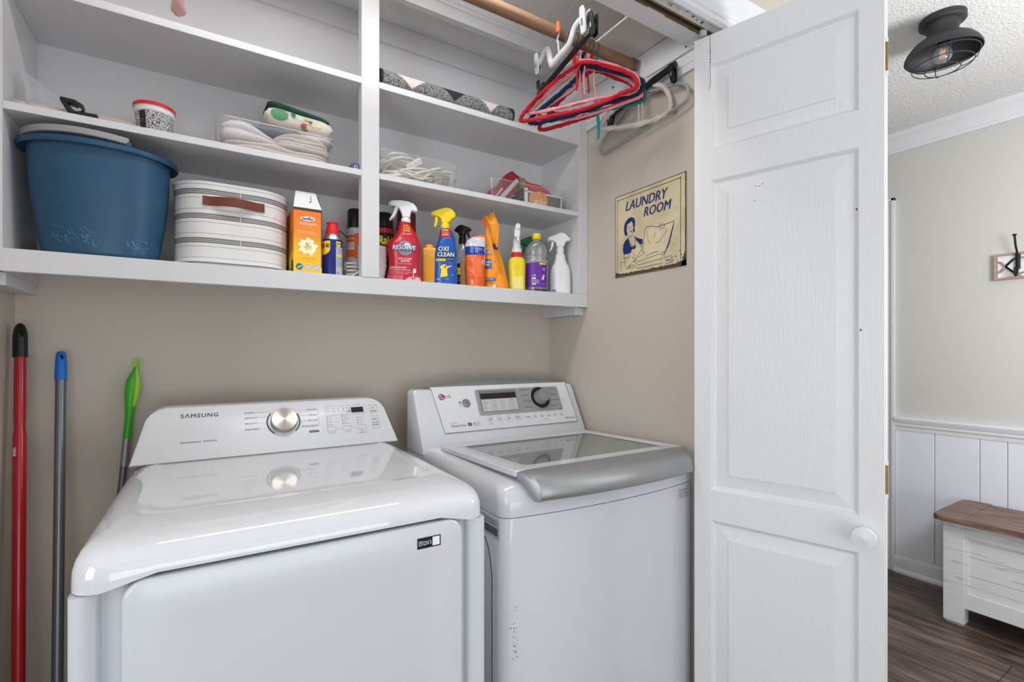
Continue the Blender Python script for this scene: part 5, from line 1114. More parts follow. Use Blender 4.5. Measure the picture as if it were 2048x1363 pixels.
MB().lathe([(0.0425, 0.058), (0.0450, 0.060), (0.0455, 0.0665), (0.0440, 0.068), (0.0440, 0.072), (0.0460, 0.0735)], WHP, 36, cap=False).build('tub_rim', t, local=True, ang=40)
MB().lathe([(0.0465, 0.072), (0.0470, 0.080), (0.0450, 0.082), (0.0430, 0.079), (0, 0.079)], REDP, 36, cap=False).build('lid', t, local=True, ang=40)
Sc = lambda e: (lambda x, z: Vector(((0.0375+z*.0862+e)*math.sin(x/0.04), -(0.0375+z*.0862+e)*math.cos(x/0.04), z)))
MB().patch(Sc(0.0006), -0.034, -0.019, 0.001, 0.056, mat('dark label', (40, 34, 36), 0.5), 5, 1).text(Sc(0.0011), 'DAP', -0.0265, 0.028, 0.009, mat('dull red print', (150, 70, 80), 0.5), w=0.012, rot=0.3).build('label', t, local=True, flat=True)

def clear_bin(name, label, x0, x1, y0, y1, h, taper=0.012, m=CLEARP2, cat='bin', z=S2):
    t = thing(name, label, cat, ((x0+x1)/2, (y0+y1)/2, z)); hx, hy = (x1-x0)/2, (y1-y0)/2
    out = [rrect(-hx+taper, hx-taper, -hy+taper, hy-taper, 0.02, 0.0015, 6), rrect(-hx+taper*.6, hx-taper*.6, -hy+taper*.6, hy-taper*.6, 0.022, h*.5, 6), rrect(-hx, hx, -hy, hy, 0.024, h, 6)]
    mb = MB().rings(out, m, True, False); mb.build('bin_body', t, local=True, ang=50)
    MB().tube(rrect(-hx, hx, -hy, hy, 0.024, h, 6), 0.0022, CLEARP, 8, closed=True).build('rim', t, local=True)
    return t
def folded(name, label, cat, x0, x1, y0, y1, z0, h, m, seed, layers=5, group=None, tilt=0, mf=None, rz=0):
    """a folded stack of cloth: wavy soft layers, drawn as one continuous piece"""
    rnd = random.Random(seed); mb = MB(); n = 30; zz = z0; cx, cy = (x0+x1)/2, (y0+y1)/2
    prof = []
    for k in range(layers):
        hh = h/layers; prof += [(0.90, k*hh), (1.0, k*hh+hh*.3), (1.0, k*hh+hh*.7), (0.93, k*hh+hh*.98)]
    rs = []
    ph = [rnd.uniform(0, 6) for _ in range(8)]
    for j, (s_, z) in enumerate(prof):
        r = []; L = j//4
        for (x, y, _) in rrect(x0, x1, y0, y1, min(y1-y0, x1-x0)*0.3, 0, 8):
            dx, dy = (x-cx), (y-cy); a = math.atan2(dy, dx); w_ = s_*(1+0.035*math.sin(3*a+ph[L % 8])+0.02*math.sin(7*a+ph[(L+3) % 8]))*(1-0.05*abs(math.sin(L*1.3)))
            q = z/h; wave = 0.30*(h/layers)*math.sin(dx*38+ph[L % 8])*q+tilt*dx*q
            fz = z*(1-0.18*abs(2*dx/(x1-x0))**3*q)+wave
            px, py = dx*w_, dy*w_
            r.append((cx+px*math.cos(rz)-py*math.sin(rz), cy+px*math.sin(rz)+py*math.cos(rz), z0+max(0.0, fz)))
        rs.append(r)
    mb.rings(rs, m, True, True, mf=mf); o = mb.build(name, ang=80); return tag(o, label, cat, group)
# bin of cream cloths
t = clear_bin('storage_bin', 'clear plastic bin of cream cloths on the middle shelf', 0.010, 0.322, 1.562, 1.770, 0.086)
folded('cream_cloth', 'cream cloths folded at the bottom of the clear bin', 'cloth', 0.022, 0.312, 1.574, 1.760, S2+0.003, 0.034, BEI2, 3, 3)
folded('waffle_cloth', 'white waffle cloth folded in the left half of the clear bin', 'cloth', 0.020, 0.170, 1.574, 1.750, S2+0.040, 0.040, mat('off white cloth', (222, 218, 218), 0.95, bump=0.4, bscale=200), 9, 2, tilt=-0.15)
folded('ribbed_cloth', 'ribbed cream dish cloths folded in the right half of the clear bin', 'cloth', 0.155, 0.312, 1.572, 1.750, S2+0.040, 0.042, BEI2, 12, 4, tilt=0.0)
folded('grey_cloth', 'flat grey and blue cloth under the floral mitt', 'cloth', 0.075, 0.250, 1.600, 1.750, S2+0.086, 0.014, mat('grey cloth', (120, 126, 140), 0.9, bump=0.2, bscale=150), 15, 1)
FLW = mat('floral linen', (222, 214, 200), 0.9, bump=0.15, bscale=300); DGN = mat('dark green ribbed cloth', (24, 74, 54), 0.9, bump=0.4, bscale=300)
# floral oven mitt
t = thing('floral_oven_mitt', 'folded floral oven mitt with a dark green back on top of the cloth bin', 'oven mitt', (0.225, 1.640, S2+0.100), math.radians(4))
def soft(mb, x0, x1, y0, y1, z0, z1, m, n=16, bow=0.1, ph=0, tilt=0):
    rs = []
    for i in range(n+1):
        u = i/n; x = x0+(x1-x0)*u; e = min(1, math.sqrt(max(0, 1-(2*u-1)**6)))+0.02; cz = (z0+z1)/2+tilt*(x-(x0+x1)/2); hz = (z1-z0)/2*e*(1+bow*math.sin(u*9+ph)); hy = (y1-y0)/2*(0.85+0.15*e); cy = (y0+y1)/2
        rs.append([(x, cy+hy*math.copysign(abs(math.cos(a))**0.6, math.cos(a)), cz+hz*math.copysign(abs(math.sin(a))**0.8, math.sin(a))) for a in [2*PI*k/20 for k in range(20)]])
    return mb.rings(rs, m)
soft(MB(), -0.098, 0.098, -0.060, 0.060, 0.0, 0.054, FLW, bow=0.05, tilt=-0.04).build('mitt', t, local=True, ang=80)
soft(MB(), -0.088, 0.088, -0.050, 0.062, 0.046, 0.070, DGN, bow=0.05, tilt=-0.10).build('green_back', t, local=True, ang=80, label='dark green ribbed back')
Sm = lambda e: (lambda x, z: Vector((x, -0.0605-e-0.003*math.cos(x*20)+0.030*abs((z-.027-(-0.04*x))/.030)**2.6, z)))
GR1, GR2, RS, OR2, YL2 = mat('green leaf print', (96, 150, 116), 0.9, vary=.3, vscale=200), mat('deep green print', (60, 120, 80), 0.9), mat('rose print', (196, 90, 100), 0.9), mat('peach print', (232, 190, 150), 0.9), mat('pale yellow print', (238, 222, 170), 0.9)
mb = MB().disc(Sm(0.0015), -0.060, 0.030, 0.024, 0.017, GR1, 20)
for x, z, rx, rz_, m_ in ((-0.022, 0.038, .006, .009, GR2), (0.020, 0.034, .014, .004, OR2), (0.026, 0.027, .004, .004, GR2), (0.008, 0.013, .010, .006, RS), (0.022, 0.011, .009, .006, YL2), (-0.050, 0.048, .010, .003, RS), (0.012, 0.005, .010, .003, GR1), (0.050, 0.022, .006, .006, YL2)): mb.disc(Sm(0.0015), x, z, rx, rz_, m_, 14)
mb.line(Sm(0.0015), [(-0.048, 0.046), (-0.030, 0.040), (-0.022, 0.030), (-0.010, 0.026), (0.004, 0.022), (0.020, 0.018), (0.036, 0.014)], 0.0012, GR1)
mb.build('floral_print', t, local=True, flat=True)
MB().tube([(0.092, -0.03, 0.040), (0.104, -0.034, 0.048), (0.106, -0.03, 0.056), (0.094, -0.02, 0.056)], 0.0022, mat('grey loop', (150, 156, 152), 0.8), 6).build('hanging_loop', t, local=True)
folded('cream_mitt', 'cream cloth end poking out beneath the floral mitt', 'cloth', 0.215, 0.330, 1.600, 1.690, S2+0.0865, 0.020, BEI2, 21, 2)
o = MB().rings([rrect(-0.012, 0.012, 0, 0.05, 0.008, 0), rrect(-0.014, 0.014, -0.001, 0.051, 0.008, 0.004), rrect(-0.014, 0.014, -0.001, 0.051, 0.008, 0.020), rrect(-0.011, 0.011, 0.002, 0.049, 0.008, 0.026)], mat('blue floral fabric', (78, 92, 150), 0.9, vary=.5, vscale=150), True, True).build('fabric_pouch', ang=50)
o.location = (0.386, 1.562, S2); tag(o, 'small blue patterned fabric pouch beside the upright on the middle shelf', 'pouch')
WM[o.name] = Matrix.Identity(4); S = lambda e: (lambda x, z: Vector((x, -0.001-e, z)))
MB().ringd(S(0.0007), 0.0, 0.013, 0.0035, 0.0058, mat('gold ring print', (220, 190, 130), 0.4)).build('gold_eyelet', o, local=True, flat=True)
# bin of white extension cords
t = clear_bin('cord_bin', 'clear plastic bin filled with white extension cords right of the upright', 0.452, 0.752, 1.565, 1.765, 0.092)
WC2 = mat('white cable', (226, 222, 214), 0.5); WC3 = mat('aged white cable', (214, 206, 190), 0.5)
def cord(seed, cx, cy, rx, ry, z, turns, m, label, r=0.0038):
    rnd = random.Random(seed); pts = []
    for k in range(int(turns*9)):
        a = k*2*PI/9; s_ = 1+rnd.uniform(-.22, .16)
        pts.append((cx+rx*s_*math.cos(a)+rnd.uniform(-.006, .006), cy+ry*s_*math.sin(a), z+0.026+0.022*math.sin(a*1.0+seed)+rnd.uniform(-.008, .010)+0.0016*k/turns))
    o = MB().tube(smooth_path(pts, k=5), r, m, 6, flat=1.0).build('extension_cord'); return tag(o, label, 'cord', 'extension cords in the clear bin')
o1 = cord(1, 0.530, 1.66, 0.058, 0.060, S2+0.010, 6, WC2, 'white extension cord coiled at the left of the cord bin')
o2 = cord(2, 0.600, 1.655, 0.085, 0.062, S2+0.006, 5, WC2, 'white extension cord draped across the middle of the cord bin')
o3 = cord(3, 0.680, 1.66, 0.055, 0.060, S2+0.004, 5, WC3, 'yellowed extension cord coiled at the right of the cord bin')
o4 = cord(4, 0.515, 1.655, 0.040, 0.050, S2+0.035, 3, WC3, 'thin cream cord looping above the rim at the left of the cord bin', 0.0018)
o5 = cord(6, 0.590, 1.640, 0.070, 0.055, S2+0.018, 4, WC3, 'cream flat cord lying over the pile in the cord bin')
cord(8, 0.660, 1.64, 0.075, 0.060, S2+0.020, 4, WC2, 'white cord looped high over the right half of the cord bin')
cord(9, 0.540, 1.635, 0.060, 0.050, S2+0.030, 4, WC2, 'white cord coiled high at the left front of the cord bin')
t2 = thing('power_tap', 'white three-outlet power tap poking out of the cord bin', 'power strip', (0.592, 1.615, S2+0.074), 0, M=Matrix.Translation((0.592, 1.615, S2+0.080)) @ Matrix.Rotation(math.radians(-33), 4, 'Y') @ Matrix.Rotation(math.radians(12), 4, 'X'))
MB().box(-0.032, 0.032, -0.016, 0.016, -0.012, 0.012, WC2).build('body', t2, local=True, bevel=0.004, seg=3)
mb = MB()
for x in (-0.018, 0.002, 0.020): mb.box(x-.004, x-.003, -0.0165, -0.015, -0.006, 0.004, INK).box(x+.003, x+.004, -0.0165, -0.015, -0.006, 0.004, INK)
mb.build('outlet_slots', t2, local=True, flat=True)
MB().text(plane_S((0.735, 1.5655, S2+0.030), (1, 0, 0), (0, 0, 1)), 'P-TOUCH', 0, 0, 0.010, INK, w=0.016, rot=1.2).build('bin_print', t, flat=True)
MB().tube(smooth_path([(0.47, 1.60, S2+0.080), (0.462, 1.60, S2+0.10), (0.468, 1.60, S2+0.125), (0.474, 1.60, S2+0.14)]), 0.0022, WC3, 6).build('cord_tail', o1)
# bin of autumn textiles
t = clear_bin('decor_bin', 'clear plastic bin with red cloth at the right end of the middle shelf', 0.872, 1.230, 1.568, 1.750, 0.078)
MRN = mat('maroon cloth', (134, 28, 48), 0.9, bump=.2, bscale=200); SLV = mat('silver ribbon cloth', (186, 182, 184), 0.5, bump=.2, bscale=200); CRL = mat('coral red cloth', (196, 62, 62), 0.9, bump=.2, bscale=200)
o = MB().rings([[(0.885, 1.585, S2+0.012), (0.885, 1.70, S2+0.012), (0.955, 1.70, S2+0.010), (0.955, 1.585, S2+0.010)], [(0.935, 1.590, S2+0.070), (0.935, 1.68, S2+0.074), (1.010, 1.68, S2+0.060), (1.010, 1.590, S2+0.052)], [(0.985, 1.596, S2+0.132), (0.985, 1.64, S2+0.132), (1.018, 1.64, S2+0.118), (1.018, 1.596, S2+0.116)]], MRN).build('maroon_cloth', bevel=0.006, ang=60)
tag(o, 'maroon cloth with silver stripes standing in the right-hand clear bin', 'cloth')
Sq_ = plane_S((0.940, 1.5865, S2+0.012), (0.6, 0.03, 0.75), (-0.6, 0, 0.6), 0.001)
mb = MB()
def quad3(a, b, c, d, m): mb.add([Vector(a), Vector(b), Vector(c), Vector(d)], [(0, 1, 2, 3)], m)
quad3((0.915, 1.5845, S2+0.010), (0.938, 1.5845, S2+0.010), (1.015, 1.594, S2+0.094), (1.004, 1.594, S2+0.104), SLV)
quad3((0.900, 1.5840, S2+0.012), (0.905, 1.5840, S2+0.010), (0.940, 1.588, S2+0.050), (0.935, 1.588, S2+0.054), SLV)
mb.build('silver_stripe', o, flat=True, thick=0.001)
t3 = thing('red_fabric', 'coral red and olive fabric bunched at the top of the right-hand clear bin', 'cloth', (1.090, 1.650, S2+0.066), math.radians(-6))
soft(MB(), -0.080, 0.090, -0.045, 0.045, 0.0, 0.046, CRL, bow=0.16, ph=1, tilt=-0.22).build('fabric_body', t3, local=True, ang=80)
soft(MB(), -0.060, -0.026, -0.047, 0.047, 0.004, 0.061, mat('olive cloth', (120, 122, 88), 0.9), bow=0.1, tilt=-0.2).build('olive_patch', t3, local=True, ang=80, label='olive green patch')
folded('patterned_cloth', 'dark patterned cloth with green and maroon print lying under the red fabric', 'cloth', 1.030, 1.222, 1.590, 1.740, S2+0.040, 0.026, mat('dark patterned cloth', (112, 84, 84), 0.9, vary=.6, vscale=120), 31, 3)
folded('maroon_knit', 'maroon speckled knit folded under the patterned cloth', 'cloth', 1.050, 1.226, 1.590, 1.735, S2+0.018, 0.020, mat('maroon knit', (150, 84, 100), 0.9, vary=.5, vscale=200), 33, 2)
MB().lathe([(0.0075, 0), (0.0085, 0.004), (0.0085, 0.03), (0.005, 0.034)], mat('bright green plastic', (110, 190, 40), 0.4), 16, M=Matrix.Translation((0.935, 1.64, S2+0.068)) @ Matrix.Rotation(0.7, 4, 'Y'), sx=0.6).build('green_clip')
tag(bpy.data.objects['green_clip'], 'bright green plastic clip peeking out behind the maroon cloth', 'clip')
# framed pumpkin sign: white edged dark board with an orange pumpkin and script
t = thing('pumpkin_sign', 'small white-edged sign with an orange pumpkin and white script, in the right-hand bin', 'sign', (1.115, 1.5815, S2+0.003), math.radians(-2))
MB().box(-0.075, 0.092, 0, 0.006, 0.0, 0.056, mat('grey board', (104, 100, 104), 0.6)).box(-0.078, -0.066, -0.001, 0.007, 0, 0.068, CARD).box(-0.078, 0.095, -0.001, 0.007, 0.052, 0.058, CARD).box(0.090, 0.095, -.001, .007, 0, 0.056, CARD).build('board', t, local=True)
PMK = mat('pumpkin orange', (226, 152, 92), 0.6)
S = lambda e: (lambda x, z: Vector((x, -0.002-e, z))); mb = MB()
for x, rx, rz_ in ((-0.038, .018, .030), (-0.018, .018, .033), (0.012, .018, .033), (-0.003, .016, .034)): mb.disc(S(0.0002*(1+x)), x-0.004, 0.027, rx, rz_, PMK, 20)
mb.text(S(0.0010), 'ello', -0.010, 0.012, 0.022, WI, w=0.054, shear=0.3, bold=-0.005).line(S(0.0008), [(-0.020, 0.05), (-0.014, 0.062), (-0.006, 0.058)], 0.004, OR2)
mb.build('pumpkin_picture', t, local=True, flat=True)
# clear handle strip by the right end
o = MB().rings([rrect(1.234, 1.262, 1.575, 1.66, 0.01, S2+.001), rrect(1.232, 1.2635, 1.57, 1.665, 0.012, S2+0.050)], CLEARP2, True, False).build('clear_cup')
tag(o, 'small clear plastic container at the right end of the middle shelf', 'container')

# ------------------------------------------------------------------ top shelf: rolled mat
WEAVE = mat('grey speckled weave', (120, 120, 122), 0.9)
nt = WEAVE.node_tree; tc = nt.nodes.new('ShaderNodeTexCoord'); v = nt.nodes.new('ShaderNodeTexVoronoi'); v.inputs['Scale'].default_value = 520; rr = nt.nodes.new('ShaderNodeValToRGB')
rr.color_ramp.elements[0].position = 0.30; rr.color_ramp.elements[0].color = (0.60, 0.60, 0.61, 1); rr.color_ramp.elements[1].position = 0.52; rr.color_ramp.elements[1].color = (0.035, 0.035, 0.045, 1)
nt.links.new(tc.outputs['Object'], v.inputs['Vector']); nt.links.new(v.outputs['Distance'], rr.inputs[0]); nt.links.new(rr.outputs[0], nt.nodes['Principled BSDF'].inputs['Base Color'])
BKW = mat('black weave', (44, 44, 50), 0.9, bump=.3, bscale=300); CRW = mat('cream weave', (218, 206, 200), 0.9, bump=.3, bscale=300)
t = thing('rolled_mat', 'rolled grey, black and cream checked mat on the top shelf', 'mat', (0.712, 1.5730, S3))
R = 0.0295; rs = []; nx = 300; na = 64; L0, L1 = -0.249, 0.250
for i in range(nx+1):
    x = L0+(L1-L0)*i/nx; rs.append([(x, R*math.sin(2*PI*k/na), R+0.0005-R*math.cos(2*PI*k/na)) for k in range(na)])
tri = [(-0.205, -0.089, CRW), (-0.044, 0.058, BKW), (0.105, 0.195, CRW), (0.215, 0.30, BKW)]
def mpat(i, k):
    x = L0+(i+0.5)/nx*(L1-L0); a = (2*PI*(k+0.5)/na)      # a=0 bottom, a=3pi/2 faces the camera (-y)
    h = (1-math.cos(a))/2 if True else 0
    d = math.sin(a)
    hh = (math.atan2(-math.sin(a), -math.cos(a)))       # 0 at the top, +pi/2 front
    hh = hh if hh > -1.2 else hh+2*PI; f = max(0, min(1, (hh-0.55)/1.6))
    for a0, a1, m_ in tri:
        c = (a0+a1)/2; hw_ = (a1-a0)/2*(1-f)
        if abs(x-c) < hw_: return m_
    return WEAVE
MB().rings(rs, WEAVE, True, True, mf=lambda i, k: mpat(i, k)).build('rolled_body', t, local=True, ang=50)
MB().rings([[(x, (R+0.0008)*math.sin(2*PI*k/na), R+0.0005-(R+0.0008)*math.cos(2*PI*k/na)) for k in range(na)] for x in (L1-0.004, L1+0.002)], BKW).build('bound_edge', t, local=True)
MB().rings([[(x, (R+0.0008)*math.sin(2*PI*k/na), R+0.0005-(R+0.0008)*math.cos(2*PI*k/na)) for k in range(na)] for x in (L0-0.002, L0+0.006)], BKW).build('bound_edge', t, local=True)

# ------------------------------------------------------------------ rod and hangers
RY, RZ = 1.244, 2.258
o = MB().tube([(XL+0.002, RY, RZ), (0.4, RY, RZ), (1.294, RY, RZ)], 0.0185, ROD, 28).build('closet_rod', ang=60)
tag(o, 'round brown wooden closet rod across the closet above the hangers', 'rod')
MB().lathe([(0.023, 0), (0.023, 0.006), (0.020, 0.008)], MATS['white head plastic'], 28, M=Matrix.Translation((1.2955, RY, RZ)) @ Matrix.Rotation(-PI/2, 4, 'Y'), cap=False).build('rod_socket', o)
def yarn(path, m, name, parent, r=0.0052, closed=True):
    return MB().tube(smooth_path(path, closed, 7), r, m, 12, closed=closed, lobes=3, amp=0.30, pitch=0.030).build(name, parent, ang=80)
def hook(name, parent, x, y, zn, m, r=0.0012, rot=0, top=None):
    """wire hook that rises from the neck and curls over the rod"""
    pts = [(x, y, zn)]; Rr = 0.0205
    pts.append((x, RY-Rr*0.3+0.0*y, RZ-0.045) if zn < RZ-0.05 else (x, (y+RY)/2, RZ-0.03))
    for k in range(0, 9): a = math.radians(-150+k*30+180); pts.append((x+rot*0.004*k/8, RY+Rr*math.cos(math.radians(-60-k*30+360)) if 0 else RY-Rr*math.cos(math.radians(-35+k*26)), RZ+Rr*math.sin(math.radians(-35+k*26))))
    return MB().tube(smooth_path(pts, False, 4), r, m, 8).build(name, parent)
def hanger(label, trace, m, group, neck, tails=(), hookm=None, r=0.0052):
    t = thing('crochet_hanger', label, 'hanger', (neck[0], neck[1], neck[2]), 0, group)
    yarn(trace, m, 'yarn_frame', t, r)
    MB().tube(smooth_path([(neck[0], neck[1], neck[2]-0.02), (neck[0], (neck[1]+RY)/2, neck[2]+0.010), (neck[0], RY-0.012, RZ-0.034)], False, 4), 0.0062, m, 10, lobes=3, amp=.2, pitch=.02).build('yarn_neck', t)
    hook('wire_hook', t, neck[0], RY-0.010, RZ-0.034, hookm or BLACK)
    for a, b in tails:
        mid = [(a[0]+(b[0]-a[0])*q+0.002*math.sin(q*6+a[0]*50), a[1]+(b[1]-a[1])*q, a[2]+(b[2]-a[2])*q) for q in (0, .25, .5, .75, 1)]
        MB().tube(smooth_path(mid, False, 4), 0.0029, m, 8).build('yarn_tail', t)
    return t
YR, YP, YN, YT, YW = mat('red yarn', (196, 16, 36), 0.85, bump=.5, bscale=500), mat('pink yarn', (232, 150, 156), 0.85, bump=.5, bscale=500), mat('navy yarn', (18, 36, 78), 0.85, bump=.5, bscale=500), mat('teal yarn', (10, 136, 138), 0.85, bump=.5, bscale=500), mat('cream yarn', (222, 214, 204), 0.85, bump=.5, bscale=500)
redA = [(1.01, 1.232, 2.175), (1.025, 1.204, 2.171), (1.045, 1.165, 2.152), (1.072, 1.114, 2.119), (1.093, 1.075, 2.088), (1.1, 1.061, 2.061), (1.098, 1.066, 2.045), (1.081, 1.098, 2.041), (1.054, 1.148, 2.03), (1.017, 1.218, 2.024), (0.968, 1.31, 2.029), (0.933, 1.377, 2.034), (0.914, 1.414, 2.04), (0.912, 1.418, 2.053), (0.923, 1.397, 2.076), (0.948, 1.349, 2.114), (0.978, 1.291, 2.147), (0.998, 1.254, 2.165)]
pinkA = [(1.026, 1.235, 2.193), (1.066, 1.16, 2.158), (1.092, 1.11, 2.123), (1.11, 1.077, 2.094), (1.115, 1.067, 2.069), (1.112, 1.072, 2.049), (1.101, 1.093, 2.043), (1.056, 1.178, 2.053), (1.019, 1.249, 2.057), (0.989, 1.305, 2.058), (0.937, 1.404, 2.068), (0.948, 1.384, 2.089), (0.979, 1.325, 2.127), (1.009, 1.268, 2.156), (1.023, 1.242, 2.178)]
navy = [(1.039, 1.244, 2.184), (1.046, 1.229, 2.179), (1.067, 1.19, 2.158), (1.094, 1.138, 2.126), (1.121, 1.088, 2.095), (1.132, 1.067, 2.077), (1.132, 1.067, 2.056), (1.126, 1.078, 2.046), (1.112, 1.104, 2.041), (1.076, 1.172, 2.039), (1.039, 1.244, 2.033), (0.978, 1.358, 2.033), (0.949, 1.414, 2.041), (0.95, 1.412, 2.061), (0.968, 1.378, 2.079), (0.995, 1.326, 2.108), (1.019, 1.281, 2.134), (1.033, 1.255, 2.157)]
pinkB = [(1.054, 1.244, 2.177), (1.077, 1.2, 2.159), (1.095, 1.165, 2.14), (1.122, 1.114, 2.097), (1.139, 1.081, 2.05), (1.136, 1.088, 2.037), (1.104, 1.148, 2.029), (1.077, 1.2, 2.025), (1.028, 1.292, 2.025), (0.987, 1.37, 2.053), (0.972, 1.398, 2.075), (1.004, 1.338, 2.104), (1.032, 1.284, 2.124), (1.046, 1.258, 2.147)]
redB = [(1.07, 1.251, 2.178), (1.089, 1.214, 2.166), (1.108, 1.179, 2.139), (1.135, 1.127, 2.099), (1.153, 1.094, 2.066), (1.155, 1.089, 2.054), (1.151, 1.097, 2.043), (1.126, 1.144, 2.044), (1.099, 1.196, 2.037), (1.08, 1.232, 2.029), (1.04, 1.307, 2.024), (1.02, 1.346, 2.021), (0.988, 1.406, 2.024), (0.987, 1.408, 2.044), (1.005, 1.374, 2.075), (1.024, 1.338, 2.11), (1.044, 1.299, 2.134), (1.058, 1.273, 2.157)]
teal = [(1.093, 1.236, 2.197), (1.108, 1.207, 2.175), (1.136, 1.154, 2.135), (1.163, 1.103, 2.085), (1.169, 1.092, 2.059), (1.165, 1.098, 2.039), (1.145, 1.137, 2.037), (1.108, 1.207, 2.044), (1.069, 1.28, 2.057), (1.029, 1.358, 2.072), (1.009, 1.394, 2.089), (1.029, 1.358, 2.115), (1.059, 1.299, 2.154), (1.083, 1.254, 2.187)]
white = [(1.272, 1.186, 2.173), (1.277, 1.175, 2.169), (1.284, 1.152, 2.149), (1.288, 1.119, 2.126), (1.290, 1.101, 2.094), (1.290, 1.093, 2.064), (1.289, 1.097, 2.042), (1.284, 1.126, 2.031), (1.270, 1.182, 2.03), (1.25, 1.241, 2.037), (1.224, 1.302, 2.045), (1.21, 1.336, 2.057), (1.209, 1.338, 2.07), (1.219, 1.315, 2.097), (1.236, 1.273, 2.122), (1.258, 1.221, 2.15)]
G1 = 'crochet-covered hangers on the closet rod'
hanger('red crochet hanger nearest the camera in the cluster on the rod', redA, YR, G1, (1.006, 1.240, 2.190), [((1.010, 1.236, 2.18), (1.011, 1.236, 2.092))], r=0.0058)
hanger('pink crochet hanger just behind the front red one', pinkA, YP, G1, (1.026, 1.238, 2.200), [((1.031, 1.249, 2.184), (1.034, 1.244, 2.075)), ((1.039, 1.233, 2.179), (1.039, 1.233, 2.083))])
hanger('navy crochet hanger in the middle of the cluster', navy, YN, G1, (1.040, 1.246, 2.195), r=0.0062)
hanger('pink crochet hanger behind the navy one', pinkB, YP, G1, (1.057, 1.244, 2.190), [((1.055, 1.204, 2.150), (1.057, 1.199, 2.057))])
hanger('red crochet hanger with its lower corner hanging lowest in the cluster', redB, YR, G1, (1.072, 1.246, 2.190), [((1.062, 1.240, 2.17), (1.062, 1.240, 2.10))], r=0.0058)
hanger('teal crochet hanger at the back of the cluster', teal, YT, G1, (1.094, 1.240, 2.205), [((1.070, 1.22, 2.15), (1.070, 1.215, 2.056)), ((1.078, 1.215, 2.045), (1.079, 1.213, 1.940)), ((1.083, 1.213, 2.045), (1.083, 1.211, 1.946))])
hanger('cream crochet hanger hanging alone near the right wall', white, YW, G1, (1.262, 1.215, 2.185), [((1.262, 1.205, 2.18), (1.260, 1.205, 2.036)), ((1.270, 1.196, 2.18), (1.268, 1.196, 2.040))], r=0.0085)
# cream yarn wrapped round the hook of the last hanger
# pink one far to the left, only its tip shows
hanger('pink crochet hanger far to the left, only its lower tip in view', [(-0.075, 1.25, 2.218), (-0.072, 1.15, 2.168), (-0.068, 1.05, 2.108), (-0.066, 1.03, 2.078), (-0.066, 1.06, 2.063), (-0.067, 1.25, 2.063), (-0.068, 1.40, 2.066), (-0.069, 1.430, 2.072), (-0.070, 1.425, 2.090), (-0.073, 1.35, 2.148)] , mat('light pink yarn', (252, 196, 204), 0.85, bump=.15, bscale=300), G1, (-0.078, 1.25, 2.213), r=0.0125)  # yarn colour brightened, since little light reaches this underside
# clip hangers
CLR = mat('frosted clear plastic', (214, 216, 220), 0.25, trans=0.35)
def clip(name, parent, c, m, ang=0, s=1.0, open_=0.0, jawm=None):
    """pinch clip: two long jaws with a spring slot"""
    M = Matrix.Translation(c) @ Matrix.Rotation(ang, 4, 'X') @ Matrix.Scale(s, 4)
    mb = MB()
    for sgn in (-1, 1):
        pts = [(-0.008, -0.030), (0.008, -0.030), (0.010, -0.020), (0.010, 0.022), (0.006, 0.032), (-0.006, 0.032), (-0.010, 0.022), (-0.010, -0.020)]
        rs = [[(sgn*(0.003+0.006*max(0, z+0.0)/0.03+open_), y, z) for y, z in pts], [(sgn*(0.007+0.006*max(0, z+0.0)/0.03+open_), y*0.85, z*0.97) for y, z in pts]]
        mb.rings(rs, m, True, True, M=M)
    o = mb.build(name, parent, bevel=0.0012, ang=50)
    MB().box(-0.011, 0.011, -0.0025, 0.0025, -0.010, 0.004, STEEL, M=M).build('spring', o)
    return o
t = thing('clip_hanger', 'black clip hanger left of the crochet hangers, its bar slanting up', 'hanger', (0.965, RY, 2.16))
MB().tube([(0.974, 1.390, 2.150), (0.966, 1.30, 2.157), (0.950, 1.15, 2.172), (0.945, 1.085, 2.180)], 0.0075, BLACK, 12, flat=1.35).build('bar', t)
clip('clip', t, (0.974, 1.392, 2.152), BLACK, 0.05); clip('clip', t, (0.943, 1.078, 2.190), BLACK, -0.1, 1.15)
hook('wire_hook', t, 0.962, RY-0.010, RZ-0.034, STEEL); MB().tube([(0.962, RY-0.010, RZ-0.033), (0.962, 1.235, 2.163)], 0.0013, STEEL, 8).build('hook_stem', t)
t = thing('clear_clip_hanger', 'frosted clear plastic clip hanger with a zigzag bar and orange size tag', 'hanger', (0.93, RY, 2.20))
MB().tube(smooth_path([(0.93, 1.338, 2.205), (0.93, 1.322, 2.206), (0.93, 1.300, 2.222), (0.93, 1.284, 2.222), (0.93, 1.268, 2.170), (0.93, 1.252, 2.166), (0.93, 1.222, 2.172), (0.93, 1.175, 2.182), (0.93, 1.150, 2.214), (0.93, 1.125, 2.224), (0.93, 1.10, 2.215)], False, 5), 0.0085, CLR, 10, flat=1.3).build('bar', t)
clip('clip', t, (0.93, 1.338, 2.200), CLR, 0.0, 1.1); clip('clip', t, (0.93, 1.100, 2.208), CLR, 0.0, 1.25)
hook('hook', t, 0.932, RY-0.010, RZ-0.034, CLR, 0.0028); MB().tube([(0.932, RY-0.010, RZ-0.033), (0.93, 1.225, 2.175)], 0.0030, CLR, 8).build('hook_stem', t)
MB().box(0.918, 0.926, 1.216, 1.225, RZ-0.016, RZ+0.016, mat('orange tag', (240, 120, 70), 0.45)).build('size_tag', t, bevel=0.001)
t = thing('black_clip_hanger', 'black clip hanger against the right wall beside the folded door', 'hanger', (1.276, RY, 2.15))
MB().tube([(1.276, 1.40, 2.128), (1.276, 1.26, 2.146), (1.276, 1.15, 2.163), (1.276, 1.060, 2.170)], 0.0085, BLACK, 12, flat=1.5).build('bar', t)
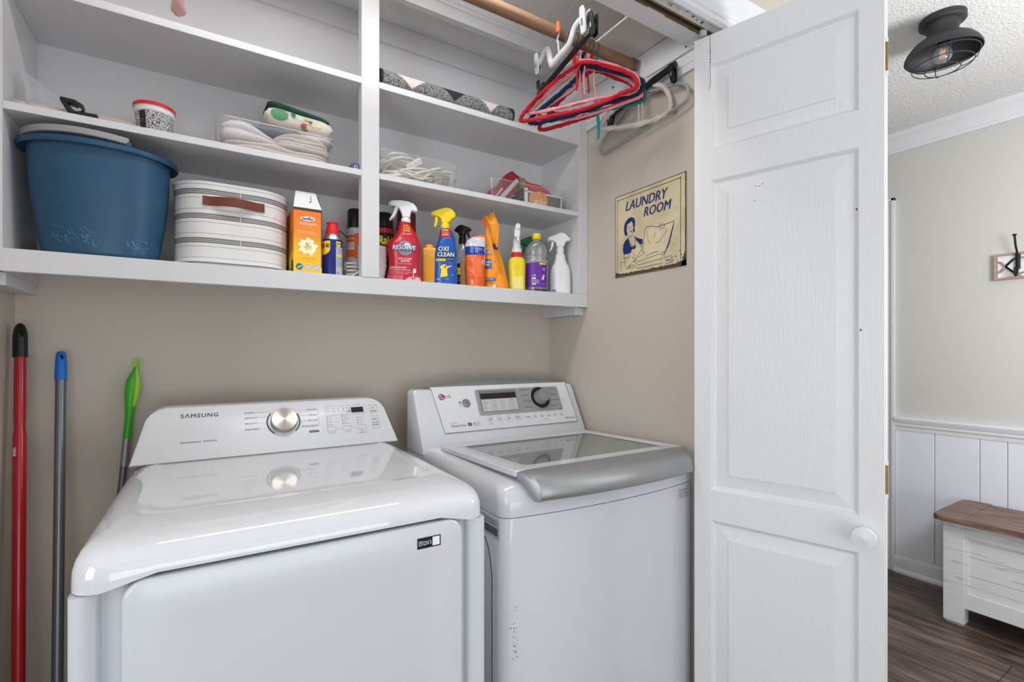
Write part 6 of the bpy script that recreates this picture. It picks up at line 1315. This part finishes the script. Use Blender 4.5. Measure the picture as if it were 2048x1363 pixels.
clip('clip', t, (1.276, 1.072, 2.145), BLACK, -0.15, 1.0); clip('clip', t, (1.276, 1.360, 2.118), BLACK, 0.2, 1.1)
hook('wire_hook', t, 1.280, RY-0.010, RZ-0.034, STEEL); MB().tube([(1.280, RY-0.010, RZ-0.033), (1.276, 1.235, 2.150)], 0.0013, STEEL, 8).build('hook_stem', t)
t = thing('grey_plastic_hanger', 'grey plastic tubular hanger lowest on the rod against the right wall', 'hanger', (1.29, RY, 2.10))
grey = [(1.288, 1.24, 2.160), (1.288, 1.20, 2.149), (1.288, 1.14, 2.129), (1.288, 1.067, 2.114), (1.288, 1.032, 2.094), (1.288, 1.021, 2.071), (1.288, 1.026, 2.047), (1.288, 1.067, 2.036), (1.288, 1.22, 2.025), (1.288, 1.40, 2.012), (1.288, 1.432, 2.022), (1.288, 1.425, 2.05), (1.288, 1.361, 2.090), (1.288, 1.288, 2.140)]
GRH = mat('grey hanger plastic', (150, 153, 154), 0.4)
MB().tube(smooth_path(grey, True, 6), 0.0058, GRH, 10, closed=True).build('frame', t); hook('hook', t, 1.2875, RY-0.010, RZ-0.034, GRH, 0.0030); MB().tube([(1.2875, RY-0.010, RZ-0.033), (1.288, 1.240, 2.160)], 0.0032, GRH, 8).build('hook_stem', t)

# ------------------------------------------------------------------ metal sign on the right wall
t = thing('laundry_room_sign', 'square cream metal sign reading LAUNDRY ROOM with a line drawing, on the right wall', 'sign', (1.3125, 1.21, 1.676))
WS = 0.326; y1, z0_, z1_ = 1.373, 1.523, 1.829
CREAM = ramp_mat('aged cream enamel', [(0.35, (196, 182, 148)), (0.6, (222, 208, 172))], 0.45, 9, bump=0.02)
RUST = mat('brown rust edge', (84, 70, 56), 0.8, vary=.3, vscale=80)
MB().box(1.3105, 1.3138, y1-WS, y1, z0_, z1_, CREAM).build('plate', t, bevel=0.0006)
Ss = lambda e: (lambda x, z: Vector((1.3102-e, y1-x, z0_+z)))      # x runs to the right as seen
A = Ss(0.0); B = Ss(0.0004); NB = mat('sign navy enamel', (24, 44, 110), 0.5); mb = MB(); rnd = random.Random(8)
def rust(pts_in, pts_out):
    mb.add([A(*p) for p in pts_out]+[A(*p) for p in pts_in], [(i, i+1, len(pts_out)+i+1, len(pts_out)+i) for i in range(len(pts_out)-1)], RUST)
n = 40
rust([(WS*i/n, 0.012+rnd.uniform(-.002, .003)+(0.010*max(0, (i/n-.88)/.12)) if i > 3 else 0.020-.002*i) for i in range(n+1)], [(WS*i/n, 0.0) for i in range(n+1)])
rust([(WS-0.0045-rnd.uniform(0, .0012)-max(0, (0.05-0.306*i/n))*0.35*(1 if i > 0 else 1), 0.306*i/n) for i in range(n+1)], [(WS, 0.306*i/n) for i in range(n+1)])
rust([(0.0020+rnd.uniform(0, .0008), 0.306*i/n) for i in range(n+1)], [(0, 0.306*i/n) for i in range(n+1)])
rust([(WS*i/n, 0.3040-rnd.uniform(0, .0008)) for i in range(n+1)], [(WS*i/n, 0.306) for i in range(n+1)])
mb.build('rusty_edge', t, flat=True)
mb = MB(); mb.line(B, [(0.0125, 0.014), (0.0125, 0.292)], 0.0014, INK).line(B, [(0.011, 0.291), (WS-0.022, 0.291)], 0.0018, INK).line(B, [(WS-0.0225, 0.295), (WS-0.0225, 0.012)], 0.0018, INK).line(B, [(0.008, 0.295), (0.0155, 0.2875)], 0.0012, INK).line(B, [(WS-0.026, 0.288), (WS-0.018, 0.296)], 0.0012, INK)
mb.text(B, 'LAUNDRY', 0.153, 0.2415, 0.0350, NB, w=0.196, bold=0.035, shear=0.25).text(B, 'ROOM', 0.205, 0.2000, 0.0340, NB, w=0.122, bold=0.035, shear=0.25)
# the drawn woman: hair, face outline, dress, apron, linen  (pixels of the flat drawing in mm)
def K(pts): return [(x/1000.0, z/1000.0) for x, z in pts]
mb.shape(B, K([(52, 200), (64, 210), (80, 214), (96, 208), (102, 196), (102, 180), (98, 168), (101, 158), (95, 154), (92, 164), (94, 178), (90, 190), (84, 198), (74, 194), (64, 192), (60, 182), (60, 166), (64, 156), (58, 148), (50, 154), (46, 168), (46, 184)]), NB)
mb.line(B, K([(62, 160), (66, 150), (76, 144), (86, 148), (92, 158), (94, 168)]), 0.0014, NB).line(B, K([(76, 164), (83, 160), (88, 165)]), 0.0018, NB).line(B, K([(78, 160), (86, 159)]), 0.0014, NB)
mb.line(B, K([(66, 178), (72, 181), (76, 179)]), 0.0016, NB).line(B, K([(84, 182), (92, 184)]), 0.0016, NB).line(B, K([(68, 175), (74, 175)]), 0.0014, NB).line(B, K([(85, 177), (90, 178)]), 0.0014, NB).line(B, K([(82, 176), (80, 169), (84, 168)]), 0.001, NB)
mb.shape(B, K([(66, 140), (52, 132), (42, 118), (40, 100), (44, 84), (50, 82), (72, 82), (82, 84), (84, 100), (78, 112), (72, 126)]), NB)
mb.shape(B, K([(98, 140), (112, 132), (124, 126), (138, 122), (136, 104), (124, 106), (118, 114), (110, 120)]), NB)
mb.line(B, K([(68, 142), (72, 128), (80, 114), (90, 104), (98, 108), (104, 120), (98, 138)]), 0.0016, NB).line(B, K([(66, 142), (76, 140), (86, 142), (98, 142)]), 0.0012, NB)
mb.shape(B, K([(80, 106), (90, 102), (104, 108), (106, 100), (98, 92), (90, 96), (82, 92)]), NB)
mb.line(B, K([(46, 82), (46, 70), (72, 66), (74, 80)]), 0.0014, NB).line(B, K([(50, 68), (52, 44), (58, 26), (70, 30), (84, 44), (100, 60), (118, 72), (132, 84), (140, 90), (136, 78), (148, 72), (134, 68), (112, 60), (92, 46)]), 0.0014, NB)
mb.line(B, K([(118, 118), (128, 96), (140, 94)]), 0.0012, NB).line(B, K([(136, 122), (140, 106), (126, 100)]), 0.0012, NB).line(B, K([(84, 70), (90, 60), (100, 76)]), 0.0012, NB).line(B, K([(90, 76), (98, 84)]), 0.0014, NB)
mb.line(B, K([(30, 56), (28, 36), (34, 22)]), 0.0012, NB).line(B, K([(30, 56), (50, 52)]), 0.0012, NB).line(B, K([(60, 24), (72, 40), (68, 22), (82, 42), (80, 22), (92, 40), (90, 22), (100, 36)]), 0.0010, NB)
mb.line(B, K([(138, 92), (144, 120), (148, 150), (156, 162), (176, 160), (200, 152), (214, 150), (236, 152), (262, 154), (276, 156), (276, 144), (268, 120), (262, 96), (252, 74), (240, 60), (232, 48)]), 0.0018, NB)
mb.line(B, K([(274, 142), (262, 108), (254, 84), (238, 56)]), 0.0036, NB).line(B, K([(158, 146), (160, 128), (166, 108), (174, 98)]), 0.0012, NB).line(B, K([(198, 134), (190, 116)]), 0.0012, NB).line(B, K([(248, 134), (230, 114), (216, 100), (202, 96)]), 0.0012, NB)
mb.line(B, K([(212, 148), (216, 160), (222, 152), (228, 160), (232, 150), (240, 152), (236, 142), (220, 140), (212, 148)]), 0.0012, NB)
mb.line(B, K([(104, 54), (120, 44), (160, 50), (210, 56), (228, 52)]), 0.0014, NB).line(B, K([(108, 42), (116, 32), (170, 36), (228, 38)]), 0.0014, NB).line(B, K([(106, 28), (114, 20), (170, 22), (230, 22)]), 0.0014, NB).line(B, K([(104, 54), (98, 46), (108, 42), (98, 34), (106, 28)]), 0.0012, NB).line(B, K([(150, 58), (180, 64), (210, 66)]), 0.0016, NB)
mb.line(B, K([(232, 48), (240, 38), (262, 42), (272, 36), (260, 30), (238, 30), (264, 26), (272, 20), (240, 18)]), 0.0014, NB).line(B, K([(222, 58), (232, 60), (240, 50)]), 0.0014, NB)
for p in ((0.272, 0.026), (0.284, 0.036), (0.300, 0.052), (0.306, 0.038), (0.292, 0.022), (0.310, 0.028)): mb.disc(B, p[0], p[1], 0.003, 0.002, RUST, 8, 1)
mb.build('printed_design', t, flat=True)

# ------------------------------------------------------------------ poles leaning on the back wall
REDM = mat('red painted pole', (168, 22, 28), 0.3, coat=.3); GRM = mat('grey metal pole', (122, 124, 128), 0.35, metal=0.6)
def pole(name, label, cat, top, bottom, r): return thing(name, label, cat, bottom)
t = pole('broom', 'red pole with a black hanging grip, leftmost of the three poles', 'broom handle', (-0.424, 1.750, 1.32), (-0.405, 1.60, 0), 0)
def lerp(a, b, q): return tuple(x+(y-x)*q for x, y in zip(a, b))
T, Bm = (-0.4215, 1.740, 1.315), (-0.388, 1.58, 0.0)
gq = 0.066
MB().tube([lerp(T, Bm, q) for q in (gq-0.002, 0.18, 0.20, 0.22, 0.5, 1)], [0.0115, 0.0120, 0.0105, 0.0130, 0.0130, 0.0130], REDM, 20).build('pole', t, ang=60)
MB().tube([lerp(T, Bm, q) for q in (0.0, 0.004, 0.012, 0.022, 0.03, gq-0.006, gq)], [0.004, 0.0085, 0.0125, 0.0140, 0.0145, 0.0145, 0.0150], BLACK, 20).build('grip', t, ang=60)
hx = lerp(T, Bm, 0.02); MB().lathe([(0.0055, 0), (0.006, 0.0005)], mat('shadow black', (6, 6, 8), 0.9), 16, sy=1.8, M=Matrix.Translation((hx[0]+0.005, hx[1]-0.0138, hx[2])) @ Matrix.Rotation(-0.35, 4, 'Z') @ Matrix.Rotation(PI/2, 4, 'X')).build('grip_hole', t)
q_ = lerp(T, Bm, 0.245); MB().text(lambda x, z: Vector((q_[0]-0.004+x, q_[1]-0.0135, q_[2]+z)), 'BISSELL', 0, 0, 0.005, WI, w=0.022, rot=PI/2).build('pole_print', t, flat=True)
t = pole('dust_mop', 'grey metal pole with a blue cap, middle of the three poles', 'mop handle', 0, (-0.335, 1.60, 0), 0)
T, Bm = (-0.3455, 1.755, 1.243), (-0.318, 1.56, 0.0)
MB().tube([lerp(T, Bm, q) for q in (0.062, 0.4, 1)], [0.0112, 0.0115, 0.0115], GRM, 20).build('pole', t, ang=60)
BCP = mat('bright blue plastic', (24, 110, 200), 0.4)
MB().tube([lerp(T, Bm, q) for q in (0.0, 0.002, 0.008, 0.016, 0.030, 0.062)], [0.004, 0.0085, 0.0108, 0.0115, 0.0122, 0.0130], BCP, 20).build('cap', t, ang=60)
hx = lerp(T, Bm, 0.013); MB().lathe([(0.0042, 0), (0.0045, 0.0005)], MATS['shadow black'], 16, sy=1.6, M=Matrix.Translation((hx[0]+0.003, hx[1]-0.0112, hx[2])) @ Matrix.Rotation(-0.3, 4, 'Z') @ Matrix.Rotation(PI/2, 4, 'X')).build('cap_hole', t)
t = pole('green_duster', 'duster with a bright green looped handle and silver pole behind the dryer', 'duster', 0, (-0.23, 1.76, 0), 0)
GHP = mat('bright green handle', (60, 178, 40), 0.35); LIM = mat('lime plastic', (150, 206, 50), 0.4)
T, Bm = (-0.187, 1.775, 1.225), (-0.225, 1.765, 0.80)
ax = lambda z: -0.2245+(z-0.80)*0.0885
MB().tube([(ax(z)+dx, 1.770, z) for z, dx in ((0.995, 0.0), (1.05, 0.0), (1.085, -0.001), (1.12, -0.002), (1.16, -0.001), (1.185, 0.003), (1.198, 0.004))], [0.0105, 0.0098, 0.0120, 0.0155, 0.0145, 0.0085, 0.006], GHP, 20).build('handle', t, ang=60)
MB().tube([(ax(z)+dx, 1.760, z) for z, dx in ((1.085, 0.008), (1.11, 0.011), (1.14, 0.012), (1.17, 0.009), (1.195, 0.006))], [0.003, 0.008, 0.0085, 0.006, 0.003], LIM, 14).build('grip_inlay', t, label='lime green inlay')
MB().tube([(ax(1.208)+0.0045+0.0085*math.cos(a), 1.770, 1.2085+0.0095*math.sin(a)) for a in [2*PI*k/24 for k in range(24)]], 0.0030, LIM, 8, closed=True).build('loop', t)
MB().tube([(ax(z), 1.770, z) for z in (0.998, 0.93, 0.915)], 0.0098, SILVER, 18).build('ferrule', t, ang=50)
MB().tube([(ax(z), 1.770, z) for z in (0.9145, 0.5, 0.02)], 0.0088, GRM, 18).build('pole', t, ang=50)

# ------------------------------------------------------------------ hall: lamp, hook rack, bench
t = thing('ceiling_lamp', 'dark bronze flush ceiling lamp with a wire cage and a bare bulb', 'ceiling lamp', (2.300, 0.690, ZC), 0, M=Matrix.Translation((2.290, 0.693, ZC)) @ Matrix.Diagonal((1, 1, 1.16, 1)))
BRZ = mat('dark bronze', (58, 58, 60), 0.5, metal=0.3); BRI = mat('lamp inside', (42, 46, 52), 0.5)
MB().lathe([(0.062, 0.0), (0.068, -0.001), (0.068, -0.017), (0.064, -0.020), (0.052, -0.020)], BRZ, 48, cap=False).build('ceiling_plate', t, local=True, ang=40)
MB().lathe([(0.052, -0.019), (0.050, -0.030), (0.044, -0.045), (0.041, -0.056), (0.045, -0.062)], BRZ, 40, cap=False).build('neck', t, local=True, ang=60)
MB().lathe([(0.042, -0.060), (0.065, -0.066), (0.088, -0.080), (0.104, -0.098), (0.1105, -0.110), (0.1120, -0.118), (0.1095, -0.1185), (0.108, -0.111), (0.100, -0.098), (0.085, -0.083), (0.063, -0.070), (0.040, -0.065)], BRI, 56, cap=False, mf=lambda a, k: BRZ if a < 6 else BRI).build('shade', t, local=True, ang=60)
ck = MB()
for R_, z in ((0.098, -0.142), (0.098, -0.1475), (0.056, -0.166), (0.056, -0.171)): pass
MB().tube([(0.104*math.cos(a), 0.104*math.sin(a), -0.124) for a in [2*PI*k/48 for k in range(48)]], 0.0016, BRZ, 8, closed=True).build('cage_ring', t, local=True)
MB().tube([(0.088*math.cos(a), 0.088*math.sin(a), -0.150) for a in [2*PI*k/48 for k in range(48)]], 0.0016, BRZ, 8, closed=True).build('cage_ring', t, local=True)
MB().tube([(0.050*math.cos(a), 0.050*math.sin(a), -0.164) for a in [2*PI*k/40 for k in range(40)]], 0.0016, BRZ, 8, closed=True).build('cage_ring', t, local=True)
for k in range(4):
    a = 0.5+PI/2*k; c_, s_ = math.cos(a), math.sin(a)
    MB().tube(smooth_path([(0.106*c_, 0.106*s_, -0.112), (0.100*c_, 0.100*s_, -0.135), (0.088*c_, 0.088*s_, -0.150), (0.070*c_, 0.070*s_, -0.160), (0.050*c_, 0.050*s_, -0.164)], False, 4), 0.0015, BRZ, 8).build('cage_wire', t, local=True)
MB().lathe([(0.014, -0.062), (0.015, -0.085), (0.013, -0.088)], BLACK, 20).build('socket', t, local=True)
bl = MB().lathe([(0.012, -0.086), (0.016, -0.094), (0.026, -0.106), (0.0285, -0.118), (0.026, -0.130), (0.016, -0.139), (0.0, -0.142)], CLEARP, 28, cap=False).build('bulb', t, local=True, ang=80)
FIL = mat('bulb filament', (255, 196, 120), 0.5, emis=0.4); mb = MB()
for k in range(4): a = PI/2*k; mb.tube([(0.006*math.cos(a), 0.006*math.sin(a), -0.100), (0.007*math.cos(a), 0.007*math.sin(a), -0.128)], 0.0013, FIL, 6)
mb.build('filament', bl, local=True)
# hook rack
t = thing('hook_rack', 'wooden wall rack with white fretwork and a black metal hook', 'hook rack', (3.310, 0.62, 1.66))
TAN = ramp_mat('weathered tan wood', [(0.3, (150, 132, 116)), (0.7, (178, 160, 142))], 0.8, 20, (1, 1, 6), bump=.2); WPN = mat('white lattice inset', (226, 228, 232), 0.6)
MB().box(3.302, 3.316, 0.300, 0.797, 1.596, 1.722, WPN).build('backing', t)
mb = MB(); x0_, x1_ = 3.290, 3.302
for b in ((0.300, 0.797, 1.596, 1.606), (0.300, 0.797, 1.712, 1.722), (0.786, 0.797, 1.606, 1.712), (0.300, 0.311, 1.606, 1.712)): mb.box(x0_-.002, x1_, *b, TAN)
def bar3(y0, z0, y1_, z1__, wd=0.006):
    d = Vector((0, y1_-y0, z1__-z0)); L = d.length; d.normalize(); n_ = Vector((0, -d.z, d.y))*wd/2; a = Vector((x0_, y0, z0)); b = Vector((x0_, y1_, z1__)); h = Vector((x1_-x0_, 0, 0))
    mb.add([a+n_, b+n_, b-n_, a-n_, a+n_+h, b+n_+h, b-n_+h, a-n_+h], [(0, 1, 2, 3), (4, 7, 6, 5), (0, 4, 5, 1), (1, 5, 6, 2), (2, 6, 7, 3), (3, 7, 4, 0)], TAN)
for k in range(4):
    c_ = 0.790-0.125*k
    for sg in (1, -1):
        pts = [(c_, 1.659+sg*0.030), (c_-0.018, 1.659+sg*0.022), (c_-0.034, 1.659), (c_-0.060, 1.659-sg*0.030), (c_-0.085, 1.659-sg*0.052)]
        for (a, b), (c2, d2) in zip(pts, pts[1:]): bar3(a, b, c2, d2)
        pts = [(c_-0.034, 1.659), (c_-0.060, 1.659+sg*0.030), (c_-0.085, 1.659+sg*0.040), (c_-0.110, 1.659+sg*0.030), (c_-0.125, 1.659+sg*0.020)]
        for (a, b), (c2, d2) in zip(pts, pts[1:]): bar3(a, b, c2, d2)
mb.build('fretwork', t)
IRON = mat('black iron', (30, 28, 28), 0.55, metal=.3)
for y in (0.712, 0.560, 0.410):
    MB().tube(smooth_path([(3.286, y, 1.700), (3.284, y, 1.665), (3.280, y, 1.640), (3.262, y, 1.612), (3.246, y, 1.606), (3.240, y, 1.622), (3.243, y, 1.645)], False, 5), 0.0048, IRON, 10).tube(smooth_path([(3.286, y, 1.690), (3.276, y, 1.715), (3.252, y, 1.745), (3.240, y, 1.775), (3.234, y, 1.796)], False, 5), 0.0042, IRON, 10).lathe([(0.004, 1.792), (0.0085, 1.796), (0.0085, 1.800), (0, 1.801)], IRON, 14, c=(3.233, y)).tube([(3.286, y, 1.640), (3.286, y, 1.712)], 0.009, IRON, 10, flat=0.6).build('hook', t)
# bench
t = thing('storage_bench', 'white distressed wooden storage bench with a dark brown plank top', 'bench', (3.06, 0.35, 0))
TOPW = ramp_mat('brown bench top', [(0.3, (92, 72, 62)), (0.5, (124, 98, 84)), (0.72, (150, 124, 108))], 0.55, 7, (5, 0.7, 5), bump=.3, distort=1.2)
DIST = ramp_mat('distressed white paint', [(0.0, (222, 222, 222)), (0.60, (216, 216, 218)), (0.66, (176, 168, 160)), (0.69, (218, 218, 220))], 0.6, 7, (3, 0.5, 9), bump=.3)
bx0, bx1, by0, by1 = 2.850, 3.262, -0.32, 0.905
# the top: border boards and long planks, rounded corners
def rbox(mb, x0, x1, y0, y1, z0, z1, r, m): return mb.rings([rrect(x0, x1, y0, y1, r, z0, 5), rrect(x0, x1, y0, y1, r, z1, 5)], m, True, True)
mb = MB(); mb.rings([rrect(bx0, bx1, by0, by1, 0.035, z, 6) for z in (0.470, 0.490)], TOPW, True, True)
for k in range(4): a = bx0+0.045+k*0.0815; mb.box(a, a+0.0795, by0+0.11, by1-0.112, 0.489, 0.4945, TOPW)
mb.rings([rrect(bx0+.002, bx1-.002, by1-0.110, by1-.002, [0.004, 0.004, 0.033, 0.033], z, 6) for z in (0.489, 0.4945)], TOPW, True, True)
mb.rings([rrect(bx0+.002, bx1-.002, by0+.002, by0+0.108, [0.033, 0.033, 0.004, 0.004], z, 6) for z in (0.489, 0.4945)], TOPW, True, True)
mb.box(bx0+.002, bx0+0.043, by0+0.11, by1-0.112, 0.489, 0.4945, TOPW)
mb.build('bench_top', t, ang=40, bevel=0.0012)
cx0, cx1, cy0, cy1 = 2.885, 3.235, -0.28, 0.872
for x in (cx0, cx1-0.055):
    for y in (cy0, cy1-0.075):
        pts = [(y, 0.0), (y+0.075, 0.0), (y+0.075, 0.470), (y, 0.470)]
        MB().box(x, x+0.055, y, y+0.075, 0.012, 0.470, DIST).rings([rrect(x+.006, x+.049, y+.006, y+.069, .008, 0.0), rrect(x, x+.055, y, y+.075, .004, 0.014)], DIST).build('leg', t, bevel=0.002)
MB().box(cx0+0.004, cx0+0.024, cy0+0.075, cy1-0.075, 0.405, 0.470, DIST).build('front_rail', t, bevel=0.0015)
MB().box(cx0+0.004, cx0+0.024, cy0+0.075, cy1-0.075, 0.085, 0.155, DIST).build('front_rail', t, bevel=0.0015)
mb = MB()
for z0_, z1_ in ((0.155, 0.235), (0.2365, 0.320), (0.3215, 0.405)): mb.box(cx0+0.014, cx0+0.026, cy0+0.075, cy1-0.075, z0_, z1_, DIST)
mb.build('front_panel', t, bevel=0.001)
MB().box(cx0+0.007, cx0+0.014, cy1-0.087, cy1-0.075, 0.155, 0.405, DIST).box(cx0+0.007, cx0+0.014, cy0+0.087, cy1-0.087, 0.398, 0.405, DIST).build('panel_bead', t, bevel=0.001)
for y in (cy1-0.045, cy0+0.025): MB().box(cx0+0.055, cx1-0.055, y, y+0.02, 0.085, 0.470, DIST).build('end_panel', t, bevel=0.001)
MB().box(cx1-0.03, cx1-0.01, cy0+0.075, cy1-0.075, 0.085, 0.470, DIST).build('back_panel', t)
MB().box(cx0+0.026, cx1-0.03, cy0+0.05, cy1-0.05, 0.085, 0.100, DIST).build('bottom_panel', t)
# batten added as an unseen source for the closet's overhead bounce light
t = thing('closet_lamp', 'long white ceiling batten light inside the closet', 'ceiling lamp', (0.30, 1.08, ZC))
MB().box(-0.52, 0.52, -0.07, 0.07, -0.030, -0.001, WHP).build('base', t, local=True, bevel=0.003)
MB().tube([(-0.50, 0, -0.040), (0.50, 0, -0.040)], 0.0125, mat('lit tube', (255, 250, 240), 0.4, emis=1.5), 16).build('tube', t, local=True)
